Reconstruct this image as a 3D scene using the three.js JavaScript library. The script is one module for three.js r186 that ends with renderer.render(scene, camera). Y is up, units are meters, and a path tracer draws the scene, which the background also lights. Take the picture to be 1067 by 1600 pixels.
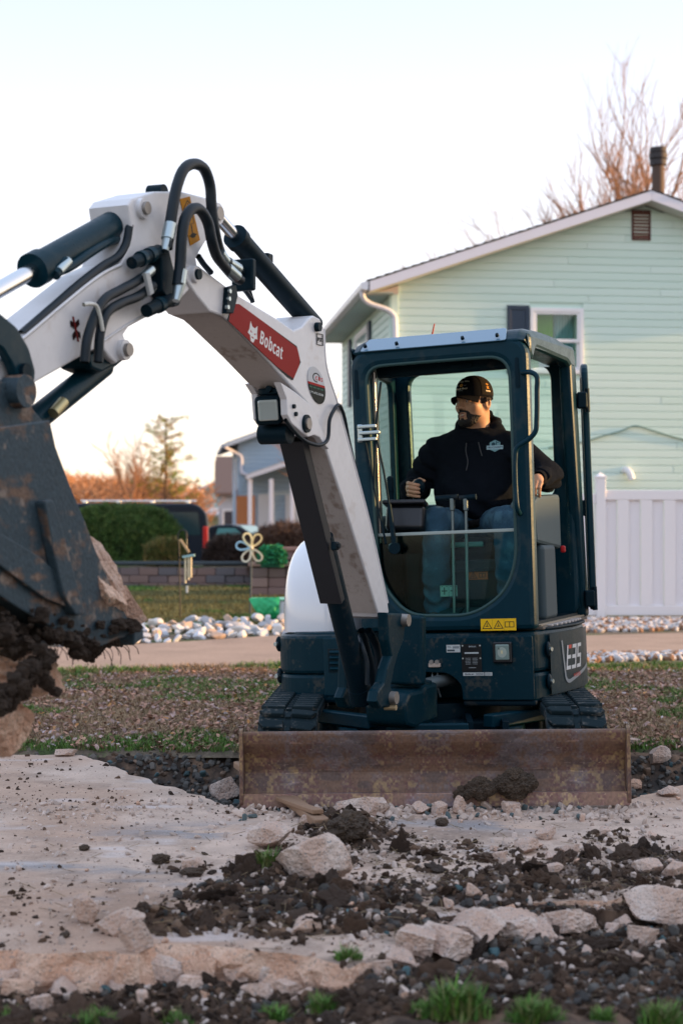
import * as THREE from 'three';
import { mergeGeometries } from 'three/addons/utils/BufferGeometryUtils.js';
import { RoundedBoxGeometry } from 'three/addons/geometries/RoundedBoxGeometry.js';

// ---------- camera ----------
const scene = new THREE.Scene();
const FOC = 2500, HOR = 830, CX = 533.5, EYE = 1.25;          // lens in pixels of the 1067 x 1600 photograph
const camera = new THREE.PerspectiveCamera(2 * Math.atan(800 / FOC) * 180 / Math.PI, 1067 / 1600, 0.1, 900);
camera.position.set(0, EYE, 0);
camera.lookAt(0, EYE, -10);
camera.setViewOffset(1067, 1600, 0, 800 - HOR, 1067, 1600);
camera.focus = 7.9; camera.userData.fStop = 2.7;
scene.add(camera);
const renderer = new THREE.WebGLRenderer({ antialias: true });
renderer.toneMapping = THREE.LinearToneMapping;
renderer.toneMappingExposure = 1.8;
renderer.shadowMap.enabled = true;

// ---------- light ----------
const SUN = new THREE.Vector3(0.989, 0.137, -0.052).normalize();
{ // low evening sky: pale blue above, warm white towards the horizon, brightest round the sun
  const W = 512, Hh = 256, data = new Float32Array(W * Hh * 4);
  const mix = (a, b, t) => a.map((v, i) => v + (b[i] - v) * t);
  for (let j = 0; j < Hh; j++) for (let i = 0; i < W; i++) {
    const el = ((j + 0.5) / Hh - 0.5) * Math.PI, az = ((i + 0.5) / W - 0.5) * 2 * Math.PI;
    const d = [Math.cos(el) * Math.cos(az), Math.sin(el), Math.cos(el) * Math.sin(az)];
    const e = Math.max(0, el) * 180 / Math.PI;
    let c = e < 4 ? mix([1.4, 1.08, 0.7], [1.3, 1.2, 1.06], e / 4)
      : e < 9 ? mix([1.3, 1.2, 1.06], [1.0, 1.04, 1.13], (e - 4) / 5)
        : e < 19 ? mix([1.0, 1.04, 1.13], [0.67, 0.78, 1.02], (e - 9) / 10)
          : mix([0.67, 0.78, 1.02], [0.68, 0.85, 1.15], Math.min(1, (e - 19) / 50));
    const k = d[0] * SUN.x + d[1] * SUN.y + d[2] * SUN.z;
    const g = Math.exp((k - 1) * 9) * 1.3 + Math.exp((k - 1) * 1.6) * 0.25;
    c = [c[0] + g * 1.0, c[1] + g * 0.72, c[2] + g * 0.42];
    if (el < 0) c = mix(c, [0.25, 0.22, 0.2], Math.min(1, -el * 12));
    const o = (j * W + i) * 4; data[o] = c[0] * 0.66; data[o + 1] = c[1] * 0.66; data[o + 2] = c[2] * 0.66; data[o + 3] = 1;
  }
  const t = new THREE.DataTexture(data, W, Hh, THREE.RGBAFormat, THREE.FloatType);
  t.mapping = THREE.EquirectangularReflectionMapping; t.magFilter = t.minFilter = THREE.LinearFilter; t.wrapS = THREE.RepeatWrapping; t.needsUpdate = true;
  scene.background = t; scene.environment = t; scene.environmentIntensity = 1;
}
const sun = new THREE.DirectionalLight(new THREE.Color(1, 0.57, 0.23), 5);
sun.position.copy(SUN).multiplyScalar(120); sun.target.position.set(0, 0, -12); sun.position.add(sun.target.position);
sun.castShadow = true; sun.shadow.radius = 2; sun.shadow.mapSize.set(2048, 2048);
Object.assign(sun.shadow.camera, { left: -60, right: 60, top: 40, bottom: -40, near: 1, far: 320 });
scene.add(sun, sun.target);

// ---------- helpers ----------
function rng(seed) { let s = seed >>> 0; return () => { s = (s + 0x6d2b79f5) | 0; let t = Math.imul(s ^ (s >>> 15), 1 | s); t = (t + Math.imul(t ^ (t >>> 7), 61 | t)) ^ t; return ((t ^ (t >>> 14)) >>> 0) / 4294967296; }; }
const R0 = rng(4711);
const rr = (a, b, r = R0) => a + (b - a) * r();
const clamp = (v, a = 0, b = 1) => v < a ? a : v > b ? b : v;
const smooth = (a, b, v) => { const t = clamp((v - a) / (b - a)); return t * t * (3 - 2 * t); };
const lerp = (a, b, t) => a + (b - a) * t;
function h3(x, y, z) { let n = Math.imul(x, 374761393) ^ Math.imul(y, 668265263) ^ Math.imul(z, 2147483647 - 1274126177); n = Math.imul(n ^ (n >>> 13), 1274126177); n ^= n >>> 16; return (n >>> 0) / 4294967296; }
function noise2(x, y, s = 0) {
  const xi = Math.floor(x), yi = Math.floor(y), u = x - xi, v = y - yi, a = u * u * (3 - 2 * u), b = v * v * (3 - 2 * v);
  return lerp(lerp(h3(xi, yi, s), h3(xi + 1, yi, s), a), lerp(h3(xi, yi + 1, s), h3(xi + 1, yi + 1, s), a), b);
}
function noise3(x, y, z) {
  const zi = Math.floor(z), w = z - zi, c = w * w * (3 - 2 * w);
  return lerp(noise2(x, y, zi * 7 + 3), noise2(x, y, zi * 7 + 10), c);
}
function fbm(x, y, o = 4, s = 0) { let v = 0, a = 0.5, n = 0; for (let i = 0; i < o; i++) { v += a * noise2(x, y, s + i * 13); n += a; a *= 0.5; x *= 2.03; y *= 2.03; } return v / n; }
function fbm3(x, y, z, o = 3) { let v = 0, a = 0.5, n = 0; for (let i = 0; i < o; i++) { v += a * noise3(x, y, z); n += a; a *= 0.5; x *= 2.03; y *= 2.03; z *= 2.03; } return v / n; }
// a colour map computed per texel; fn(u, v) gives linear rgb
const toS = (v) => { v = clamp(v); return 255 * (v <= 0.0031308 ? 12.92 * v : 1.055 * Math.pow(v, 1 / 2.4) - 0.055); };
function colorTex(w, h, fn, rx = 1, ry = 1) {
  const d = new Uint8Array(w * h * 4);
  for (let j = 0, o = 0; j < h; j++) for (let i = 0; i < w; i++, o += 4) { const c = fn((i + 0.5) / w, (j + 0.5) / h); d[o] = toS(c[0]); d[o + 1] = toS(c[1]); d[o + 2] = toS(c[2]); d[o + 3] = c.length > 3 ? clamp(c[3]) * 255 : 255; }
  const t = new THREE.DataTexture(d, w, h, THREE.RGBAFormat); t.colorSpace = THREE.SRGBColorSpace;
  return finish(t, rx, ry);
}
function greyTex(w, h, fn, rx = 1, ry = 1) {
  const d = new Uint8Array(w * h * 4);
  for (let j = 0, o = 0; j < h; j++) for (let i = 0; i < w; i++, o += 4) { const c = clamp(fn((i + 0.5) / w, (j + 0.5) / h)) * 255; d[o] = d[o + 1] = d[o + 2] = c; d[o + 3] = 255; }
  return finish(new THREE.DataTexture(d, w, h, THREE.RGBAFormat), rx, ry);
}
function finish(t, rx, ry) { t.wrapS = t.wrapT = THREE.MirroredRepeatWrapping; t.magFilter = THREE.LinearFilter; t.minFilter = THREE.LinearMipmapLinearFilter; t.generateMipmaps = true; t.repeat.set(rx, ry); t.needsUpdate = true; return t; }
function canvasTex(w, h, draw) {
  const c = document.createElement('canvas'); c.width = w; c.height = h; draw(c.getContext('2d'), w, h);
  const t = new THREE.CanvasTexture(c); t.colorSpace = THREE.SRGBColorSpace; t.magFilter = THREE.LinearFilter; return t;
}
const lin = (r, g, b) => new THREE.Color().setRGB(r, g, b);
function mat(c, rough = 0.7, o = {}) { const m = new THREE.MeshStandardMaterial({ color: Array.isArray(c) ? lin(...c) : c, roughness: rough, ...o }); if (o.side === undefined) m.side = THREE.DoubleSide; return m; }
function phys(c, rough, o = {}) { return new THREE.MeshPhysicalMaterial({ color: lin(...c), roughness: rough, side: THREE.DoubleSide, ...o }); }

const used = new Map();
function numbered(n) { const k = used.get(n) || 0; used.set(n, k + 1); return k ? n + '_' + String(k).padStart(3, '0') : n; }
// keep position, normal and a uv in metres
function clean(g, keep) {
  if (g.index) g = g.toNonIndexed();
  for (const k of Object.keys(g.attributes)) if (!['position', 'normal', 'uv'].includes(k) && !(keep === 'color' && k === 'color')) g.deleteAttribute(k);
  if (!g.attributes.normal) g.computeVertexNormals();
  if (keep && g.attributes.uv) return g;
  const p = g.attributes.position, n = p.count, uv = new Float32Array(n * 2);
  for (let i = 0; i < n; i += 3) {
    const ax = p.getX(i), ay = p.getY(i), az = p.getZ(i), bx = p.getX(i + 1) - ax, by = p.getY(i + 1) - ay, bz = p.getZ(i + 1) - az, cx = p.getX(i + 2) - ax, cy = p.getY(i + 2) - ay, cz = p.getZ(i + 2) - az;
    const nx = Math.abs(by * cz - bz * cy), ny = Math.abs(bz * cx - bx * cz), nz = Math.abs(bx * cy - by * cx);
    for (let k = i; k < i + 3; k++) {
      const x = p.getX(k), y = p.getY(k), z = p.getZ(k);
      if (nx >= ny && nx >= nz) { uv[2 * k] = z; uv[2 * k + 1] = y; } else if (ny >= nz) { uv[2 * k] = x; uv[2 * k + 1] = z; } else { uv[2 * k] = x; uv[2 * k + 1] = y; }
    }
  }
  g.setAttribute('uv', new THREE.BufferAttribute(uv, 2));
  return g;
}
function merged(geos, M, keep) {
  const list = (Array.isArray(geos) ? geos : [geos]).map((g) => clean(g, keep));
  const g = list.length > 1 ? mergeGeometries(list) : list[0];
  if (M) g.applyMatrix4(M);
  return g;
}
function mesh(name, geos, m, parent = scene, o = {}) {
  const g = merged(geos, o.M, o.keep);
  const r = new THREE.Mesh(g, m); r.castShadow = r.receiveShadow = true;
  r.name = parent === scene ? numbered(name) : name; parent.add(r);
  return r;
}
function tag(o, label, category, group, kind) {
  if (label) o.userData.label = label; if (category) o.userData.category = category; if (group) o.userData.group = group; if (kind) o.userData.kind = kind; return o;
}
function thing(name, label, category, pos = [0, 0, 0], group) {
  const g = new THREE.Group(); g.name = numbered(name); g.position.set(...pos); scene.add(g); return tag(g, label, category, group);
}
const struct = (o) => { o.userData.kind = 'structure'; return o; };
// geometry
const V = (x, y, z) => new THREE.Vector3(x, y, z);
function box(w, h, d, x = 0, y = 0, z = 0, r = 0, rot) {
  const g = r > 0 ? new RoundedBoxGeometry(w, h, d, 2, Math.min(r, w / 2.01, h / 2.01, d / 2.01)) : new THREE.BoxGeometry(w, h, d);
  if (rot) g.applyMatrix4(new THREE.Matrix4().makeRotationFromEuler(new THREE.Euler(...rot)));
  return g.translate(x, y, z);
}
function cyl(a, b, r1, r2 = r1, seg = 20, open = false) {
  a = V(...a); b = V(...b); const d = b.clone().sub(a), L = d.length();
  const g = new THREE.CylinderGeometry(r2, r1, L, seg, 1, open);
  g.applyQuaternion(new THREE.Quaternion().setFromUnitVectors(V(0, 1, 0), d.normalize()));
  return g.translate((a.x + b.x) / 2, (a.y + b.y) / 2, (a.z + b.z) / 2);
}
function tube(pts, r, seg = 8, n = 0) { const c = new THREE.CatmullRomCurve3(pts.map((p) => V(...p)), false, 'centripetal'); return new THREE.TubeGeometry(c, n || pts.length * 7, r, seg, false); }
function shape(pts, holes) { const s = new THREE.Shape(pts.map((p) => new THREE.Vector2(p[0], p[1]))); for (const h of holes || []) s.holes.push(new THREE.Path(h.map((p) => new THREE.Vector2(p[0], p[1])))); return s; }
function extr(pts, d, bev = 0, holes) {
  const b = Math.min(bev, d / 2.2);
  const g = new THREE.ExtrudeGeometry(shape(pts, holes), { depth: d - 2 * b, bevelEnabled: b > 0, bevelThickness: b, bevelSize: b, bevelOffset: -b, bevelSegments: 2, steps: 1 });
  return g.translate(0, 0, b);
}
const extrXY = (pts, z0, z1, bev, holes) => extr(pts, z1 - z0, bev, holes).translate(0, 0, z0);
const extrZY = (pts, x0, x1, bev, holes) => extr(pts, x1 - x0, bev, holes).rotateY(-Math.PI / 2).translate(x1, 0, 0);   // pts are (z, y)
const extrXZ = (pts, y0, y1, bev, holes) => extr(pts, y1 - y0, bev, holes).rotateX(Math.PI / 2).translate(0, y1, 0);    // pts are (x, z)
function rounded(pts, r, n = 5) { // round the corners of a polygon; r may be a list
  const out = [], L = pts.length;
  pts.forEach((p, i) => {
    const a = pts[(i + L - 1) % L], b = pts[(i + 1) % L], q = Array.isArray(r) ? r[i] : r;
    if (!q) { out.push(p); return; }
    const da = Math.hypot(a[0] - p[0], a[1] - p[1]), db = Math.hypot(b[0] - p[0], b[1] - p[1]), k = Math.min(q, da * 0.49, db * 0.49);
    const A = [p[0] + (a[0] - p[0]) * k / da, p[1] + (a[1] - p[1]) * k / da], B = [p[0] + (b[0] - p[0]) * k / db, p[1] + (b[1] - p[1]) * k / db];
    for (let j = 0; j <= n; j++) { const t = j / n, s = 1 - t; out.push([s * s * A[0] + 2 * s * t * p[0] + t * t * B[0], s * s * A[1] + 2 * s * t * p[1] + t * t * B[1]]); }
  });
  return out;
}
const rect = (x0, y0, x1, y1, r = 0) => r ? rounded([[x0, y0], [x1, y0], [x1, y1], [x0, y1]], r) : [[x0, y0], [x1, y0], [x1, y1], [x0, y1]];
function grid(nu, nv, fn) { // a surface from a function of (u, v)
  const pos = [], uv = [], idx = [];
  for (let j = 0; j <= nv; j++) for (let i = 0; i <= nu; i++) { pos.push(...fn(i / nu, j / nv)); uv.push(i / nu, j / nv); }
  for (let j = 0; j < nv; j++) for (let i = 0; i < nu; i++) { const a = j * (nu + 1) + i, b = a + 1, c = a + nu + 1, d = c + 1; idx.push(a, b, d, a, d, c); }
  const g = new THREE.BufferGeometry(); g.setAttribute('position', new THREE.Float32BufferAttribute(pos, 3)); g.setAttribute('uv', new THREE.Float32BufferAttribute(uv, 2)); g.setIndex(idx); g.computeVertexNormals(); return g;
}
// world point that stands at depth D and shows at photograph pixel (px, py)
const at = (px, py, D) => [(px - CX) / FOC * D, EYE - (py - HOR) / FOC * D, -D];
// where a photograph pixel meets level ground at height y
const onGround = (px, py, y = 0) => at(px, py, (EYE - y) * FOC / (py - HOR));
// angular broken stone: a ball cut by random planes, roughened
function rock(seed, [sx, sy, sz], detail = 4, rough = 0.05, cuts = 11, flat = 0.55) {
  const r = rng(seed), P = [];
  if (flat < 0.75 && cuts < 16) { const m = new THREE.Matrix4().makeRotationFromEuler(new THREE.Euler(r() - 0.5, r() * 6, (r() - 0.5) * 0.9)); for (const k of [0, 1, 2]) { const a = V(0, 0, 0).setFromMatrixColumn(m, k); for (const s of [-1, 1]) P.push([a.x * s + (r() - 0.5) * 0.3, a.y * s + (r() - 0.5) * 0.3, a.z * s + (r() - 0.5) * 0.3, flat * 0.72 + r() * 0.42]); } }
  for (let i = 0; i < (flat < 0.75 && cuts < 16 ? Math.max(3, cuts - 4) : cuts >= 16 ? cuts - 6 : cuts); i++) { const a = r() * 6.283, z = r() * 2 - 1, q = Math.sqrt(1 - z * z); P.push([q * Math.cos(a), z, q * Math.sin(a), flat + 0.06 + r() * 0.34]); }
  const g = new THREE.IcosahedronGeometry(1, detail), p = g.attributes.position, o = r() * 50;
  for (let i = 0; i < p.count; i++) {
    const x = p.getX(i), y = p.getY(i), z = p.getZ(i); let m = cuts >= 16 ? 1.3 : 1;
    for (const c of P) { const d = x * c[0] + y * c[1] + z * c[2]; if (d > 0.05) m = Math.min(m, c[3] / d); }
    m *= 1 + rough * (fbm3(x * 2.3 + o, y * 2.3 + o, z * 2.3, 4) - 0.5) * 3 + rough * (noise3(x * 9 + o, y * 9, z * 9) - 0.5) * 0.9;
    p.setXYZ(i, x * m * sx, y * m * sy, z * m * sz);
  }
  g.computeVertexNormals();
  return g;
}
// instanced loose matter: one object nobody could count
function scatter(name, geo, m, list, label, category, parent = scene) {
  const im = new THREE.InstancedMesh(geo, m, list.length), M = new THREE.Matrix4(), q = new THREE.Quaternion(), e = new THREE.Euler();
  list.forEach((s, i) => {
    e.set(s.r[0], s.r[1], s.r[2]); q.setFromEuler(e);
    M.compose(V(...s.p), q, V(...(Array.isArray(s.s) ? s.s : [s.s, s.s, s.s]))); im.setMatrixAt(i, M);
    if (s.c) im.setColorAt(i, lin(...s.c));
  });
  im.castShadow = im.receiveShadow = true; im.name = parent === scene ? numbered(name) : name; parent.add(im);
  im.userData.kind = 'stuff'; if (label) im.userData.label = label; if (category && parent === scene) im.userData.category = category;
  return im;
}

// ================= the setting =================
function terr(x, D) {
  let h = 0.02 * (fbm(x * 0.6, D * 0.6, 3, 5) - 0.5);
  const left = smooth(1.6, 0.0, x + (D - 17) * 0.05);
  h += left * (0.07 * smooth(17.2, 18.0, D) + 0.28 * smooth(18.5, 25.0, D) + 0.33 * smooth(25.5, 25.75, D) + (-0.55) * smooth(28, 32.5, D));
  if (D > 60) h += smooth(60, 200, D) * 1.2;
  return h;
}
const roadNear = (x) => 14.25 + clamp(x + 1.3, -6, 40) * 0.33, roadFar = (x) => roadNear(x) + 3.45;
const TX = {};
TX.turf = colorTex(1024, 1024, (u, v) => {
  const a = fbm(u * 9, v * 9, 4, 1), b = fbm(u * 60, v * 60, 3, 2), c = noise2(u * 380, v * 380, 3), g = smooth(0.5, 0.66, a + (b - 0.5) * 0.5), d = 0.55 + 0.9 * c * b * 1.3;
  return [lerp(0.15, 0.055, g) * d, lerp(0.115, 0.085, g) * d, lerp(0.08, 0.022, g) * d];
}, 1 / 3, 1 / 3);
TX.asphalt = colorTex(1024, 1024, (u, v) => { const a = fbm(u * 6, v * 6, 4, 31), c = noise2(u * 500, v * 500, 3), e = noise2(u * 240, v * 240, 8), k = 0.75 + 0.35 * a + (c - 0.5) * 0.45 + (e - 0.5) * 0.25; return [0.36 * k, 0.25 * k, 0.185 * k]; }, 1 / 2.5, 1 / 2.5);
{ // the land out to the horizon
  const xs = [-500, -200, -80, -40, -20, -12, -8], Ds = [-40, -8, 2.4, 2.7, 3.0, 8.7, 9.1, 13.9, 14.0];
  for (let x = -6; x <= 8; x += 0.4) xs.push(x); xs.push(12, 20, 40, 90, 200, 500);
  for (let d = 14.4; d < 42; d += 0.3) Ds.push(d); for (let d = 46; d < 120; d += 8) Ds.push(d); Ds.push(140, 180, 240, 400, 800);
  const pos = [], idx = [], n = xs.length;
  for (const D of Ds) for (const x of xs) pos.push(x, (x > -2.7 && x < 3.3 && D > 2.8 && D < 9) ? -0.6 : terr(x, D) - (D < 13.95 ? 0.11 : 0), -D);
  for (let j = 0; j < Ds.length - 1; j++) for (let i = 0; i < n - 1; i++) { const a = j * n + i; idx.push(a, a + 1, a + n + 1, a, a + n + 1, a + n); }
  const g = new THREE.BufferGeometry(); g.setAttribute('position', new THREE.Float32BufferAttribute(pos, 3)); g.setIndex(idx); g.computeVertexNormals();
  
  struct(mesh('ground', g, mat([1, 1, 1], 1, { map: TX.turf })));
}
const lawnEdge = (x) => 8.98 + 0.1 * (noise2(x * 3, 1.5, 4) - 0.5) + 0.06 * (noise2(x * 11, 3.5, 4) - 0.5) + (x > 1.2 ? 0.1 : 0);
{ // near lawn, cut off raggedly where the slab was dug out
  const g = grid(190, 90, (u, v) => { const x = lerp(-11, 12, u), D = lerp(lawnEdge(x), 14.2, v); const e = v < 0.012; return [x, terr(x, D) + 0.004 + 0.03 * (fbm(x * 2.5, D * 2.5, 3, 9) - 0.5) - (v === 0 ? 0.03 : 0), -D]; });
  struct(mesh('lawn', g, mat([1, 1, 1], 1, { map: TX.turf })));
}
struct(mesh('road', grid(120, 8, (u, v) => { const x = lerp(-40, 60, u), D = lerp(roadNear(x), roadFar(x), v); return [x, terr(x, D) + 0.012 + (v > 0.02 && v < 0.98 ? 0.012 : 0), -D]; }), mat([1, 1, 1], 0.95, { map: TX.asphalt })));

// ---- grass, fallen leaves ----
const bladeGeo = (() => { const a = []; const r = rng(5); for (let i = 0; i < 7; i++) { const t = r() * 6.28, l = 0.5 + r() * 0.5, w = 0.05, b = 0.35 + r() * 0.6, cx = Math.cos(t), cz = Math.sin(t), ox = (r() - 0.5) * 0.7, oz = (r() - 0.5) * 0.7; const g = new THREE.BufferGeometry(); g.setAttribute('position', new THREE.Float32BufferAttribute([ox - cz * w, 0, oz + cx * w, ox + cz * w, 0, oz - cx * w, ox + cx * b * 0.35 + cz * w * 0.7, l * 0.6, oz + cz * b * 0.35 - cx * w * 0.7, ox - cz * w, 0, oz + cx * w, ox + cx * b * 0.35 + cz * w * 0.7, l * 0.6, oz + cz * b * 0.35 - cx * w * 0.7, ox + cx * b * 0.35 - cz * w * 0.7, l * 0.6, oz + cz * b * 0.35 + cx * w * 0.7, ox + cx * b * 0.35 - cz * w * 0.7, l * 0.6, oz + cz * b * 0.35 + cx * w * 0.7, ox + cx * b * 0.35 + cz * w * 0.7, l * 0.6, oz + cz * b * 0.35 - cx * w * 0.7, ox + cx * b, l, oz + cz * b], 3)); g.computeVertexNormals(); a.push(clean(g)); } return mergeGeometries(a); })();
const leafGeo = (() => { const g = grid(3, 2, (u, v) => { const x = u - 0.5, w = Math.sin(Math.PI * clamp(u * 0.96 + 0.02)) * 0.34 * (1 + 0.25 * Math.sin(u * 16)); return [x, 0.22 * Math.abs(v - 0.5) * 2 * w / 0.34 + 0.25 * x * x, (v - 0.5) * 2 * w]; }); return g; })();
{
  const r = rng(11), L = [], Gs = [];
  const onLawn = (x, D) => terr(x, D) + 0.004 + 0.03 * (fbm(x * 2.5, D * 2.5, 3, 9) - 0.5);
  for (let i = 0; i < 52000; i++) {
    const D = 8.95 + 5.9 * Math.pow(r(), 0.85), x = lerp(-3.6, 4.6, r()) * D / 12; if (D < lawnEdge(x) + 0.02 || D > roadNear(x) + 0.05) continue;
    const k = fbm(x * 1.1, D * 1.1, 3, 21), edge = smooth(0.45, 0.0, D - lawnEdge(x)) * 0.13 + smooth(0.9, 0.1, roadNear(x) - D) * 0.3, green = k + edge * (noise2(x * 1.7, 2, 3) + 0.35) > 0.53 ? 1 : 0; const b = 0.6 + r() * 0.8;
    Gs.push({ p: [x, onLawn(x, D), -D], r: [0, r() * 6.28, 0], s: (green ? 0.046 : 0.04) * (0.6 + r() * 0.8) * (1 + 0.7 * smooth(0.5, 0.1, roadNear(x) - D)), c: green && r() < 0.85 ? [0.08 * b, 0.16 * b, 0.024 * b] : [0.3 * b, 0.21 * b, 0.125 * b] });
  }
  scatter('grass', bladeGeo, mat([1, 1, 1], 0.9), Gs, 'short dormant grass of the lawn between the machine and the road', 'grass');
  for (let i = 0; i < 30000; i++) {
    const D = 9.0 + 5.4 * Math.pow(r(), 0.8), x = lerp(-3.6, 4.6, r()) * D / 12; if (D < lawnEdge(x) + 0.03 || D > roadNear(x)) continue;
    if (noise2(x * 1.3, D * 1.3, 40) < 0.25 && r() < 0.6) continue;
    const t = r(), b = 0.7 + r() * 0.8, c = t < 0.5 ? [0.37, 0.21, 0.15] : t < 0.75 ? [0.34, 0.235, 0.215] : t < 0.93 ? [0.15, 0.08, 0.055] : t < 0.97 ? [0.42, 0.36, 0.36] : [0.45, 0.22, 0.08];
    L.push({ p: [x, onLawn(x, D) + 0.012 + r() * 0.02, -D], r: [(r() - 0.5) * 1.4, r() * 6.28, (r() - 0.5) * 1.4], s: 0.02 + r() * 0.032, c: c.map((q) => q * b) });
  }
  scatter('leaves', leafGeo, mat([1, 1, 1], 0.85), L, 'curled brown fallen leaves strewn over the lawn', 'leaves');
  // grass of the far lawn beyond the stones
  const F = [];
  for (let i = 0; i < 26000; i++) { const D = 18.6 + 7.0 * r(), x = lerp(-4.2, 0.3, r()); if (D > 25.4) continue; const b = 0.6 + r() * 0.8, dry = fbm(x * 0.9, D * 0.9, 3, 77) > 0.55; F.push({ p: [x, terr(x, D), -D], r: [0, r() * 6.28, 0], s: 0.06 * (0.6 + r() * 0.8), c: dry ? [0.17 * b, 0.16 * b, 0.06 * b] : [0.06 * b, 0.14 * b, 0.028 * b] }); }
  const o = scatter('grass', bladeGeo, mat([1, 1, 1], 0.9), F, 'green lawn between the pale stones and the block wall', 'grass');
}

// ---- siding: one wedge-shaped board per course ----
function board(x0, x1, y0, y1, x0t, x1t, out = 0.02) { // bottom edge x0..x1, top edge x0t..x1t, in the plane z = 0; the butt stands proud
  const P = [], q = (a, b, c, d) => P.push(...a, ...b, ...c, ...a, ...c, ...d);
  const A = [x0, y0, out], B = [x1, y0, out], C = [x1t, y1, 0.004], D = [x0t, y1, 0.004], A2 = [x0, y0, -0.01], B2 = [x1, y0, -0.01], C2 = [x1t, y1, -0.01], D2 = [x0t, y1, -0.01];
  const ym = lerp(y0, y1, 0.8), E = [lerp(x0, x0t, 0.8), ym, out - 0.002], F = [lerp(x1, x1t, 0.8), ym, out - 0.002];
  q(A, B, F, E); q(E, F, C, D); q(B, A, A2, B2); q(A, E, D, D); q(D, D2, A2, A); q(B, B2, C2, C);
  const g = new THREE.BufferGeometry(); g.setAttribute('position', new THREE.Float32BufferAttribute(P, 3)); g.computeVertexNormals(); return g;
}
const glassM = phys([0.95, 1, 0.98], 0.02, { transmission: 1, thickness: 0, ior: 1.5 });
function windowUnit(parent, M, x0, y0, x1, y1, m, o = {}) { // a double-hung window in the plane z = 0
  const t = 0.07, fr = mesh('window', [extrXY(rect(x0, y0, x1, y1), -0.03, 0.06, 0.008, [rect(x0 + t, y0 + t, x1 - t, y1 - t)])], m, parent, { M });
  const ym = lerp(y0, y1, 0.5);
  mesh('sash', [extrXY(rect(x0 + t, y0 + t, x1 - t, ym + 0.025), -0.015, 0.018, 0.004, [rect(x0 + t + 0.04, y0 + t + 0.045, x1 - t - 0.04, ym - 0.025)])], m, fr, { M });
  mesh('sash', [extrXY(rect(x0 + t, ym - 0.02, x1 - t, y1 - t), 0.02, 0.048, 0.004, [rect(x0 + t + 0.04, ym + 0.03, x1 - t - 0.04, y1 - t - 0.035)])], m, fr, { M });
  mesh('pane', [box(x1 - x0 - 2 * t - 0.08, (y1 - y0) / 2 - t - 0.04, 0.003, (x0 + x1) / 2, lerp(y0, ym, 0.5) + 0.02, 0.0)], o.glass || glassM, fr, { M });
  mesh('pane', [box(x1 - x0 - 2 * t - 0.08, (y1 - y0) / 2 - t - 0.04, 0.003, (x0 + x1) / 2, lerp(ym, y1, 0.5) - 0.02, 0.033)], o.glass || glassM, fr, { M });
  return fr;
}
const frameM = (O, deg, roll = 0) => new THREE.Matrix4().makeTranslation(...O).multiply(new THREE.Matrix4().makeRotationY(deg * Math.PI / 180)).multiply(new THREE.Matrix4().makeRotationZ(roll * Math.PI / 180));
const CM = {};
CM.mintTrim = mat([0.6, 0.77, 0.69], 0.6);
CM.white = mat([0.78, 0.78, 0.8], 0.45); CM.navy = mat([0.012, 0.03, 0.06], 0.5);
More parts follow.
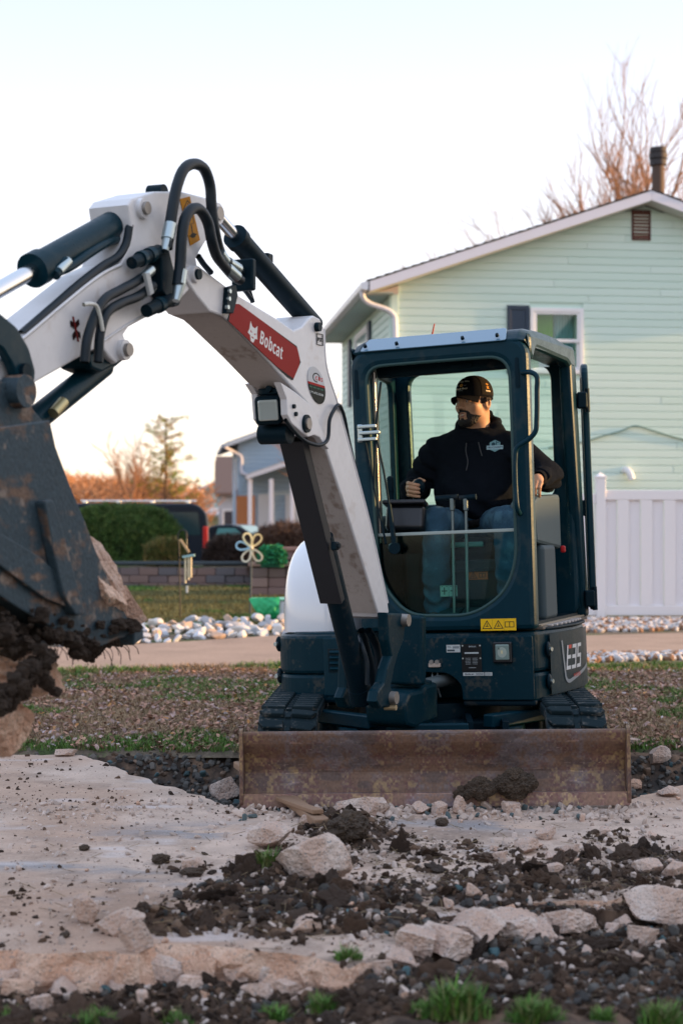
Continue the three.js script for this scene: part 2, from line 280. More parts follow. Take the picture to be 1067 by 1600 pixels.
{ // ---- the pale green house ----
  const H = thing('green_house', 'pale green clapboard house with white gable trim right behind the excavator', 'house');
  const M = frameM([0.816, 0, -26], 6.8), XP = 4.225, slope = 0.3365, yE = 5.16, W = XP * 2, ridge = yE + 0.3 + XP * slope;   // roof underside at the wall
  const under = (x) => 5.3 + (XP - Math.abs(x - XP)) * slope - 0.06;
  const wall = mesh('wall', [extrXY([[0, 0], [W, 0], [W, under(W) - 0.02], [XP, under(XP) - 0.02], [0, under(0) - 0.02]], -6.7, -0.012, 0, [rect(2.36, 3.9, 3.1, 4.85)])], CM.mintTrim, H, { M });
  // hollow room behind the window
  mesh('curtain', [grid(50, 1, (u, v) => [lerp(2.42, 2.73, u), lerp(3.8, 4.9, v), -0.2 + 0.02 * Math.sin(u * 50)])], mat([0.16, 0.42, 0.02], 0.9), wall, { M });
  mesh('curtain', [grid(50, 1, (u, v) => [lerp(2.75, 3.09, u), lerp(3.8, 4.9, v), -0.26 + 0.02 * Math.sin(u * 43)])], mat([0.22, 0.42, 0.44], 0.9), wall, { M });
  let mats = [0, 1, 2].map((i) => mat([0.58 + i * 0.016, 0.73 + i * 0.012, 0.65 + i * 0.016], 0.55));
  let k = 0; const st = 0.127;
  for (let y = 0.06; y < under(XP) - 0.05; y += st, k++) {
    const y1 = y + st, lim = (yy) => yy < under(0) ? 0 : (yy - under(0)) / slope;
    const a0 = lim(y), a1 = lim(y1); if (y1 > under(XP) - 0.02) continue;
    const cuts = (y1 > 3.83 && y < 4.92) ? [[2.282, 3.182]] : [];
    if (!cuts.length) { const j = XP + (h3(k, 3, 1) - 0.5) * (XP - a1) * 1.3; mesh('siding_board', board(Math.max(0.1, a0), j - 0.002, y, y1, Math.max(0.1, a1), j - 0.002), mats[k * 7 % 3], wall, { M }); mesh('siding_board', board(j + 0.002, Math.min(W - 0.1, W - a0), y, y1, j + 0.002, Math.min(W - 0.1, W - a1), 0.0215), mats[(k * 7 + 1) % 3], wall, { M }); }
    else { mesh('siding_board', board(0.1, 2.284, y, y1, 0.1, 2.284), mats[k * 7 % 3], wall, { M }); mesh('siding_board', board(3.18, W - 0.1, y, y1, 3.18, W - 0.1), mats[k * 7 % 3], wall, { M }); }
  }
  const ML = M.clone().multiply(frameM([0, 0, -6.7], -90));                            // left wall: its z looks to the left
  for (let y = 0.06; y < 5.1; y += st, k++) mesh('siding_board', board(0, 6.6, y, Math.min(y + st, 5.18), 0, 6.6), mats[k * 7 % 3], wall, { M: ML });
  mesh('corner_board', [box(0.12, 5.2, 0.045, 0.045, 2.6, 0.012, 0.006), box(0.045, 5.2, 0.12, -0.012, 2.6, -0.06, 0.006)], CM.mintTrim, H, { M });
  mesh('corner_board', [box(0.12, 5.2, 0.045, W - 0.05, 2.6, 0.012, 0.006)], CM.mintTrim, H, { M });
  windowUnit(H, M, 2.284, 3.835, 3.18, 4.917, CM.white);
  const sh = mesh('shutter', [extrXY(rect(1.9, 3.83, 2.272, 4.95), 0.02, 0.055, 0.006, [rect(1.96, 3.9, 2.212, 4.36), rect(1.96, 4.44, 2.212, 4.88)]), box(0.26, 0.98, 0.012, 2.086, 4.39, 0.034)], CM.navy, H, { M });
  mesh('shutter', [extrXY(rect(3.19, 3.2, 3.2, 3.3), 0.02, 0.03)], CM.navy, sh, { M });
  for (const [d0, d1] of [[1.75, 2.75]]) { windowUnit(H, ML, 6.7 - 4.35, 3.7, 6.7 - 2.65, 4.95, CM.white, { glass: mat([0.25, 0.36, 0.36], 0.1) }); mesh('shutter', [box(0.3, 1.3, 0.05, 6.7 - 2.42, 4.32, 0.045, 0.008)], CM.navy, H, { M: ML }); mesh('shutter', [box(0.3, 1.3, 0.05, 6.7 - 5.2, 4.32, 0.045, 0.008)], CM.navy, H, { M: ML }); }
  // roof: two slopes with overlapping shingle courses, rake boards, soffit, gutter
  const rM = mat([0.05, 0.048, 0.05], 0.95), L = Math.hypot(1, slope);
  const roof = mesh('roof', [extrXY([[-0.42, under(-0.42) + 0.02], [XP, under(XP) + 0.02], [W + 0.42, under(W + 0.42) + 0.02], [W + 0.42, under(W + 0.42) + 0.15], [XP, under(XP) + 0.16], [-0.42, under(-0.42) + 0.15]], -7.0, 0.37)], rM, H, { M });
  const sm = [mat([0.045, 0.043, 0.045], 0.95), mat([0.06, 0.056, 0.055], 0.95)];
  for (const s of [-1, 1]) for (let i = 0; i < 33; i++) {
    const d0 = XP + 0.46 - i * 0.145, d1 = d0 - 0.19, X = (d) => XP + s * d, Y = (d) => under(XP - d) + 0.155;
    if (d1 < -0.02) break;
    mesh('shingle_course', [extrXY([[X(d0), Y(d0) + 0.012], [X(d1), Y(d1) + 0.001], [X(d1), Y(d1) + 0.006], [X(d0), Y(d0) + 0.03]], -7.02, 0.405 + (i % 3) * 0.007)], sm[i % 2], roof, { M });
  }
  for (const s of [-1, 1]) { const X = (d) => XP + s * d; mesh('rake_board', [extrXY([[X(4.64), under(-0.42) - 0.01], [X(0.002), under(XP) - 0.01], [X(0.002), under(XP) + 0.145], [X(4.64), under(-0.42) + 0.145]], 0.372, 0.4)], mat([0.7, 0.7, 0.78], 0.5), H, { M }); mesh('soffit', [extrXY([[X(4.64), under(-0.42) - 0.014], [X(0.001), under(XP) - 0.014], [X(0.001), under(XP) + 0.004], [X(4.64), under(-0.42) + 0.004]], 0.03, 0.368)], mat([0.55, 0.58, 0.56], 0.6), H, { M }); }
  mesh('soffit', [box(0.44, 0.02, 6.95, -0.215, 5.1, -3.3)], mat([0.45, 0.52, 0.5], 0.6), H, { M });
  mesh('frieze', [extrXY([[-0.4, 5.08], [0.1, 5.1], [0.1, 5.235], [-0.4, 5.09]], 0.0, 0.06)], mat([0.6, 0.5, 0.45], 0.7), H, { M });
  mesh('gutter', [extrXY(rounded([[-0.56, 5.22], [-0.545, 5.12], [-0.44, 5.1], [-0.43, 5.25]], 0.02), -6.95, 0.39)], mat([0.74, 0.74, 0.78], 0.35), H, { M });
  mesh('downspout', [tube([[-0.5, 5.13, 0.16], [-0.49, 5.02, 0.14], [-0.4, 4.94, 0.11], [-0.06, 4.82, 0.08], [0.03, 4.73, 0.075], [0.045, 4.6, 0.075], [0.045, 2.5, 0.075], [0.045, 0.1, 0.075]], 0.045, 10, 90)], mat([0.72, 0.71, 0.76], 0.4), H, { M });
  // louvred gable vent
  const vf = mesh('gable_vent', [extrXY(rect(4.0, 6.06, 4.32, 6.56), -0.01, 0.045, 0.006, [rect(4.03, 6.09, 4.29, 6.53)]), box(0.27, 0.46, 0.01, 4.16, 6.31, 0.0)], mat([0.09, 0.026, 0.02], 0.8), H, { M });
  for (let i = 0; i < 8; i++) mesh('slat', [box(0.262, 0.045, 0.008, 4.16, 6.12 + i * 0.055, 0.026, 0, [-0.6, 0, 0])], mat([0.16, 0.05, 0.035], 0.8), vf, { M });
  // flue pipe on the far slope
  const fl = mesh('flue_pipe', [cyl([5.27, 6.2, -2.5], [5.27, 7.98, -2.5], 0.115)], mat([0.09, 0.055, 0.04], 0.75), H, { M });
  mesh('pipe_cap', [cyl([5.27, 7.9, -2.5], [5.27, 8.0, -2.5], 0.15), cyl([5.27, 8.02, -2.5], [5.27, 8.12, -2.5], 0.16), cyl([5.27, 8.14, -2.5], [5.27, 8.22, -2.5], 0.15), cyl([5.27, 7.9, -2.5], [5.27, 8.2, -2.5], 0.12)], mat([0.035, 0.03, 0.032], 0.7), fl, { M });
  // cable looped along the wall, white vent elbow
  mesh('cable', [tube([[2.6, 2.62, 0.035], [3.18, 2.72, 0.035], [3.5, 2.82, 0.05], [3.8, 2.9, 0.05], [4.05, 2.99, 0.05], [4.3, 2.93, 0.05], [4.8, 2.79, 0.04], [5.6, 2.7, 0.035], [6.4, 2.95, 0.035]], 0.014, 6, 60)], mat([0.16, 0.28, 0.26], 0.7), H, { M });
  mesh('vent_elbow', [tube([[3.88, 2.26, 0.0], [3.9, 2.25, 0.1], [3.93, 2.2, 0.15], [3.96, 2.1, 0.16]], 0.06, 12, 20)], CM.white, H, { M });
}
{ // ---- white vinyl fence ----
  const F = thing('vinyl_fence', 'white vinyl board fence with capped post below the green house', 'fence');
  const M = frameM([0, 0.0, -22.6], 0), fm = [mat([0.8, 0.78, 0.81], 0.4), mat([0.82, 0.79, 0.8], 0.4)], X0 = 2.9, X1 = 9.2;
  for (const px of [3.65, 3.65 + 2.44, 3.65 + 4.88]) { const p = mesh('post', [box(0.135, 2.0, 0.135, px, 1.0, 0, 0.008)], fm[1], F, { M }); mesh('post_cap', [box(0.155, 0.025, 0.155, px, 2.012, 0, 0.006), new THREE.ConeGeometry(0.1, 0.06, 4, 1).rotateY(Math.PI / 4).translate(px, 2.054, 0)], fm[1], p, { M }); }
  const spans = [[X0, 3.58], [3.72, 6.02], [6.16, 8.46]];
  spans.forEach(([a, b], s) => {
    const top = s ? 1.83 : 1.78;
    mesh('rail', [box(b - a, 0.14, 0.06, (a + b) / 2, top - 0.07, 0, 0.008)], fm[1], F, { M }); mesh('rail', [box(b - a, 0.14, 0.06, (a + b) / 2, 0.13, 0, 0.008)], fm[1], F, { M });
    for (let x = a, i = 0; x < b - 0.02; x += 0.165, i++) mesh('fence_board', [box(Math.min(0.165, b - x) - 0.003, top - 0.34, 0.022, x + Math.min(0.165, b - x) / 2, (top - 0.14 + 0.2) / 2, i % 2 ? 0.016 : -0.022, 0.004)], fm[i % 2], F, { M });
  });
}
{ // pale gravel strips beside the road on the right
  const r = rng(8), A = [], B = []; const g = rock(3, [1, 0.7, 1], 1, 0.06, 8);
  for (let i = 0; i < 5200; i++) { const x = lerp(1.6, 6.4, r()), far = i % 2, D = far ? lerp(roadFar(x) + 0.5, 22.5, Math.pow(r(), 0.8)) : roadNear(x) + (r() - 0.5) * 0.55; if (D > 22.45) continue; const b = 0.55 + r() * 0.5, w = r() < 0.6; (far ? B : A).push({ p: [x, terr(x, D) + 0.02, -D], r: [r() * 6, r() * 6, r() * 6], s: 0.03 + r() * 0.04, c: w ? [0.62 * b, 0.6 * b, 0.6 * b] : [0.3 * b, 0.17 * b, 0.1 * b] }); }
  scatter('gravel', g, mat([1, 1, 1], 0.8), A, 'strip of white gravel along the near edge of the road at right', 'gravel');
  scatter('gravel', g, mat([1, 1, 1], 0.8), B, 'white gravel bed under the foot of the vinyl fence', 'gravel');
}
{ // ---- pale river stones beside the road, one by one ----
  const r = rng(77), geos = [1, 2, 3, 4, 5, 6].map((s) => rock(s * 17, [1.2, 0.8, 1.0], 3, 0.05, s % 2 ? 17 : 10, 0.52));
  const cs = [[0.55, 0.56, 0.6], [0.42, 0.45, 0.5], [0.62, 0.58, 0.54], [0.36, 0.36, 0.38], [0.6, 0.59, 0.58], [0.44, 0.32, 0.24]].map((c) => mat(c, 0.75));
  let n = 0;
  for (let row = 0; row < 6; row++) for (let x = -3.1; x < -0.2 && n < 230; x += 0.085 + r() * 0.07) {
    const D = 17.75 + row * 0.28 + r() * 0.2 + (x + 1.3) * 0.33; if (row > 3 && r() < 0.35) continue;
    const s = 0.034 + r() * 0.04; const m = new THREE.Mesh(geos[n % 6], cs[Math.floor(r() * 6)]); m.castShadow = m.receiveShadow = true; m.name = numbered('river_stone');
    m.position.set(x + r() * 0.05, terr(x, D) + 0.02 + row * 0.018, -D); m.rotation.set(r() * 0.6, r() * 6, r() * 0.6); m.scale.set(s * (0.9 + r() * 0.5), s, s); scene.add(m); n++;
    const kind = ['blue-grey', 'slate grey', 'pale tan', 'dark grey', 'white', 'brown'][cs.indexOf(m.material)]; tag(m, kind + ' rounded stone in the sunlit bed along the left road edge', 'stone', kind + ' stones bordering the road');
  }
}
{ // ---- block retaining wall below the hedge ----
  const Wl = thing('retaining_wall', 'low reddish block wall running below the dark hedge', 'wall');
  const bm = [[0.2, 0.135, 0.12], [0.16, 0.12, 0.12], [0.24, 0.17, 0.15], [0.13, 0.12, 0.13]].map((c) => mat(c, 0.95)), r = rng(2), D = 25.4;
  for (let row = 0; row < 3; row++) for (let x = -4.4 + (row % 2) * 0.15; x < -1.35; x += 0.302) mesh('block', [box(0.296, 0.117, 0.24, x + 0.15, 0.37 + row * 0.12, -D + (r() - 0.5) * 0.03, 0.014)], bm[Math.floor(r() * 4)], Wl);
  mesh('cap_course', [box(3.1, 0.05, 0.3, -2.9, 0.745, -D - 0.01, 0.01)], mat([0.05, 0.065, 0.075], 0.9), Wl);
}
{ // ---- timber and block planter wall behind the pinwheel ----
  const P = thing('planter_wall', 'two-tier planter of stacked blocks with brown caps behind the pinwheel', 'wall');
  const bm = [[0.22, 0.15, 0.14], [0.28, 0.2, 0.18], [0.17, 0.13, 0.12]].map((c) => mat(c, 0.95)), r = rng(6), D = 23.2, y0 = terr(-1, D);
  for (let row = 0; row < 3; row++) for (let x = -1.32; x < -0.2; x += 0.262) mesh('block', [box(0.255, 0.135, 0.2, x + 0.13, y0 + 0.07 + row * 0.14, -D + (r() - 0.5) * 0.03, 0.015)], bm[Math.floor(r() * 3)], P);
  mesh('cap', [box(1.25, 0.06, 0.26, -0.72, y0 + 0.47, -D, 0.015)], mat([0.3, 0.2, 0.16], 0.9), P);
  for (let x = -1.18; x < -0.2; x += 0.262) mesh('block', [box(0.255, 0.16, 0.2, x + 0.13, y0 + 0.58, -D - 0.35 + (r() - 0.5) * 0.03, 0.015)], bm[Math.floor(r() * 3)], P);
  mesh('cap', [box(1.1, 0.06, 0.26, -0.65, y0 + 0.69, -D - 0.35, 0.015)], mat([0.3, 0.18, 0.15], 0.9), P);
  mesh('soil_fill', [box(1.2, 0.5, 0.55, -0.66, y0 + 0.3, -D - 0.45, 0.02)], mat([0.05, 0.035, 0.03], 1), P);
}

// ---------- vegetation ----------
function bareTree(name, label, base, h, seed, color, o = {}) {
  const r = rng(seed), T = thing(name, label, 'tree', base, o.group), limbs = [], twigs = [];
  const grow = (p, d, len, rad, lvl) => {
    const n = 4, pts = [p.toArray()]; let q = p.clone(), dir = d.clone();
    for (let i = 0; i < n; i++) { dir.add(V((r() - 0.5) * 0.35, lvl ? 0.06 + (o.lift || 0) : 0.02, (r() - 0.5) * 0.35)).normalize(); q = q.clone().addScaledVector(dir, len / n); pts.push(q.toArray()); }
    const c = new THREE.CatmullRomCurve3(pts.map((a) => V(...a))), seg = lvl < 2 ? 8 : 4, rad2 = lvl < 2 ? 6 : 3;
    const g = new THREE.TubeGeometry(c, seg, 1, rad2, false), P = g.attributes.position, N = g.attributes.normal;   // taper along the length
    for (let i = 0; i <= seg; i++) { const t = i / seg, R = rad * (1 - 0.5 * t) , cc = c.getPointAt(t); for (let j = 0; j <= rad2; j++) { const k = i * (rad2 + 1) + j; P.setXYZ(k, cc.x + N.getX(k) * R, cc.y + N.getY(k) * R, cc.z + N.getZ(k) * R); } }
    (lvl === 0 ? limbs : twigs).push(g);
    if (lvl >= (o.levels || 4)) return;
    const kids = lvl === 0 ? (o.limbs || 7) : 3 + Math.floor(r() * 2.4);
    for (let i = 0; i < kids; i++) {
      const t = lvl === 0 ? lerp(o.low || 0.3, 1, (i + r() * 0.6) / kids) : lerp(0.35, 1, (i + r()) / kids), a = c.getPointAt(Math.min(1, t)), tan = c.getTangentAt(Math.min(1, t));
      const az = r() * 6.28 + i * 2.4, sp = lerp(0.35, 0.85, r()) * (o.spread || 1); const perp = V(Math.cos(az), 0.15, Math.sin(az)).addScaledVector(tan, -V(Math.cos(az), 0.15, Math.sin(az)).dot(tan)).normalize();
      grow(a, tan.clone().multiplyScalar(Math.cos(sp)).addScaledVector(perp, Math.sin(sp)).normalize(), len * lerp(0.5, 0.75, r()), rad * lerp(0.46, 0.64, r()) * (lvl === 0 ? 1 - t * 0.25 : 1), lvl + 1);
    }
  };
  grow(V(0, -0.2, 0), V((r() - 0.5) * 0.1, 1, (r() - 0.5) * 0.1).normalize(), h * (o.trunk || 0.55), o.rad || h * 0.018, 0);
  const m = mat(color, 0.95); mesh('trunk', limbs, m, T); const cr = mesh('crown', twigs, m, T); cr.userData.kind = 'stuff';
  return T;
}
bareTree('bare_tree', 'tall bare tree rising behind the green house beside its flue pipe', [10.4, 0, -46], 10.2, 22, [0.3, 0.165, 0.1], { limbs: 11, levels: 5, low: 0.35, trunk: 0.66, lift: 0.06, spread: 0.8, rad: 0.27 });
bareTree('bare_tree', 'lower bare tree showing over the left slope of the green roof', [10.3, 0, -60], 12.2, 31, [0.28, 0.18, 0.14], { limbs: 9, spread: 0.85, levels: 4, trunk: 0.6, rad: 0.2 });
bareTree('bare_tree', 'small bare tree peeping over the roof edge, left of the others', [9.2, 0, -66], 12.0, 35, [0.28, 0.18, 0.14], { limbs: 9, spread: 0.8, levels: 4, trunk: 0.6, rad: 0.19 });
bareTree('bare_tree', 'bare reddish tree with many fine stems above the bucket side of the hedge', [-9.2, 0.4, -66], 4.3, 41, [0.45, 0.22, 0.11], { limbs: 11, levels: 4, low: 0.05, spread: 0.75, trunk: 0.55, rad: 0.13 });
bareTree('bare_tree', 'bare reddish tree standing left of the evergreen above the hedge', [-8.3, 0.4, -70], 4.5, 43, [0.45, 0.23, 0.12], { limbs: 10, levels: 4, low: 0.05, spread: 0.75, trunk: 0.55, rad: 0.12 });
bareTree('bare_tree', 'warm sunlit bare tree glimpsed between boom and green house', [-0.2, 0.3, -48], 5.2, 47, [0.5, 0.22, 0.09], { limbs: 11, levels: 4, low: 0.15, spread: 0.9, rad: 0.1 });
{ // conifer with thin branches
  const T = thing('conifer_tree', 'thin yellow-green conifer left of the far houses', 'tree', [-7.35, 0.8, -67]), r = rng(9), br = [], L = [];
  mesh('trunk', [cyl([0, -0.2, 0], [0, 5.2, 0], 0.1, 0.015, 8)], mat([0.14, 0.085, 0.05], 0.95), T);
  for (let i = 0; i < 70; i++) { const t = i / 70, y = 0.9 + 4.3 * t, a = i * 2.4 + r(), l = (1 - t) * 1.1 + 0.2 + r() * r() * 1.1; const e = [Math.cos(a) * l, y + l * 0.15 + r() * 0.2, Math.sin(a) * l]; br.push(cyl([0, y, 0], e, 0.02, 0.006, 4)); const k = 3 + Math.floor(l * 9); for (let j = 0; j < k; j++) { const q = 0.25 + 0.75 * r(); L.push({ p: [e[0] * q + (r() - 0.5) * 0.16, lerp(y, e[1], q) + (r() - 0.5) * 0.14, e[2] * q + (r() - 0.5) * 0.16], r: [r() * 3, r() * 6, r() * 3], s: 0.14 + r() * 0.1, c: [0.3 * (0.5 + r()), 0.24 * (0.5 + r()), 0.05] }); } }
  mesh('branches', br, mat([0.14, 0.085, 0.05], 0.95), T).userData.kind = 'stuff';
  scatter('crown', bladeGeo, mat([1, 1, 1], 0.9), L, '', '', T);
}
function bush(name, label, category, base, rx, ry, rz, n, cols, leaf, size, seed, core) {
  const T = thing(name, label, category, base), r = rng(seed), L = [];
  const lump = (a, e) => 0.86 + 0.3 * fbm3(Math.cos(a) * 1.8 + 5 + seed, e * 2.2 + 2, Math.sin(a) * 1.8 + 5, 3);
  for (let i = 0; i < n; i++) { const a = r() * 6.283, e = Math.asin(r() * 1.15 - 0.15 > 1 ? 1 : clamp(r() * 1.15 - 0.15, -1, 1)), k = lump(a, e) * (0.82 + 0.2 * Math.sqrt(r())), c = cols[Math.floor(r() * cols.length)], b = 0.55 + r() * 0.8; const q = (v) => Math.sign(v) * Math.pow(Math.abs(v), 0.7); L.push({ p: [q(Math.cos(e) * Math.cos(a)) * rx * k, Math.max(0.02, q(Math.sin(e)) * ry * k), q(Math.cos(e) * Math.sin(a)) * rz * k], r: [(r() - 0.5) * 1.6, r() * 6.28, (r() - 0.5) * 1.6], s: size * (0.6 + r() * 0.8), c: c.map((v) => v * b) }); }
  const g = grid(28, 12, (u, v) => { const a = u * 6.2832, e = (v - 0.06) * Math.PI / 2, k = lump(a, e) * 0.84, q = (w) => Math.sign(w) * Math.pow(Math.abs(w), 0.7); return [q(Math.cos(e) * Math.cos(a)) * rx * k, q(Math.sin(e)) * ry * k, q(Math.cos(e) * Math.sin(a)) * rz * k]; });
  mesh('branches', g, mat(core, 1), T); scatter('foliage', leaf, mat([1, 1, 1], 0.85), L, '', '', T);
  return T;
}
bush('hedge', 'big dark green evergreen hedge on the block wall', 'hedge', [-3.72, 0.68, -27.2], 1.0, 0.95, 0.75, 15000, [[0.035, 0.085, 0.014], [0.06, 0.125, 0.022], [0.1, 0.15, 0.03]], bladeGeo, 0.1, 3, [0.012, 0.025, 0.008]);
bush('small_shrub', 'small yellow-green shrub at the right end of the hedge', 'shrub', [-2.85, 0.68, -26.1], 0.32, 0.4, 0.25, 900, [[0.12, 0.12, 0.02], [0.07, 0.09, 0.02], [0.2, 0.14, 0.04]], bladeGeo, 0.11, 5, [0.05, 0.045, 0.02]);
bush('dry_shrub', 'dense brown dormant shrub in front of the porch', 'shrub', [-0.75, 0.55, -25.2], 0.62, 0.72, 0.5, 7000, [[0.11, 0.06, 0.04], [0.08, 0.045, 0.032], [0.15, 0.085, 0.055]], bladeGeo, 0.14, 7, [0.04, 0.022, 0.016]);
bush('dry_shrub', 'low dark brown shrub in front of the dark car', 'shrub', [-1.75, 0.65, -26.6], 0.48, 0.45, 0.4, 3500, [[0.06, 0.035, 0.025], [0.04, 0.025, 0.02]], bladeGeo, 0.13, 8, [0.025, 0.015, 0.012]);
{ // wooded rise far behind
  struct(mesh('hill', grid(60, 10, (u, v) => { const x = lerp(-120, 60, u), D = lerp(105, 230, v); return [x, terr(x, D) - 0.5 + 3.4 * Math.sin(Math.min(1, v * 1.5) * Math.PI / 2) * smooth(-8, -24, x) * (0.85 + 0.3 * noise2(x * 0.06, 3, 2)), -D]; }), mat([0.2, 0.11, 0.06], 1)));
  const r = rng(14), L = [];
  const tw = (() => { const a = [], q = rng(3); a.push(cyl([0, 0, 0], [0.02, 0.6, 0], 0.018, 0.01, 4)); for (let i = 0; i < 34; i++) { const y = 0.15 + q() * 0.6, t = q() * 6.28, l = 0.15 + q() * 0.26; a.push(cyl([0.01, y, 0], [Math.cos(t) * l, y + 0.1 + q() * 0.28, Math.sin(t) * l], 0.012, 0.004, 3)); for (let k = 0; k < 2; k++) { const s = 0.4 + q() * 0.6, b = [Math.cos(t) * l * s, y + 0.2 * s, Math.sin(t) * l * s], u = q() * 6.28; a.push(cyl(b, [b[0] + Math.cos(u) * 0.12, b[1] + 0.1 + q() * 0.1, b[2] + Math.sin(u) * 0.12], 0.007, 0.003, 3)); } } return mergeGeometries(a.map((g) => clean(g))); })();
  for (let i = 0; i < 1100; i++) { const x = lerp(-46, 12, r()), D = lerp(88, 170, r()); if (CX + x / D * FOC > 285 + r() * 25) continue; const k = 0.6 + r() * 0.8, rise = D < 105 ? 0 : 3.4 * Math.sin(Math.min(1, (D - 105) / 125 * 1.5) * Math.PI / 2) * smooth(-8, -24, x) * 0.8; L.push({ p: [x, 0.5 + rise, -D], r: [0, r() * 6, 0], s: [5.4 * k, 3.1 * k, 5.4 * k], c: r() < 0.75 ? [0.42 * k, 0.2 * k, 0.09 * k] : [0.24 * k, 0.13 * k, 0.07 * k] }); }
  scatter('woods', tw, mat([1, 1, 1], 0.95), L, 'orange-brown bare woods on the far rise at left', 'woods');
}

// ---------- far houses and cars ----------
function cladding(parent, M, x0, x1, y0, y1, st, m) { for (let y = y0; y < y1 - 0.02; y += st) mesh('siding_board', board(x0, x1, y, Math.min(y1, y + st), x0, x1, 0.03), m, parent, { M }); }
{
  const B = thing('blue_house', 'two-storey blue-grey house with white porch posts beyond the brown shrub', 'house'), M = frameM([-4.5, 0.9, -70], 6), bl = mat([0.3, 0.4, 0.5], 0.7), W = 8.5, x = (v) => v;
  const wl = mesh('wall', [extrXY([[0, -0.9], [W, -0.9], [W, 4.2], [W / 2, 5.7], [0, 4.2]], -7, -0.02)], bl, B, { M });
  for (let y = 0.1, k = 0; y < 5.2; y += 0.2, k++) { const a = y < 4.1 ? 0.12 : 0.12 + (y - 4.1) / 0.353; mesh('siding_board', board(a, W - a, y, y + 0.2, a + (y > 4 ? 0.5 : 0), W - a - (y > 4 ? 0.5 : 0), 0.025), bl, wl, { M }); }
  mesh('roof', [extrXY([[-0.6, 4.02], [W / 2, 5.78], [W + 0.6, 4.02], [W + 0.6, 4.2], [W / 2, 5.98], [-0.6, 4.2]], -7.4, 0.45)], mat([0.12, 0.12, 0.14], 0.9), B, { M });
  mesh('rake_board', [extrXY([[-0.6, 3.99], [W / 2, 5.75], [W / 2, 5.93], [-0.6, 4.17]], 0.46, 0.5)], mat([0.5, 0.55, 0.62], 0.6), B, { M });
  mesh('gutter', [box(0.14, 0.14, 7.6, -0.68, 4.08, -3.5, 0.02)], mat([0.45, 0.5, 0.58], 0.5), B, { M });
  mesh('downspout', [tube([[-0.62, 4.0, 0.42], [-0.2, 3.8, 0.15], [0.1, 3.6, 0.1], [0.12, 3.2, 0.1], [0.13, 3.0, 0.1], [0.15, 2.9, 0.12], [0.35, 2.82, 0.12]], 0.07, 8, 60)], mat([0.62, 0.6, 0.66], 0.5), B, { M });
  const ML = M.clone().multiply(frameM([0, 0, -7], -90)); windowUnit(B, ML, 4.2, 2.2, 5.2, 3.6, CM.white, { glass: mat([0.1, 0.16, 0.2], 0.1) });
  mesh('shutter', [box(0.5, 1.4, 0.06, 6.3, 1.5, 0.05)], mat([0.32, 0.3, 0.36], 0.7), B, { M: ML });
  const pr = mesh('porch_roof', [extrXY([[0.3, 2.6], [2.6, 3.4], [5.4, 2.6], [5.4, 2.75], [2.6, 3.6], [0.3, 2.77]], 0.03, 2.2)], mat([0.5, 0.42, 0.36], 0.8), B, { M });
  mesh('porch_fascia', [extrXY([[0.25, 2.55], [2.6, 3.35], [5.5, 2.55], [5.5, 2.71], [2.6, 3.53], [0.25, 2.71]], 2.203, 2.26)], mat([0.6, 0.6, 0.66], 0.6), pr, { M });
  for (const px of [0.4, 1.3, 2.2, 3.1, 4.0, 5.0]) mesh('porch_post', [box(0.17, 3.45, 0.17, px, 0.85, 2.05, 0.01)], mat([0.66, 0.66, 0.74], 0.6), B, { M });
  for (const px of [1.2, 2.4, 3.6]) mesh('porch_window', [box(0.7, 1.5, 0.05, px, 1.2, 0.05)], mat([0.45, 0.5, 0.58], 0.4), B, { M });
  mesh('front_door', [box(0.8, 2.0, 0.06, 0.3, 0.9, 0.06, 0.01)], mat([0.35, 0.14, 0.05], 0.6), B, { M });
  const N = thing('brown_roof_house', 'house with brown tiled roof lit by the sun, left of the blue-grey house', 'house'), MN = frameM([-6.75, 0.9, -92], 4);
  mesh('wall', [box(3.6, 4.0, 6, 1.5, 0.6, -3)], mat([0.5, 0.52, 0.56], 0.7), N, { M: MN });
  const rf = mesh('roof', [extrZY([[-6.4, 2.4], [-3, 4.6], [0.5, 2.4], [0.5, 2.55], [-3, 4.8], [-6.4, 2.55]], -0.5, 3.6)], mat([0.14, 0.1, 0.09], 0.9), N, { M: MN });
  for (let i = 0; i < 7; i++) mesh('tile_course', [box(4.2, 0.03, 0.6, 1.55, 2.62 + i * 0.29, 0.25 - i * 0.47, 0, [0.56, 0, 0])], mat(i % 3 === 2 ? [0.16, 0.13, 0.12] : [0.36, 0.2, 0.11], 0.9), rf, { M: MN });
  windowUnit(N, MN, -0.1, -0.2, 0.6, 1.6, CM.white, { glass: mat([0.06, 0.05, 0.06], 0.3) }); windowUnit(N, MN, 1.4, 0.2, 2.4, 1.6, CM.white, { glass: mat([0.3, 0.3, 0.32], 0.3) });
  const Q = thing('teal_house', 'small pale teal gabled house farthest down the street', 'house'), MQ = frameM([-9.6, 0.9, -112], 5);
  mesh('wall', [extrXY([[0, -1], [4, -1], [4, 3.4], [2, 4.2], [0, 3.4]], -5, 0)], mat([0.32, 0.47, 0.46], 0.7), Q, { M: MQ });
  mesh('roof', [extrXY([[-0.4, 3.2], [2, 4.2], [4.4, 3.2], [4.4, 3.36], [2, 4.4], [-0.4, 3.36]], -5.3, 0.4)], mat([0.5, 0.53, 0.58], 0.8), Q, { M: MQ });
  mesh('porch_roof', [box(5.4, 0.15, 2.4, 0.6, 1.7, 1.2, 0, [0.2, 0, 0])], mat([0.45, 0.5, 0.55], 0.8), Q, { M: MQ }); windowUnit(Q, MQ, 1.2, 2.0, 2.2, 3.1, CM.white, { glass: mat([0.1, 0.12, 0.14], 0.3) });
  mesh('wall', [box(3, 2.4, 4, -1.8, 0.6, -1)], mat([0.4, 0.35, 0.3], 0.8), Q, { M: MQ });
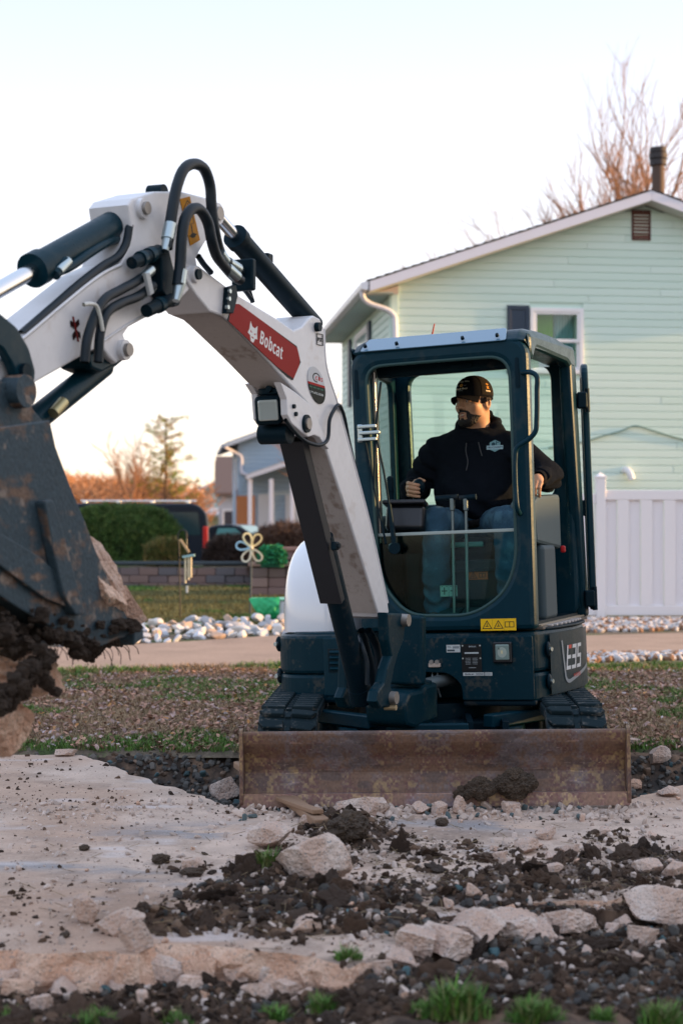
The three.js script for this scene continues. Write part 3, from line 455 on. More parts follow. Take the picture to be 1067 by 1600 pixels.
  mesh('roof', [extrZY([[-3.4, 1.8], [-1, 2.9], [1.4, 1.8], [1.4, 1.95], [-1, 3.05], [-3.4, 1.95]], -3.6, 0)], mat([0.34, 0.24, 0.18], 0.9), Q, { M: MQ });
}
{ // dark van with roof rails
  const C = thing('dark_van', 'dark blue van with bright roof rails parked behind the hedge', 'van'), M = frameM([-3.15, 0.16, -36], 4), pm = phys([0.004, 0.01, 0.022], 0.3, { ior: 1.3 });
  mesh('body', [extrXY(rounded([[-4.6, 0.25], [-4.55, 0.95], [-3.6, 1.15], [-2.9, 1.72], [-0.1, 1.72], [0.12, 1.5], [0.16, 0.95], [0.2, 0.3], [0.1, 0.22]], [0.1, 0.2, 0.3, 0.3, 0.25, 0.3, 0.05, 0.08, 0.05]), -1.85, 0, 0.06)], pm, C, { M });
  const wg = phys([0.02, 0.045, 0.055], 0.08, { ior: 1.35 });
  for (const [a, b] of [[-0.98, -0.02], [-2.0, -1.08], [-2.9, -2.1]]) mesh('side_window', [extrXY(rounded([[a, 1.0], [b, 1.0], [b - 0.05, 1.52], [a + 0.06, 1.52]], 0.06), -0.005, 0.012)], wg, C, { M });
  mesh('tail_light', [box(0.11, 0.5, 0.1, 0.09, 0.95, -0.04, 0.02)], mat([0.5, 0.008, 0.01], 0.2), C, { M }); mesh('tail_light', [box(0.11, 0.5, 0.1, 0.09, 0.95, -1.8, 0.02)], mat([0.5, 0.008, 0.01], 0.2), C, { M });
  mesh('roof_rail', [box(2.6, 0.04, 0.05, -1.4, 1.77, -0.15, 0.015), ...[-2.6, -1.85, -1.1, -0.3].map((x) => box(0.1, 0.08, 0.08, x, 1.75, -0.15, 0.02))], mat([0.8, 0.8, 0.8], 0.25, { metalness: 0.9 }), C, { M });
  for (const z of [0.0, -1.7]) for (const x of [-0.75, -3.7]) { const w = mesh('wheel', [cyl([x, 0.3, z - 0.12], [x, 0.3, z + 0.06], 0.32)], mat([0.015, 0.015, 0.017], 0.9), C, { M }); mesh('rim', [cyl([x, 0.3, z + 0.05], [x, 0.3, z + 0.075], 0.2)], mat([0.4, 0.4, 0.42], 0.4, { metalness: 0.8 }), w, { M }); }
  mesh('bumper', [box(0.14, 0.22, 1.8, 0.2, 0.42, -0.92, 0.05)], mat([0.015, 0.02, 0.03], 0.5), C, { M });
}
{ // dark car beyond the van
  const C = thing('dark_car', 'low dark car with greenish windscreen right of the van', 'car'), M = frameM([-2.85, 0.0, -42], -14), pm = phys([0.005, 0.01, 0.018], 0.3, { ior: 1.3 });
  mesh('body', [extrXY(rounded([[-1.1, 0.22], [-1.15, 0.75], [-0.7, 1.4], [0.1, 1.45], [0.85, 0.92], [1.9, 0.78], [2.15, 0.6], [2.15, 0.22]], [0.1, 0.2, 0.25, 0.3, 0.2, 0.2, 0.1, 0.1]), -1.6, 0, 0.06)], pm, C, { M });
  mesh('side_window', [extrXY([[-0.55, 0.88], [0.62, 0.9], [0.06, 1.33], [-0.4, 1.33]], -0.005, 0.012)], mat([0.12, 0.3, 0.3], 0.08), C, { M });
  mesh('windscreen', [extrXY([[0.13, 1.38], [0.16, 1.4], [0.83, 0.96], [0.8, 0.93]], -1.5, -0.1)], mat([0.08, 0.2, 0.2], 0.05), C, { M });
  for (const z of [0.0, -1.5]) for (const x of [-0.6, 1.45]) { const w = mesh('wheel', [cyl([x, 0.3, z - 0.1], [x, 0.3, z + 0.05], 0.3)], mat([0.015, 0.015, 0.017], 0.9), C, { M }); mesh('rim', [cyl([x, 0.3, z + 0.04], [x, 0.3, z + 0.065], 0.18)], mat([0.4, 0.4, 0.42], 0.4, { metalness: 0.8 }), w, { M }); }
  mesh('headlight', [box(0.1, 0.12, 0.4, 2.08, 0.66, -0.2, 0.03)], mat([0.7, 0.7, 0.7], 0.2), C, { M });
}
// ---------- yard ornaments ----------
{
  const D = 20.2, S = thing('shepherd_hook', 'thin black shepherd hook stake in the far lawn', 'garden hook', [-2.05, terr(-2.05, D), -D]);
  mesh('stake', [tube([[0.02, -0.05, 0], [0.01, 0.5, 0], [0.0, 0.98, 0], [-0.01, 1.08, 0], [0.03, 1.15, 0], [0.09, 1.13, 0], [0.1, 1.05, 0]], 0.009, 6, 50)], mat([0.01, 0.012, 0.014], 0.5), S);
  const c = thing('wind_chime', 'pale wind chime hanging from the shepherd hook', 'wind chime', [-1.945, terr(-2.05, D) + 0.62, -D + 0.02]);
  const wm = mat([0.75, 0.65, 0.42], 0.5); mesh('cord', [cyl([0, 0.42, 0], [0.0, 0.3, 0], 0.003, 0.003, 5)], wm, c); mesh('wing', [box(0.03, 0.2, 0.02, -0.03, 0.33, 0, 0.006, [0, 0, 0.6])], mat([0.5, 0.36, 0.2], 0.6), c); mesh('top_plate', [box(0.16, 0.03, 0.05, 0.02, 0.2, 0, 0.008, [0, 0, 0.15])], mat([0.3, 0.5, 0.5], 0.5), c); for (const dx of [-0.02, 0.02, 0.05]) mesh('chime_tube', [cyl([dx, 0.19, 0], [dx, -0.12 + dx, 0], 0.011)], wm, c); mesh('striker', [box(0.03, 0.09, 0.012, 0.0, -0.22, 0, 0.004)], mat([0.6, 0.6, 0.55], 0.5), c);
  const P = thing('pinwheel', 'spinning garden pinwheel with pale looped petals on a dark stake', 'pinwheel', [-1.155, terr(-1.155, 20.6), -20.6]);
  mesh('stake', [cyl([-0.02, -0.05, 0], [0, 0.95, 0], 0.012, 0.01, 8)], mat([0.02, 0.05, 0.07], 0.5), P);
  const pm = [mat([0.8, 0.7, 0.4], 0.35, { metalness: 0.3 }), mat([0.72, 0.66, 0.5], 0.4), mat([0.3, 0.5, 0.62], 0.4)];
  [[1.95, 0], [1.0, 0], [-0.95, 1], [-2.1, 1], [2.95, 2]].forEach(([a, k]) => { const loop = []; for (let i = 0; i < 14; i++) { const t = i / 14 * 6.2832; loop.push([0.11 + 0.1 * Math.cos(t), 0.05 * Math.sin(t) * (1.2 + 0.5 * Math.cos(t))]); } const hole = loop.map(([x, y]) => [0.118 + (x - 0.11) * 0.7, y * 0.62]); mesh('petal', [extrXY(loop, -0.003, 0.003, 0, [hole]).rotateX(0.25).rotateZ(a).translate(0.0, 0.9, 0.03)], pm[k], P); });
  mesh('hub', [new THREE.SphereGeometry(0.025, 12, 8).translate(0, 0.9, 0.04)], pm[1], P);
  const gs = bush('potted_plant', 'bright green leafy plant just behind the pinwheel', 'plant', [-0.98, terr(-1, 22.6) + 0.52, -22.7], 0.2, 0.26, 0.14, 500, [[0.02, 0.22, 0.09], [0.03, 0.3, 0.12]], leafGeo, 0.08, 12, [0.01, 0.08, 0.04]);
  const K = thing('green_crate', 'pale storage box draped with bright green netting behind the stones', 'box', [-0.78, terr(-0.8, 19.9) + 0.02, -19.9]);
  mesh('box_body', [extrXZ(rect(0.0, -0.2, 0.34, 0.2, 0.03), 0, 0.27, 0.01)], mat([0.62, 0.64, 0.7], 0.5), K); mesh('lid', [extrXZ(rect(-0.02, -0.22, 0.36, 0.22, 0.03), 0.272, 0.3, 0.01)], mat([0.25, 0.6, 0.42], 0.5), K);
  mesh('netting', [grid(24, 16, (u, v) => { const x = lerp(-0.36, 0.02, u), w = 0.03 * noise2(u * 9, v * 9, 4); return [x + (1 - v) * 0.16 * (1 - u), 0.02 + v * 0.28 + 0.02 * u, 0.2 + w + 0.06 * Math.sin(v * 3)]; }), extrXZ(rect(-0.34, -0.15, 0.0, 0.2), 0.28, 0.3)], mat([0.01, 0.34, 0.12], 0.55), K);
  const g2 = thing('green_pot', 'small dark teal pot among the stones at the hook', 'pot', [-1.78, terr(-1.8, 19.4), -19.4]); mesh('pot', [new THREE.LatheGeometry([[0.0, 0], [0.06, 0], [0.09, 0.1], [0.1, 0.12], [0.085, 0.12], [0.07, 0.03]].map((p) => new THREE.Vector2(...p)), 16)], mat([0.03, 0.2, 0.16], 0.5), g2);
  const bb = thing('blue_bowl', 'small bright blue bowl on the planter ledge below the pinwheel', 'bowl', [-1.02, terr(-1, 23.2) + 0.5, -23.08]); mesh('bowl', [new THREE.LatheGeometry([[0.0, 0], [0.04, 0], [0.08, 0.07], [0.075, 0.07], [0.03, 0.01]].map((p) => new THREE.Vector2(...p)), 16)], mat([0.02, 0.14, 0.5], 0.4), bb);
  const e1 = thing('stone_edging', 'flat grey kerb stones at the lawn edge behind the bucket', 'edging', [-2.6, terr(-2.6, 19.3), -19.3]); for (let i = 0; i < 4; i++) mesh('edging_stone', [box(0.3, 0.06, 0.12, i * 0.31, 0.03, 0, 0.015)], mat([0.5 - (i % 2) * 0.06, 0.5, 0.52], 0.8), e1);
}
{ // buildings to the right of the frame that keep the low sun off the yard
  const hs = thing('neighbour_house', 'tall neighbouring house to the right, outside the view', 'house'), w = mat([0.5, 0.48, 0.44], 0.8);
  mesh('wall', [box(8, 6, 18, 19, 3, -0.05)], w, hs); mesh('roof', [extrZY([[-9.15, 5.9], [-0.2, 8.6], [9.0, 5.9], [9.0, 6.1], [-0.2, 8.9], [-9.15, 6.1]], 14.6, 23.4)], mat([0.06, 0.055, 0.055], 0.9), hs);
  const gr = thing('neighbour_garage', 'low garage to the right, outside the view', 'garage'); mesh('wall', [box(6, 3.1, 5.1, 18, 1.55, -12.05)], w, gr); mesh('roof', [box(6.6, 0.2, 5.4, 18, 3.2, -12.05)], mat([0.06, 0.055, 0.055], 0.9), gr); mesh('garage_door', [box(0.06, 2.1, 2.6, 14.95, 1.05, -12, 0.01)], mat([0.6, 0.6, 0.6], 0.6), gr);
}

// ================= the excavator =================
const MU = frameM([0.48, -0.18, -9.02], -20.5, 2.2), MT = frameM([0.5, -0.18, -9.0], -2.5, 0.8), MB = frameM([0.366, 0, -8.35], -25);
const MUi = MU.clone().invert(), MBi = MB.clone().invert();
function onPlane(Mi, px, py, ax, val) { // the point of a machine plane that the photograph shows at a pixel
  const o = V(0, EYE, 0).applyMatrix4(Mi), d = V(...at(px, py, 1)).applyMatrix4(Mi).sub(o), k = ['x', 'y', 'z'][ax];
  return o.addScaledVector(d, (val - o[k]) / d[k]);
}
const up = (px, py, z) => onPlane(MUi, px, py, 2, z).toArray();                 // upper structure, plane of constant z
const us = (px, py, x) => onPlane(MUi, px, py, 0, x).toArray();                 // upper structure, plane of constant x
const bp = (px, py, w) => onPlane(MBi, px, py, 0, w).toArray();                 // boom frame: x across, y up, z outwards
const bz = (list, w) => list.map(([x, y]) => { const p = bp(x, y, w); return [p[2], p[1]]; });
const E = {};
{
  const speck = (base, dirt, amt, sc, s) => colorTex(512, 512, (u, v) => { const a = fbm(u * 5, v * 5, 4, s), b = fbm(u * 26, v * 26, 3, s + 3), c = noise2(u * 190, v * 190, s), k = clamp(smooth(0.52, 0.75, a * 0.6 + b * 0.4) * amt + (c > 0.93 && a > 0.45 ? 0.5 : 0) * amt); return base.map((q, i) => lerp(q * (0.94 + 0.12 * b), dirt[i], k)); }, sc, sc);
  const scr = greyTex(512, 512, (u, v) => 0.35 + 0.3 * fbm(u * 8, v * 8, 4, 91) + 0.16 * noise2(u * 120, v * 120, 5), 1, 1);
  E.dark = phys([1, 1, 1], 0.62, { map: speck([0.0025, 0.025, 0.039], [0.04, 0.05, 0.05], 0.4, 1.2, 61), roughnessMap: scr, ior: 1.4, specularIntensity: 0.42, specularColor: lin(0.75, 0.92, 1) });
  E.muddy = phys([1, 1, 1], 0.7, { map: speck([0.0022, 0.022, 0.034], [0.085, 0.075, 0.06], 0.5, 2.3, 66), roughnessMap: scr, ior: 1.4, specularIntensity: 0.35, specularColor: lin(0.75, 0.92, 1) });
  E.black = phys([1, 1, 1], 0.5, { ior: 1.36, specularIntensity: 0.5, specularColor: lin(0.5, 0.85, 1), map: speck([0.003, 0.011, 0.018], [0.045, 0.04, 0.034], 0.55, 1.5, 62) });
  E.white = phys([1, 1, 1], 0.42, { map: speck([0.66, 0.66, 0.68], [0.36, 0.29, 0.24], 0.4, 1.2, 63), clearcoat: 0.3, clearcoatRoughness: 0.3 });
  E.grime = phys([1, 1, 1], 0.6, { map: speck([0.47, 0.425, 0.4], [0.22, 0.16, 0.125], 0.8, 1.6, 64) });
  E.cowl = phys([0.74, 0.76, 0.8], 0.22, { clearcoat: 1, clearcoatRoughness: 0.08 });
  E.steel = mat([0.62, 0.64, 0.66], 0.18, { metalness: 1 });
  E.zinc = mat([0.42, 0.5, 0.52], 0.35, { metalness: 0.9 });
  E.bolt = mat([0.3, 0.28, 0.26], 0.5, { metalness: 0.7 });
  E.hose = phys([0.003, 0.011, 0.018], 0.5, { ior: 1.38 });
  E.rubber = phys([1, 1, 1], 0.8, { specularIntensity: 0.4, map: speck([0.008, 0.02, 0.026], [0.15, 0.14, 0.125], 0.7, 2.2, 65) });
  E.cabin = mat([0.012, 0.03, 0.036], 0.8); E.seat = mat([0.006, 0.009, 0.012], 0.9);
  E.glass = phys([0.9, 1, 0.97], 0.01, { transmission: 1, thickness: 0, ior: 1.38 }); E.tint = phys([0.74, 0.92, 0.88], 0.02, { transmission: 1, thickness: 0, ior: 1.3 });
  E.rust = phys([1, 1, 1], 1, { map: colorTex(2048, 512, (u, v) => {
    const x = u * 8, y = v * 2, a = fbm(x * 1.1, y * 1.3, 5, 71), b = fbm(x * 5, y * 5, 4, 72), st = fbm(x * 1.6, y * 4.5, 4, 73), sc = fbm(x * 3 + y * 2, y * 22, 3, 74), c = noise2(x * 60, y * 60, 4), e = noise2(x * 26, y * 26, 9);
    const rust = [0.15, 0.085, 0.055], red = [0.125, 0.06, 0.048], grey = [0.15, 0.135, 0.145], mud = [0.26, 0.17, 0.08], dk = [0.055, 0.04, 0.04];
    let q = rust.map((w, i) => lerp(w, red[i], smooth(0.4, 0.6, b))); q = q.map((w, i) => lerp(w, grey[i], smooth(0.44, 0.68, a * 0.6 + e * 0.15 + b * 0.25) * 0.8));
    q = q.map((w, i) => lerp(w, dk[i], smooth(0.55, 0.7, st) * 0.6)); q = q.map((w, i) => lerp(w, mud[i], smooth(0.54, 0.74, b * 0.5 + (1 - a) * 0.3 + e * 0.22) * 0.9));
    if (sc > 0.72 && a > 0.5) q = q.map((w) => w * 1.35 + 0.015); if (c > 0.94 && b > 0.5) q = [0.36, 0.28, 0.16]; if (c < 0.05) q = q.map((w) => w * 0.5); return q.map((w) => w * (0.8 + 0.4 * noise2(x * 34, y * 34, 2)));
  }, 0.5, 1.8), roughnessMap: scr, bumpMap: scr, bumpScale: 0.004, metalness: 0.1 });
  E.mudsteel = phys([1, 1, 1], 0.7, { map: colorTex(1024, 1024, (u, v) => { const a = fbm(u * 13, v * 13, 5, 81), b = fbm(u * 40, v * 40, 4, 82), s = fbm(u * 6, v * 40, 4, 83), dk = [0.026, 0.05, 0.066], rs = [0.13, 0.078, 0.052], md = [0.24, 0.19, 0.155]; let q = dk.map((w, i) => lerp(w, rs[i], smooth(0.5, 0.68, a * 0.65 + s * 0.35))); q = q.map((w, i) => lerp(w, md[i], smooth(0.58, 0.74, b * 0.5 + a * 0.5) * 0.8)); return q.map((w) => w * (0.8 + 0.4 * noise2(u * 150, v * 150, 2))); }, 0.9, 0.9), bumpMap: scr, bumpScale: 0.006 });
}
const X = thing('mini_excavator', 'compact white and dark blue excavator with a glazed cab, rusty dozer blade and raised boom', 'excavator', [0, 0, 0]);
const T = { M: MT }, U = { M: MU }, B = { M: MB };
const part = (n, g, m, fr, parent = X, keep) => mesh(n, g, m, parent, { M: fr.M, keep });

// ---- tracks ----
for (const s of [-1, 1]) {
  const xc = s * 0.725, w = 0.3, zf = 0.8, zr = -0.84, R = 0.25, yc = 0.27, path = [];
  const per = []; { const n = 26; for (let i = 0; i <= n; i++) { const a = Math.PI / 2 - i / n * Math.PI; per.push([zf + R * Math.cos(a), yc + R * Math.sin(a)]); } for (let i = 0; i <= n; i++) { const a = -Math.PI / 2 - i / n * Math.PI; per.push([zr + R * Math.cos(a), yc + R * Math.sin(a)]); } }
  const inner = per.map(([z, y]) => { const cz = z > zf ? zf : z < zr ? zr : z, dz = z - cz, dy = y - yc, L = Math.hypot(dz, dy) || 1; return [cz + dz / L * (Math.abs(z - cz) > 0 || true ? L - 0.035 : L), yc + dy * (L - 0.035) / L]; });
  const band = part('track', [extrZY(per, xc - w / 2, xc + w / 2, 0.012, [inner])], E.rubber, T);
  // lugs, each its own piece, at even steps along the loop
  const closed = [...per, per[0]], seg = []; let tot = 0; for (let i = 0; i < closed.length - 1; i++) { const l = Math.hypot(closed[i + 1][0] - closed[i][0], closed[i + 1][1] - closed[i][1]); seg.push([tot, l]); tot += l; }
  const N = 52; for (let i = 0; i < N; i++) {
    const d = i / N * tot; let k = 0; while (k < seg.length - 1 && seg[k][0] + seg[k][1] < d) k++;
    const t = seg[k][1] ? (d - seg[k][0]) / seg[k][1] : 0, z = lerp(closed[k][0], closed[k + 1][0], t), y = lerp(closed[k][1], closed[k + 1][1], t), ang = Math.atan2(closed[k + 1][1] - closed[k][1], closed[k + 1][0] - closed[k][0]);
    const hw = w / 2 - 0.03, gs = [-1, 1].map((q) => { const g = extrXZ([[q * 0.02, -0.026], [q * hw, -0.02 + q * 0.012], [q * (w / 2 - 0.004), 0.0 + q * 0.012], [q * hw, 0.03 + q * 0.012], [q * 0.02, 0.024]].sort((a, b) => 0), 0, 0.026, 0.006); return g; });
    const link = box(0.03, 0.02, 0.03, 0, 0.004, 0.02, 0.004);
    const L = mergeGeometries([...gs, link].map((g) => clean(g))); L.rotateX(-ang); L.translate(xc, y, z);
    part('track_lug', [L], E.rubber, T, band);
  }
  part('idler_wheel', [cyl([xc - 0.09, yc, zf], [xc + 0.09, yc, zf], R - 0.05, R - 0.05, 28)], E.black, T);
  const sp = part('sprocket', [cyl([xc - 0.06, yc, zr], [xc + 0.06, yc, zr], R - 0.06, R - 0.06, 28), cyl([xc - 0.11, yc, zr], [xc + 0.11, yc, zr], 0.11, 0.11, 20)], E.black, T);
  part('track_frame', [box(0.14, 0.17, 1.3, xc, 0.28, 0, 0.02)], E.black, T);
  for (const z of [-0.5, -0.15, 0.2, 0.5]) part('roller', [cyl([xc - 0.1, 0.1, z], [xc + 0.1, 0.1, z], 0.07)], E.black, T);
}
part('undercarriage', [box(1.2, 0.16, 0.8, 0, 0.34, 0, 0.03), box(0.42, 0.2, 0.9, -0.02, 0.25, 0.35, 0.03), cyl([0, 0.36, 0], [0, 0.5, 0], 0.4, 0.4, 32), box(0.03, 0.3, 0.4, 0.2, 0.3, 0.6), box(0.03, 0.3, 0.4, 0.38, 0.3, 0.6)], E.black, T);
part('pivot_plate', [box(0.42, 0.3, 0.03, -0.02, 0.3, 0.83, 0.012), cyl([0.0, 0.33, 0.84], [0, 0.33, 0.87], 0.016), cyl([0.15, 0.38, 0.84], [0.15, 0.38, 0.86], 0.012)], E.dark, T);
for (const s of [-1, 1]) part('blade_arm', [extrXZ([[s * 0.42, 0.3], [s * 0.52, 0.3], [s * 0.34, 1.66], [s * 0.24, 1.66]], 0.3, 0.4, 0.015), box(0.07, 0.07, 0.66, s * 0.52, 0.44, 0.45, 0.01, [0, s * -0.75, 0])], E.dark, T);
{ // ---- dozer blade ----
  const prof = [[1.72, 0.52], [1.735, 0.53], [1.745, 0.515], [1.735, 0.47], [1.69, 0.4], [1.675, 0.33], [1.695, 0.265], [1.735, 0.225], [1.715, 0.215], [1.67, 0.25], [1.648, 0.33], [1.665, 0.41], [1.7, 0.48]];
  const bl = part('dozer_blade', [extrZY(rounded(prof, 0.012, 2), -0.865, 0.865)], E.rust, T);
  part('cutting_edge', [extrZY([[1.733, 0.245], [1.752, 0.245], [1.766, 0.185], [1.75, 0.182]], -0.878, 0.878, 0.004)], phys([1.5, 1.55, 1.7], 0.5, { map: E.rust.map, metalness: 0.3 }), T, bl);
  for (const s of [-1, 1]) part('end_plate', [extrZY(rounded([[1.62, 0.2], [1.765, 0.19], [1.77, 0.22], [1.755, 0.53], [1.72, 0.545], [1.62, 0.45]], 0.02, 3), s > 0 ? 0.866 : -0.884, s > 0 ? 0.884 : -0.866, 0.004)], E.rust, T, bl);
}

// ---- lower body of the upper structure ----
const plan = rounded([[-0.55, 0.4], [-0.3, 0.4], [-0.295, 0.14], [0.045, 0.14], [0.05, 0.385], [0.745, 0.385], [0.8, 0.17], [0.85, -0.2], [0.82, -0.56], [0.62, -0.82], [0.3, -0.93], [-0.3, -0.93], [-0.62, -0.8], [-0.8, -0.5], [-0.82, -0.1], [-0.79, 0.2], [-0.7, 0.34]], [0.04, 0.03, 0.05, 0.05, 0.03, 0.06, 0.2, 0.3, 0.3, 0.3, 0.3, 0.3, 0.3, 0.3, 0.3, 0.2, 0.12]);
const planLow = rounded([[-0.55, 0.4], [-0.3, 0.4], [-0.295, 0.14], [0.345, 0.14], [0.345, 0.385], [0.745, 0.385], [0.8, 0.17], [0.85, -0.2], [0.82, -0.56], [0.62, -0.82], [0.3, -0.93], [-0.3, -0.93], [-0.62, -0.8], [-0.8, -0.5], [-0.82, -0.1], [-0.79, 0.2], [-0.7, 0.34]], [0.04, 0.03, 0.05, 0.03, 0.03, 0.06, 0.2, 0.3, 0.3, 0.3, 0.3, 0.3, 0.3, 0.3, 0.3, 0.2, 0.12]);
part('lower_body', [extrXZ(plan, 0.66, 0.875, 0.02), extrXZ(planLow, 0.5, 0.658, 0.02)], E.muddy, U);
part('side_panel', [extrXZ(rounded([[-0.442, 0.405], [-0.31, 0.405], [-0.31, 0.2], [-0.442, 0.2]], 0.012), 0.535, 0.862, 0.01)], E.dark, U);
{ const l = part('louver_frame', [box(0.11, 0.13, 0.006, -0.355, 0.735, 0.4055)], E.black, U); for (let i = 0; i < 4; i++) part('louver', [box(0.09, 0.012, 0.02, -0.355, 0.692 + i * 0.03, 0.41, 0.004, [0.6, 0, 0])], E.dark, U, l); }
{ // front panel with arched opening, seam proud of the body
  const fp = part('front_panel', [extrXY(rounded([[0.345, 0.515], [0.345, 0.6], [0.27, 0.665], [0.06, 0.665], [0.06, 0.855], [0.738, 0.855], [0.738, 0.515]], [0.01, 0.06, 0.06, 0, 0.01, 0.015, 0.015]), 0.386, 0.402, 0.006)], E.muddy, U);
  part('bumper_edge', [box(0.4, 0.03, 0.05, 0.545, 0.498, 0.37, 0.012)], E.black, U);
  const hl = part('headlight', [box(0.105, 0.115, 0.02, 0.577, 0.768, 0.408, 0.012)], mat([0.006, 0.008, 0.012], 0.3), U);
  part('lens', [box(0.075, 0.083, 0.012, 0.577, 0.77, 0.416, 0.01)], mat([1, 1, 1], 0.12, { map: canvasTex(64, 64, (g) => { g.fillStyle = '#7f938f'; g.fillRect(0, 0, 64, 64); g.fillStyle = '#a9b5ac'; g.beginPath(); g.arc(32, 32, 22, 0, 7); g.fill(); g.fillStyle = '#dcd2a8'; g.fillRect(27, 24, 8, 14); g.fillStyle = '#53645f'; g.fillRect(14, 12, 6, 8); }), metalness: 0.2 }), U, hl, true);
  const cl = part('cable_clamp', [box(0.065, 0.022, 0.02, 0.2, 0.705, 0.41, 0.004)], mat([0.45, 0.36, 0.3], 0.7), U); for (const d of [-0.016, 0.016]) part('bolt_head', [cyl([0.2 + d, 0.722, 0.405], [0.2 + d, 0.722, 0.422], 0.012, 0.012, 8)], E.bolt, U, cl);
  part('slew_hose', [tube([[0.17, 0.67, 0.36], [0.175, 0.6, 0.38], [0.18, 0.53, 0.36]], 0.006, 6), tube([[0.2, 0.67, 0.36], [0.2, 0.6, 0.38], [0.21, 0.53, 0.36]], 0.006, 6)], E.zinc, U);
}
// flat print: labels laid 2 mm proud of the panel that carries them
function label(name, M, quad, tex, parent = X, rough = 0.4) { // quad: four local points, bottom-left first, anticlockwise
  const g = new THREE.BufferGeometry(); const [a, b, c, d] = quad;
  g.setAttribute('position', new THREE.Float32BufferAttribute([...a, ...b, ...c, ...a, ...c, ...d], 3)); g.setAttribute('uv', new THREE.Float32BufferAttribute([0, 0, 1, 0, 1, 1, 0, 0, 1, 1, 0, 1], 2)); g.computeVertexNormals();
  return mesh(name, g, mat([1, 1, 1], rough, { map: tex, transparent: true }), parent, { M, keep: true });
}
const frontQuad = (x0, y0, x1, y1, z) => [[x0, y0, z], [x1, y0, z], [x1, y1, z], [x0, y1, z]];
const tri = (g, x, y, s) => { g.lineWidth = s * 0.1; g.strokeStyle = '#151515'; g.beginPath(); g.moveTo(x, y - s * 0.55); g.lineTo(x + s * 0.6, y + s * 0.45); g.lineTo(x - s * 0.6, y + s * 0.45); g.closePath(); g.stroke(); g.fillStyle = '#151515'; g.fillRect(x - s * 0.05, y - s * 0.2, s * 0.1, s * 0.35); g.fillRect(x - s * 0.22, y + s * 0.12, s * 0.44, s * 0.1); };
const book = (g, x, y, s) => { g.lineWidth = s * 0.09; g.strokeStyle = '#151515'; g.strokeRect(x - s * 0.6, y - s * 0.35, s * 0.6, s * 0.7); g.strokeRect(x, y - s * 0.35, s * 0.6, s * 0.7); };
label('warning_label', MU, frontQuad(0.462, 0.884, 0.655, 0.947, 0.405), canvasTex(256, 84, (g, w, h) => { g.fillStyle = '#e9b800'; g.fillRect(0, 0, w, h); tri(g, 46, 44, 54); tri(g, 128, 44, 54); book(g, 208, 42, 52); g.fillStyle = '#8a6f00'; g.fillRect(84, 4, 2, 76); g.fillRect(168, 4, 2, 76); }));
label('serial_plate', MU, frontQuad(0.35, 0.668, 0.46, 0.815, 0.405), canvasTex(128, 170, (g, w, h) => { g.fillStyle = '#060b10'; g.fillRect(0, 0, w, h); g.fillStyle = '#aeb6b8'; g.font = 'bold 14px sans-serif'; g.fillText('Bobcat', 48, 20); g.fillRect(20, 50, 90, 10); for (let i = 0; i < 5; i++) { g.fillRect(24, 86 + i * 9, 34, 2); g.fillRect(68, 86 + i * 9, 34, 2); } g.fillRect(44, 144, 46, 3); g.fillStyle = '#b8beb8'; for (const [x, y] of [[8, 10], [120, 10], [8, 88], [120, 88]]) { g.beginPath(); g.arc(x, y, 5, 0, 7); g.fill(); } }));
label('serial_label', MU, frontQuad(0.268, 0.772, 0.344, 0.812, 0.405), canvasTex(128, 64, (g, w, h) => { g.fillStyle = '#b6bcbc'; g.fillRect(0, 0, w, h); g.fillStyle = '#39434a'; for (let i = 0; i < 24; i++) g.fillRect(58 + i * 2.6, 12, (i * 7 % 3) * 0.8 + 0.5, 20); g.fillRect(6, 40, 70, 16); g.fillRect(8, 10, 30, 4); g.fillRect(8, 20, 36, 3); }));
label('serial_label', MU, frontQuad(0.355, 0.646, 0.515, 0.664, 0.405), canvasTex(256, 32, (g, w, h) => { g.fillStyle = '#b6bcbc'; g.fillRect(0, 0, 186, h); g.fillRect(192, 0, 64, h); g.fillStyle = '#10181c'; g.font = 'bold 24px sans-serif'; g.fillText('Bobcat', 16, 25); for (let i = 0; i < 3; i++) { g.fillRect(112, 7 + i * 8, 66, 3); g.fillRect(198, 7 + i * 8, 50, 2); } }));
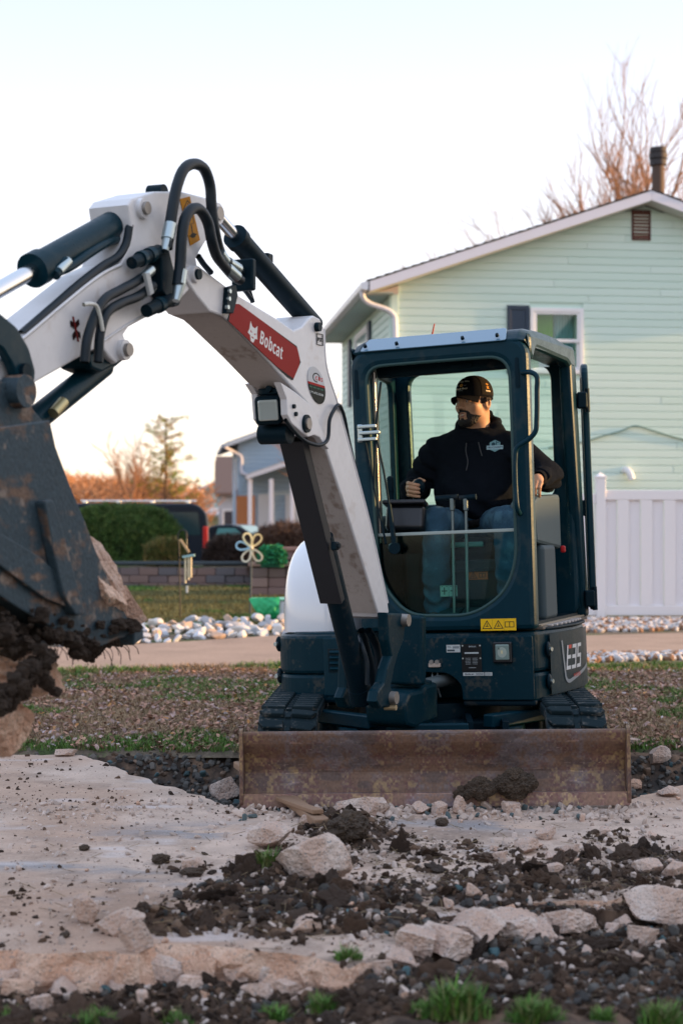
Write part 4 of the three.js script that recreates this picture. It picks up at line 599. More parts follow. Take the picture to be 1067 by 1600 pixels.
{ // model name on the curved right flank
  const curve = new THREE.CatmullRomCurve3([[0.768, 0, 0.33], [0.795, 0, 0.2], [0.82, 0, 0.04], [0.838, 0, -0.12], [0.842, 0, -0.3], [0.825, 0, -0.48]].map((p) => V(...p)));
  const patch = grid(24, 4, (u, v) => { const p = curve.getPoint(u), t = curve.getTangent(u); return [p.x + 0.016 - t.z * 0 , 0.54 + v * 0.3, p.z]; });
  part('flank_panel', [grid(24, 4, (u, v) => { const p = curve.getPoint(0.12 + u * 0.88); return [p.x + 0.012, 0.53 + v * 0.325, p.z]; })], E.dark, U);
  mesh('model_decal', [patch], mat([1, 1, 1], 0.35, { transparent: true, map: canvasTex(1024, 384, (g, w, h) => {
    g.clearRect(0, 0, w, h); g.strokeStyle = '#7f8b94'; g.lineWidth = 26; g.lineJoin = 'round'; g.beginPath(); g.moveTo(330, 40); g.lineTo(380, 290); g.quadraticCurveTo(400, 335, 470, 330); g.lineTo(960, 250); g.stroke();
    g.save(); g.transform(0.92, 0, -0.2, 1, 410, 80); g.fillStyle = '#c9ced2'; g.fillRect(20, 0, 26, 170); g.fillRect(20, 70, 92, 26); g.fillRect(20, 144, 100, 26); g.fillStyle = '#c4151c'; g.fillRect(52, 0, 66, 26); g.fillStyle = '#c9ced2';
    for (const [x, y, ww, hh] of [[140, 0, 100, 26], [214, 0, 26, 170], [140, 72, 100, 26], [140, 144, 100, 26], [264, 0, 100, 26], [264, 0, 26, 98], [264, 72, 100, 26], [338, 72, 26, 98], [264, 144, 100, 26]]) g.fillRect(x, y, ww, hh);
    g.fillStyle = '#b3131a'; g.font = 'bold 46px sans-serif'; g.fillText('e-series', 190, 230); g.restore();
  }) }), X, { M: MU, keep: true });
  for (const [px, py] of [[842, 1015], [845, 1065]]) { const p = up(px, py, 0.3); const pk = part('bolt_pocket', [new THREE.SphereGeometry(0.034, 14, 10).scale(0.4, 1.2, 0.9).translate(0.788, p[1], 0.265)], E.black, U); part('bolt_head', [cyl([0.79, p[1], 0.268], [0.812, p[1], 0.275], 0.014, 0.012, 8)], E.zinc, U, pk); }
  for (const py of [0.82, 0.64]) { const pk = part('bolt_pocket', [new THREE.SphereGeometry(0.034, 14, 10).scale(0.6, 1.3, 0.6).translate(-0.775, py, 0.225)], E.black, U); part('bolt_head', [cyl([-0.778, py, 0.23], [-0.785, py, 0.262], 0.014, 0.012, 8)], E.zinc, U, pk); }
}
{ const st = part('step_plate', [box(0.26, 0.016, 1.12, 0.64, 0.886, -0.28, 0.004)], mat([0.13, 0.11, 0.09], 0.8), U); for (let i = 0; i < 11; i++) part('step_rib', [box(0.016, 0.01, 1.1, 0.53 + i * 0.022, 0.899, -0.28, 0.003)], mat([0.3, 0.24, 0.17], 0.8), U, st); }
part('step_edge', [extrXZ(rounded([[0.77, 0.24], [0.81, 0.1], [0.85, -0.2], [0.83, -0.52], [0.7, -0.74], [0.6, -0.7], [0.68, -0.3], [0.7, 0.25]], 0.05), 0.872, 0.888, 0.006)], E.black, U);
for (let i = 0; i < 9; i++) part('tread_tooth', [box(0.05, 0.014, 0.035, 0.765 + 0.02 * Math.sin(i * 0.35), 0.893, 0.14 - i * 0.085, 0.005)], E.grime, U);
// ---- white engine cowl at the left ----
part('engine_cowl', [grid(48, 26, (u, v) => { const a = u * 6.2832, n = 2.7, f = Math.pow(1 - Math.pow(Math.min(v, 1) * 0.999, n), 1 / n), q = (t) => Math.sign(t) * Math.pow(Math.abs(t), 0.62); return [-0.575 + q(Math.cos(a)) * 0.25 * (0.45 + 0.55 * f), 0.885 + v * 0.55, -0.3 + q(Math.sin(a)) * 0.54 * f]; })], E.cowl, U);
part('cowl_rim', [extrXZ(rounded([[-0.31, 0.33], [-0.58, 0.33], [-0.79, 0.12], [-0.835, -0.2], [-0.8, -0.6], [-0.5, -0.86], [-0.31, -0.86]], [0.02, 0.15, 0.2, 0.3, 0.3, 0.2, 0.02]), 0.862, 0.888, 0.01)], E.dark, U);

// ---- cab ----
const hole = rounded([[-0.105, 1.16], [0.05, 0.972], [0.42, 0.965], [0.6, 1.085], [0.666, 1.25], [0.668, 2.335], [-0.14, 2.335]], [0.12, 0.1, 0.14, 0.14, 0.12, 0.12, 0.1], 7);
const cab = part('cab_frame', [
  extrXY(rounded([[-0.215, 0.885], [0.758, 0.885], [0.768, 2.435], [-0.228, 2.425]], [0.03, 0.03, 0.12, 0.12], 8), 0.3, 0.4, 0.028, [hole]),
  extrXY(rounded([[-0.37, 0.9], [0.74, 0.9], [0.74, 2.48], [-0.37, 2.48]], 0.08, 6), -0.82, -0.75, 0.02, [rounded([[-0.255, 1.6], [0.62, 1.6], [0.62, 2.4], [-0.265, 2.4]], 0.09, 6)]),
  extrZY(rounded([[-0.8, 2.46], [-0.65, 2.46], [-0.67, 2.2], [-0.82, 0.89], [-0.93, 0.89]], 0.03), 0.695, 0.768, 0.02),
  extrZY(rounded([[0.34, 2.36], [0.34, 2.46], [-0.78, 2.5], [-0.78, 2.36], [-0.68, 2.36], [-0.6, 2.39], [0.2, 2.385], [0.28, 2.3]], 0.04), 0.69, 0.77, 0.024),
  extrZY(rounded([[-0.94, 2.42], [-0.9, 2.42], [-0.9, 0.9], [-1.0, 0.9]], 0.02), 0.66, 0.7, 0.012),
], E.dark, U);
{ // left wall, splayed outwards to the rear
  const ML = MU.clone().multiply(frameM([-0.2, 0, 0.32], 7.7)), wM = { M: ML };
  part('cab_side_wall', [extrZY(rect(-1.09, 0.89, 0.02, 2.44), -0.035, 0.0, 0.008, [rounded([[-0.06, 1.32], [-0.42, 1.32], [-0.42, 2.33], [-0.06, 2.33]], 0.08, 5), rounded([[-0.52, 1.45], [-0.98, 1.45], [-0.98, 2.34], [-0.52, 2.34]], 0.08, 5)])], E.dark, wM, cab);
  part('side_window', [box(0.004, 1.06, 0.42, -0.018, 1.83, -0.24)], E.glass, wM, cab); part('side_window', [box(0.004, 0.94, 0.5, -0.018, 1.9, -0.75)], E.glass, wM, cab);
}
part('cab_floor', [box(0.94, 0.03, 1.1, 0.26, 0.905, -0.22)], E.black, U, cab);
const roofP = rounded([[0.385, 2.39], [0.405, 2.415], [0.31, 2.485], [-0.25, 2.525], [-0.8, 2.5], [-0.83, 2.42], [-0.8, 2.395]], [0.01, 0.02, 0.06, 0.3, 0.06, 0.03, 0.01], 5);
const roof = part('cab_roof', [extrZY(roofP, -0.225, 0.765, 0.055)], E.dark, U, cab);
part('roof_plate', [extrXY(rounded([[-0.16, 0], [0.66, 0], [0.64, 0.13], [-0.14, 0.13]], 0.02), 0, 0.006, 0.002).rotateX(-0.94).translate(0, 2.412, 0.412)], phys([0.10, 0.2, 0.29], 0.15, { clearcoat: 1, clearcoatRoughness: 0.05 }), U, roof);
for (const x of [-0.13, 0.05, 0.42, 0.61]) part('roof_bolt', [cyl([x, 2.44, 0.4], [x, 2.452, 0.41], 0.011, 0.009, 8)], E.black, U, roof);
part('antenna', [cyl([0.155, 2.5, 0.1], [0.175, 2.58, 0.1], 0.006, 0.004, 6)], mat([0.35, 0.05, 0.03], 0.5), U, roof);
part('sun_visor', [box(0.8, 0.09, 0.05, 0.26, 2.33, 0.2, 0.02), box(0.14, 0.025, 0.012, 0.35, 2.32, 0.23, 0.004)], E.black, U, cab);
part('rear_window', [box(0.9, 0.82, 0.004, 0.18, 2.0, -0.785)], E.glass, U, cab);
part('rear_side_window', [extrZY([[-0.62, 2.36], [-0.74, 2.38], [-0.74, 1.2], [-0.7, 1.1]], 0.705, 0.709)], E.glass, U, cab);
part('lower_windscreen', [extrXY(rounded([[-0.11, 1.16], [0.05, 0.968], [0.42, 0.96], [0.6, 1.08], [0.67, 1.25], [0.67, 1.405], [-0.12, 1.405]], [0.12, 0.1, 0.14, 0.14, 0.1, 0, 0], 7), 0.35, 0.354)], E.tint, U, cab);
part('screen_edge', [box(0.8, 0.018, 0.014, 0.275, 1.413, 0.356, 0.004)], mat([0.3, 0.36, 0.34], 0.4), U, cab);
part('upper_windscreen', [box(0.79, 0.004, 0.85, 0.27, 2.37, -0.15), box(0.79, 0.02, 0.03, 0.27, 2.365, 0.27, 0.006)], E.glass, U, cab);
part('window_seal', [tube([...hole, hole[0]].map(([x, y]) => [x, y, 0.385]), 0.011, 6, 160)], mat([0.012, 0.05, 0.05], 0.6), U, cab);
part('inner_rail', [box(0.018, 0.95, 0.03, -0.115, 1.84, 0.315, 0.006)], mat([0.3, 0.27, 0.24], 0.25, { metalness: 0.8 }), U, cab);
part('pillar_vent', [extrXY(rounded([[0.7, 2.16], [0.722, 2.16], [0.718, 2.32], [0.702, 2.32]], 0.01), 0.4, 0.406)], E.black, U, cab);
part('pillar_vent', [extrXY(rounded([[-0.2, 2.16], [-0.178, 2.16], [-0.182, 2.32], [-0.198, 2.32]], 0.01), 0.4, 0.406)], E.black, U, cab);
part('grab_handle', [tube([up(815, 582, 0.4), up(830, 582, 0.45), up(838, 588, 0.46), up(838.5, 610, 0.46), up(838, 655, 0.46), up(836, 674, 0.46), up(826, 686, 0.46), up(807, 700, 0.46), up(804.5, 715, 0.46), up(805, 760, 0.46), up(808, 795, 0.46), up(812, 803, 0.4)], 0.0135, 10, 120)], E.dark, U, cab);
{ // open door folded back along the flank
  const MD = MU.clone().multiply(frameM([0.765, 0, -0.86], 13)), d = { M: MD };
  const o = rounded([[0.03, 0.93], [-0.5, 0.93], [-0.5, 2.42], [-0.02, 2.42]], [0.05, 0.08, 0.16, 0.14], 6), h = rounded([[-0.02, 0.99], [-0.44, 0.99], [-0.44, 2.36], [-0.06, 2.36]], [0.05, 0.06, 0.12, 0.1], 6);
  const dr = part('cab_door', [extrZY(o, 0.02, 0.062, 0.014, [h])], E.dark, d); part('door_glass', [extrZY(h.map(([a, b]) => [a, b]), 0.036, 0.04)], E.glass, d, dr);
  for (const y of [1.0, 2.18]) part('hinge', [box(0.06, 0.1, 0.05, 0.02, y, 0.06, 0.012), cyl([0.05, y - 0.07, 0.05], [0.05, y + 0.07, 0.05], 0.015)], E.black, d, dr);
  part('door_latch', [box(0.03, 0.1, 0.04, 0.02, 1.55, -0.44, 0.01)], E.black, d, dr);
}
// inside the cab
{
  const seat = part('operator_seat', [box(0.5, 0.13, 0.48, 0.25, 1.32, -0.38, 0.05), box(0.48, 0.52, 0.12, 0.25, 1.62, -0.64, 0.05, [-0.12, 0, 0])], E.seat, U, cab);
  part('seat_base', [box(0.54, 0.34, 0.5, 0.25, 1.09, -0.4, 0.02), box(0.5, 0.02, 0.02, 0.25, 1.2, -0.145, 0.005)], E.cabin, U, cab);
  label('warning_label', MU, frontQuad(0.245, 1.145, 0.36, 1.195, -0.146), canvasTex(128, 56, (g, w, h) => { g.fillStyle = '#c4622a'; g.fillRect(0, 0, w, h); tri(g, 34, 30, 38); book(g, 92, 29, 34); }), cab);
  part('seat_lever', [box(0.2, 0.03, 0.03, 0.25, 1.345, -0.12, 0.01)], mat([0.08, 0.26, 0.23], 0.5), U, cab);
  part('right_console', [extrZY(rounded([[0.1, 1.34], [0.13, 1.56], [0.02, 1.6], [-0.5, 1.62], [-0.5, 1.3]], 0.03), 0.57, 0.71, 0.02)], mat([0.04, 0.075, 0.085], 0.65), U, cab);
  part('console_base', [box(0.2, 0.42, 0.3, 0.62, 1.12, -0.16, 0.03)], mat([0.04, 0.065, 0.075], 0.7), U, cab);
  part('boot', [new THREE.CylinderGeometry(0.03, 0.055, 0.08, 16, 4).translate(0.635, 1.6, 0.0)], E.black, U, cab);
  part('belt_buckle', [box(0.03, 0.04, 0.02, 0.735, 1.3, -0.42, 0.01)], mat([0.5, 0.01, 0.015], 0.4), U, cab);
  part('left_console', [extrZY(rounded([[0.12, 1.44], [0.12, 1.52], [-0.5, 1.56], [-0.5, 1.3], [0.0, 1.36]], 0.03), -0.19, -0.04, 0.02), cyl([-0.11, 1.3, -0.3], [-0.11, 0.92, -0.3], 0.06)], E.cabin, U, cab);
  const mon = part('display', [box(0.22, 0.15, 0.09, 0.0, 1.5, 0.2, 0.03, [-0.25, 0.15, 0])], mat([0.008, 0.01, 0.013], 0.3), U, cab); part('display_hood', [box(0.24, 0.025, 0.13, 0.0, 1.585, 0.2, 0.01, [-0.15, 0.15, 0])], mat([0.01, 0.012, 0.016], 0.3), U, cab);
  part('joystick', [cyl([-0.03, 1.54, -0.03], [0.01, 1.66, 0.0], 0.018), new THREE.SphereGeometry(0.034, 16, 12).scale(1, 1.25, 1).translate(0.018, 1.685, 0.0)], E.black, U, cab);
  part('joystick', [cyl([0.63, 1.6, 0.0], [0.63, 1.65, -0.01], 0.016), new THREE.SphereGeometry(0.03, 16, 12).scale(1, 1.3, 1).translate(0.63, 1.645, -0.015)], E.black, U, cab);
  part('side_lever', [cyl([-0.145, 1.54, 0.02], [-0.145, 1.66, 0.02], 0.016), box(0.036, 0.1, 0.036, -0.145, 1.7, 0.02, 0.015)], E.black, U, cab);
  for (const [px, top] of [[706, 778], [727, 778]]) { const t = up(px, top, 0.2), b = up(px + 3, 948, 0.22); const lv = part('travel_lever', [cyl([b[0], 0.92, b[2]], [t[0], t[1] - 0.05, t[2]], 0.009), box(0.024, 0.07, 0.03, t[0], t[1] - 0.035, t[2], 0.006)], mat([0.13, 0.17, 0.18], 0.35, { metalness: 0.6 }), U, cab); part('lever_grip', [cyl([t[0] - (px < 710 ? 0.095 : 0.035), t[1], t[2]], [t[0] + (px < 710 ? 0.035 : 0.06), t[1] + 0.004, t[2]], 0.016)], E.black, U, lv); }
  for (const x of [0.19, 0.24]) label('lever_label', MU, frontQuad(x - 0.008, 1.065, x + 0.04, 1.125, 0.2), canvasTex(48, 60, (g, w, h) => { g.fillStyle = '#7d9d97'; g.fillRect(0, 0, w, h); g.fillStyle = '#14302e'; g.fillRect(21, 10, 6, 40); g.fillRect(8, 27, 32, 6); g.fillRect(6, 5, 10, 3); g.fillRect(32, 5, 10, 3); }), cab);
  part('pedal', [box(0.12, 0.02, 0.18, 0.23, 0.965, 0.22, 0.006, [0.3, 0, 0]), box(0.12, 0.02, 0.18, 0.36, 0.965, 0.22, 0.006, [0.3, 0, 0])], E.cabin, U, cab);
  label('yellow_tag', MU, [up(677, 758, -0.5), up(684, 758, -0.5), up(684, 738, -0.5), up(679, 738, -0.5)], canvasTex(8, 8, (g) => { g.fillStyle = '#b9a000'; g.fillRect(0, 0, 8, 8); }), cab);
}
{ // wiper and windscreen latch
  const z = 0.41, W = part('wiper', [tube([up(571, 692, z), up(587, 775, z), up(603, 850, z)], 0.006, 6), tube([up(588, 684, z), up(600, 740, z), up(608, 790, z)], 0.006, 6), cyl(up(608, 788, z), up(616, 850, z), 0.011, 0.016, 8), tube([up(595, 597, z), up(590, 640, z), up(586, 690, z), up(584, 765, z)], 0.007, 6)], E.black, U, cab);
  part('wiper_motor', [cyl(up(616, 856, 0.36), up(616, 857, 0.43), 0.035, 0.03, 18)], E.black, U, cab);
  const p = up(572, 677, 0.39); part('screen_latch', [box(0.11, 0.02, 0.03, p[0] + 0.015, p[1] + 0.035, 0.41, 0.006), box(0.12, 0.02, 0.03, p[0] + 0.03, p[1], 0.415, 0.006), box(0.11, 0.02, 0.03, p[0] + 0.015, p[1] - 0.035, 0.41, 0.006), box(0.03, 0.1, 0.02, p[0] - 0.03, p[1], 0.4, 0.006)], E.zinc, U, cab);
}

// ---- swing post ----
{
  const post = part('swing_post', [
    extrZY(bz([[600, 957], [624, 958], [630, 972], [627, 1000], [618, 1022], [612, 1045], [607, 1072], [613, 1090], [605, 1105], [590, 1107], [583, 1096], [586, 1080], [596, 1066], [600, 1045], [607, 1025], [602, 1000]], 0.15), 0.11, 0.165, 0.012),
    extrZY(bz([[536, 1008], [549, 1008], [550, 1045], [549, 1065], [553, 1090], [546, 1107], [533, 1105], [527, 1090], [533, 1074], [534, 1040]], -0.14), -0.165, -0.11, 0.012),
    extrZY(rounded([[-0.1, 0.26], [-0.1, 0.46], [0.06, 0.46], [0.12, 0.44], [0.3, 0.44], [0.36, 0.38], [0.34, 0.28], [0.22, 0.25]], 0.03), -0.11, 0.11, 0.02),
    cyl([0, 0.24, 0], [0, 0.47, 0], 0.105, 0.105, 28), box(0.2, 0.36, 0.07, 0.02, 0.64, 0.12, 0.02)], E.muddy, B);
  part('pin_cap', [cyl([0.0, 0.468, 0.0], [0.0, 0.482, 0.0], 0.075, 0.07, 24)], mat([0.34, 0.29, 0.22], 0.6), B, post);
  for (const [x, y] of [[630, 969], [611, 1090]]) { const p = bp(x, y, 0.165); part('pin', [cyl([0.15, p[1], p[2] - 0.0], [0.195, p[1], p[2]], 0.032, 0.03, 20)], E.bolt, B, post); }
  const q = bp(607, 1105, 0.15); part('grease_fitting', [cyl([0.13, q[1], q[2]], [0.19, q[1], q[2]], 0.016, 0.014, 8)], mat([0.5, 0.4, 0.25], 0.5, { metalness: 0.6 }), B, post);
  part('post_bracket', [box(0.34, 0.09, 0.34, -0.02, 0.535, 0.36, 0.02), box(0.3, 0.06, 0.34, -0.02, 0.66, 0.36, 0.02)], E.dark, U);
  part('swing_cylinder', [cyl([0.12, 0.6, 0.6], [0.3, 0.63, 0.2], 0.034)], E.zinc, U);
  part('post_hose', [tube([bp(560, 995, 0.0), bp(566, 1010, 0.06), bp(573, 1035, 0.08), bp(574, 1070, 0.08)], 0.012, 8), tube([bp(575, 985, 0.03), bp(588, 1010, 0.04), bp(592, 1040, 0.04), bp(590, 1075, 0.02)], 0.02, 8), tube([bp(565, 985, -0.03), bp(572, 1010, -0.04), bp(580, 1040, -0.04), bp(584, 1075, -0.05)], 0.02, 8)], E.hose, B);
}
// ---- boom ----
const boomPts = [[593, 964], [570, 888], [538, 787], [509, 700], [497, 668], [480, 630], [444, 591], [408, 552], [351, 495], [328, 487], [309, 464], [298, 448], [291, 436], [291, 424], [299, 415], [311, 415], [348, 443], [369, 459], [432, 497], [459, 516], [473, 510], [483, 497], [491, 493], [500, 498], [507, 514], [510, 570], [528, 631], [552, 718], [578, 816], [606, 942], [608, 957], [601, 967]];
const boom = part('boom', [extrZY(bz(boomPts, 0.095), -0.095, 0.095, 0.008)], E.white, B);
part('belly_plate', [grid(40, 1, (u, v) => { const L = bz([[591, 957], [570, 888], [538, 787], [509, 700], [497, 668], [480, 630], [444, 591], [408, 552], [351, 495], [332, 487]], 0.095), t = u * 8.999, i = Math.floor(t), f = t - i, a = L[i], b = L[i + 1], dz = b[0] - a[0], dy = b[1] - a[1], l = Math.hypot(dz, dy); return [lerp(-0.088, 0.088, v), lerp(a[1], b[1], f) - 0.004 * Math.abs(dz) / l, lerp(a[0], b[0], f) + 0.004 * Math.abs(dy) / l]; })], E.grime, B, boom);
part('boom_edge', [-0.091, 0.091].flatMap((w) => [tube(bz(boomPts.slice(24, 30), 0.095).map(([z, y]) => [w, y, z]), 0.008, 6, 60)]), E.white, B, boom);
const ear = [[434, 597], [444, 624], [445, 648], [452, 662], [468, 676], [478, 683], [488, 680], [496, 684], [502, 694], [510, 702], [498, 668], [481, 632], [457, 612]];
for (const s of [-1, 1]) part('pin_plate', [extrZY(s > 0 ? bz(ear, 0.1) : bz([[386, 600], [396, 616], [399, 655], [410, 671], [426, 682], [444, 690], [470, 692], [450, 630], [410, 590]], -0.1), s > 0 ? 0.08 : -0.112, s > 0 ? 0.112 : -0.08, 0.005)], E.white, B, boom);
const pinAt = (n, px, py, w, r, l, m, parent, ring) => { const p = bp(px, py, w), o = part(n, [cyl([w - 0.005, p[1], p[2]], [w + l, p[1], p[2]], r, r * 0.96, 22)], m, B, parent); if (ring) part('boss', [cyl([w - 0.004, p[1], p[2]], [w + l * 0.55, p[1], p[2]], r * 1.55, r * 1.5, 24)], ring, B, parent); return o; };
pinAt('pin', 304, 429, 0.096, 0.021, 0.024, E.black, boom, E.white); pinAt('pin', 494, 511, 0.096, 0.021, 0.02, E.black, boom); pinAt('pin', 478, 662, 0.112, 0.026, 0.018, E.bolt, boom, E.black);
for (const [x, y] of [[458, 635], [461, 647]]) pinAt('bolt_head', x, y, 0.112, 0.01, 0.01, E.black, boom);
{ const s = part('hinge_plate', [extrZY(bz([[351, 449], [364, 445], [367, 462], [360, 490], [348, 490]], 0.1), 0.096, 0.116, 0.004)], E.black, B, boom); for (const [x, y] of [[358, 455], [357, 467], [355, 480]]) pinAt('bolt_head', x, y, 0.116, 0.009, 0.008, E.zinc, boom); }
function decal(name, pts, w, a, b, tex, parent) { // print on the boom's side: pts in pixels; a -> b is the direction of the lettering, its height follows
  const P = bz(pts, w), A = bz([a], w)[0], Bq = bz([b], w)[0], L = Math.hypot(Bq[0] - A[0], Bq[1] - A[1]), d = [(Bq[0] - A[0]) / L, (Bq[1] - A[1]) / L], n = [d[1], -d[0]];
  const g = extrZY(P, w, w + 0.003), p = g.attributes.position, uv = []; let lo = [9, 9], hi = [-9, -9];
  const f = (z, y) => [(z - A[0]) * d[0] + (y - A[1]) * d[1], (z - A[0]) * n[0] + (y - A[1]) * n[1]];
  for (const q of P) { const c = f(...q); lo = lo.map((v, i) => Math.min(v, c[i])); hi = hi.map((v, i) => Math.max(v, c[i])); }
  for (let i = 0; i < p.count; i++) { const c = f(p.getZ(i), p.getY(i)); uv.push((c[0] - lo[0]) / (hi[0] - lo[0]), (c[1] - lo[1]) / (hi[1] - lo[1])); }
  g.setAttribute('uv', new THREE.Float32BufferAttribute(uv, 2));
  return mesh(name, g, phys([0.8, 0.8, 0.8], 0.4, { map: tex, transparent: true, ior: 1.3, specularIntensity: 0.3 }), parent, { M: MB, keep: true });
}
decal('brand_panel', [[355, 500], [365, 475], [373, 475], [463, 541], [469, 566], [457, 594], [449, 589]], 0.096, [358, 488], [463, 567], canvasTex(768, 230, (g, w, h) => {
  const gr = (a) => { g.fillStyle = a; }; gr('#14161c'); g.fillRect(0, 0, w, h); gr('#9c060d'); g.fillRect(12, 8, w - 24, h - 22); gr('#9a0f16'); for (let i = 0; i < 60; i++) { g.globalAlpha = 0.25; g.fillRect(20 + (i * 61 % 260), 14 + (i * 37 % 180), 18, 18); } g.globalAlpha = 0.35; g.beginPath(); g.moveTo(560, 8); g.lineTo(740, 8); g.lineTo(600, 210); g.lineTo(470, 210); g.fill(); g.globalAlpha = 1;
  g.fillStyle = '#f2f2f0'; g.beginPath(); g.moveTo(212, 60); g.lineTo(236, 86); g.lineTo(262, 86); g.lineTo(286, 58); g.lineTo(290, 112); g.lineTo(300, 140); g.lineTo(276, 146); g.lineTo(264, 178); g.lineTo(236, 178); g.lineTo(224, 146); g.lineTo(198, 140); g.lineTo(210, 112); g.fill(); g.fillStyle = '#b8141b'; g.beginPath(); g.moveTo(222, 112); g.lineTo(242, 122); g.lineTo(226, 126); g.fill(); g.beginPath(); g.moveTo(278, 112); g.lineTo(258, 122); g.lineTo(274, 126); g.fill(); g.fillRect(240, 146, 20, 8);
  g.fillStyle = '#f4f4f2'; g.save(); g.translate(318, 152); g.scale(0.82, 1.25); g.font = 'bold 92px sans-serif'; g.fillText('Bobcat', 0, 0); g.restore();
}), boom);
{ const el = []; for (let i = 0; i < 28; i++) { const t = i / 28 * 6.2832, x = 13.2 * Math.cos(t), y = 29 * Math.sin(t), r = 0.1; el.push([494 + x * Math.cos(r) + y * Math.sin(r) * 0.3 + y * 0.1, 602 + y + x * 0.35]); }
  decal('dealer_sticker', el, 0.096, [481, 598], [507, 606], canvasTex(160, 256, (g, w, h) => { g.fillStyle = '#d6d8da'; g.fillRect(0, 0, w, h); g.fillStyle = '#0c1c1c'; g.fillRect(0, 128, w, 128); g.fillStyle = '#b01218'; g.fillRect(0, 116, w, 16); g.strokeStyle = '#10151a'; g.lineWidth = 8; g.beginPath(); g.arc(74, 74, 30, 1.2, 6.6); g.stroke(); g.fillStyle = '#c3161c'; g.font = 'bold 40px sans-serif'; g.fillText('CBS', 62, 92); g.fillStyle = '#2f6a58'; for (let i = 0; i < 4; i++) g.fillRect(14 + i * 34, 144, 26, 10); g.fillStyle = '#e8ecec'; g.font = 'bold 21px sans-serif'; g.fillText('877.472.2226', 14, 194); }), boom); }
{ const p = bp(495, 528, 0.097); decal('capacity_mark', [[494, 520], [504, 522], [505, 541], [494, 538]], 0.096, [494, 529], [505, 531], canvasTex(64, 96, (g, w, h) => { g.clearRect(0, 0, w, h); g.strokeStyle = '#565b60'; g.lineWidth = 5; g.strokeRect(5, 5, 54, 86); g.fillStyle = '#3a3d42'; g.font = 'bold 40px sans-serif'; g.fillText('PZ1'.slice(0, 2), 8, 62); }), boom); }
// work light between the pin plates
{ const p = bp(424, 641, 0.0), d = 0.62, lm = part('work_light', [box(0.115, 0.125, 0.08, 0.0, p[1], p[2] + 0.02, 0.02, [0.15, 0.25, 0])], E.black, B); part('lens', [box(0.088, 0.09, 0.02, 0.016, p[1] - 0.005, p[2] + 0.06, 0.01, [0.15, 0.25, 0])], mat([0.5, 0.56, 0.53], 0.14, { metalness: 0.3 }), B, lm); part('bracket', [box(0.12, 0.03, 0.05, 0, p[1] + 0.08, p[2] - 0.01, 0.008), cyl([0.0, p[1] + 0.09, p[2] + 0.0], [0, p[1] + 0.09, p[2] + 0.03], 0.014)], E.black, B, lm); part('bracket', [cyl([-0.07, p[1] - 0.1, p[2] - 0.04], [0.07, p[1] - 0.1, p[2] - 0.04], 0.045)], E.black, B, lm); }
{ // lift cylinder with its black guard
  const a = bp(566, 1094, 0), b = bp(461, 668, 0), q = (t) => [0, lerp(a[1], b[1], t), lerp(a[2], b[2], t)], L = part('lift_cylinder', [cyl(q(0.04), q(0.62), 0.052, 0.052, 28), cyl(q(0), q(0.05), 0.06, 0.056, 28)], E.black, B);
  part('rod', [cyl(q(0.6), q(1), 0.026)], E.steel, B, L);
  const g0 = q(0.4), g1 = q(0.97), dy = g1[1] - g0[1], dz = g1[2] - g0[2], n = Math.hypot(dy, dz), ny = -dz / n, nz = dy / n; const sgn = nz > 0 ? 1 : -1, off = 0.05 * sgn;
  part('cylinder_guard', [extrZY([[g0[2] + nz * off, g0[1] + ny * off], [g1[2] + nz * off, g1[1] + ny * off], [g1[2] + nz * (off + 0.012 * sgn), g1[1] + ny * (off + 0.012 * sgn)], [g0[2] + nz * (off + 0.012 * sgn), g0[1] + ny * (off + 0.012 * sgn)]], -0.062, 0.05, 0.003), extrZY([[g0[2], g0[1]], [g1[2], g1[1]], [g1[2] + nz * off, g1[1] + ny * off], [g0[2] + nz * off, g0[1] + ny * off]], 0.043, 0.0485, 0.002), extrZY([[g0[2], g0[1]], [g1[2], g1[1]], [g1[2] + nz * off, g1[1] + ny * off], [g0[2] + nz * off, g0[1] + ny * off]], -0.061, -0.055, 0.002)], mat([0.004, 0.007, 0.012], 0.55), B, L);
  const c = bp(525, 853, 0.08); part('port_block', [box(0.03, 0.04, 0.04, 0.075, c[1], c[2], 0.008), cyl([0.08, c[1], c[2]], [0.1, c[1], c[2]], 0.012)], E.black, B, L);
}
{ // arm cylinder on top of the boom
  const a = bp(494, 513, 0), b = bp(340, 338, 0), q = (t) => [0, lerp(a[1], b[1], t), lerp(a[2], b[2], t)];
  const L = part('arm_cylinder', [cyl(q(0.03), q(0.8), 0.047, 0.047, 28), cyl(q(0.8), q(0.84), 0.053, 0.053, 28)], E.black, B); part('rod', [cyl(q(0.82), q(1), 0.026)], E.steel, B, L);
  part('port_block', [box(0.04, 0.04, 0.05, 0.01, q(0.55)[1] + 0.05, q(0.55)[2], 0.008)], E.black, B, L);
  part('hose_clamp_block', [box(0.1, 0.13, 0.035, 0.08, bp(381, 430, 0.08)[1], bp(381, 430, 0.08)[2], 0.01)], E.black, B, L);
}
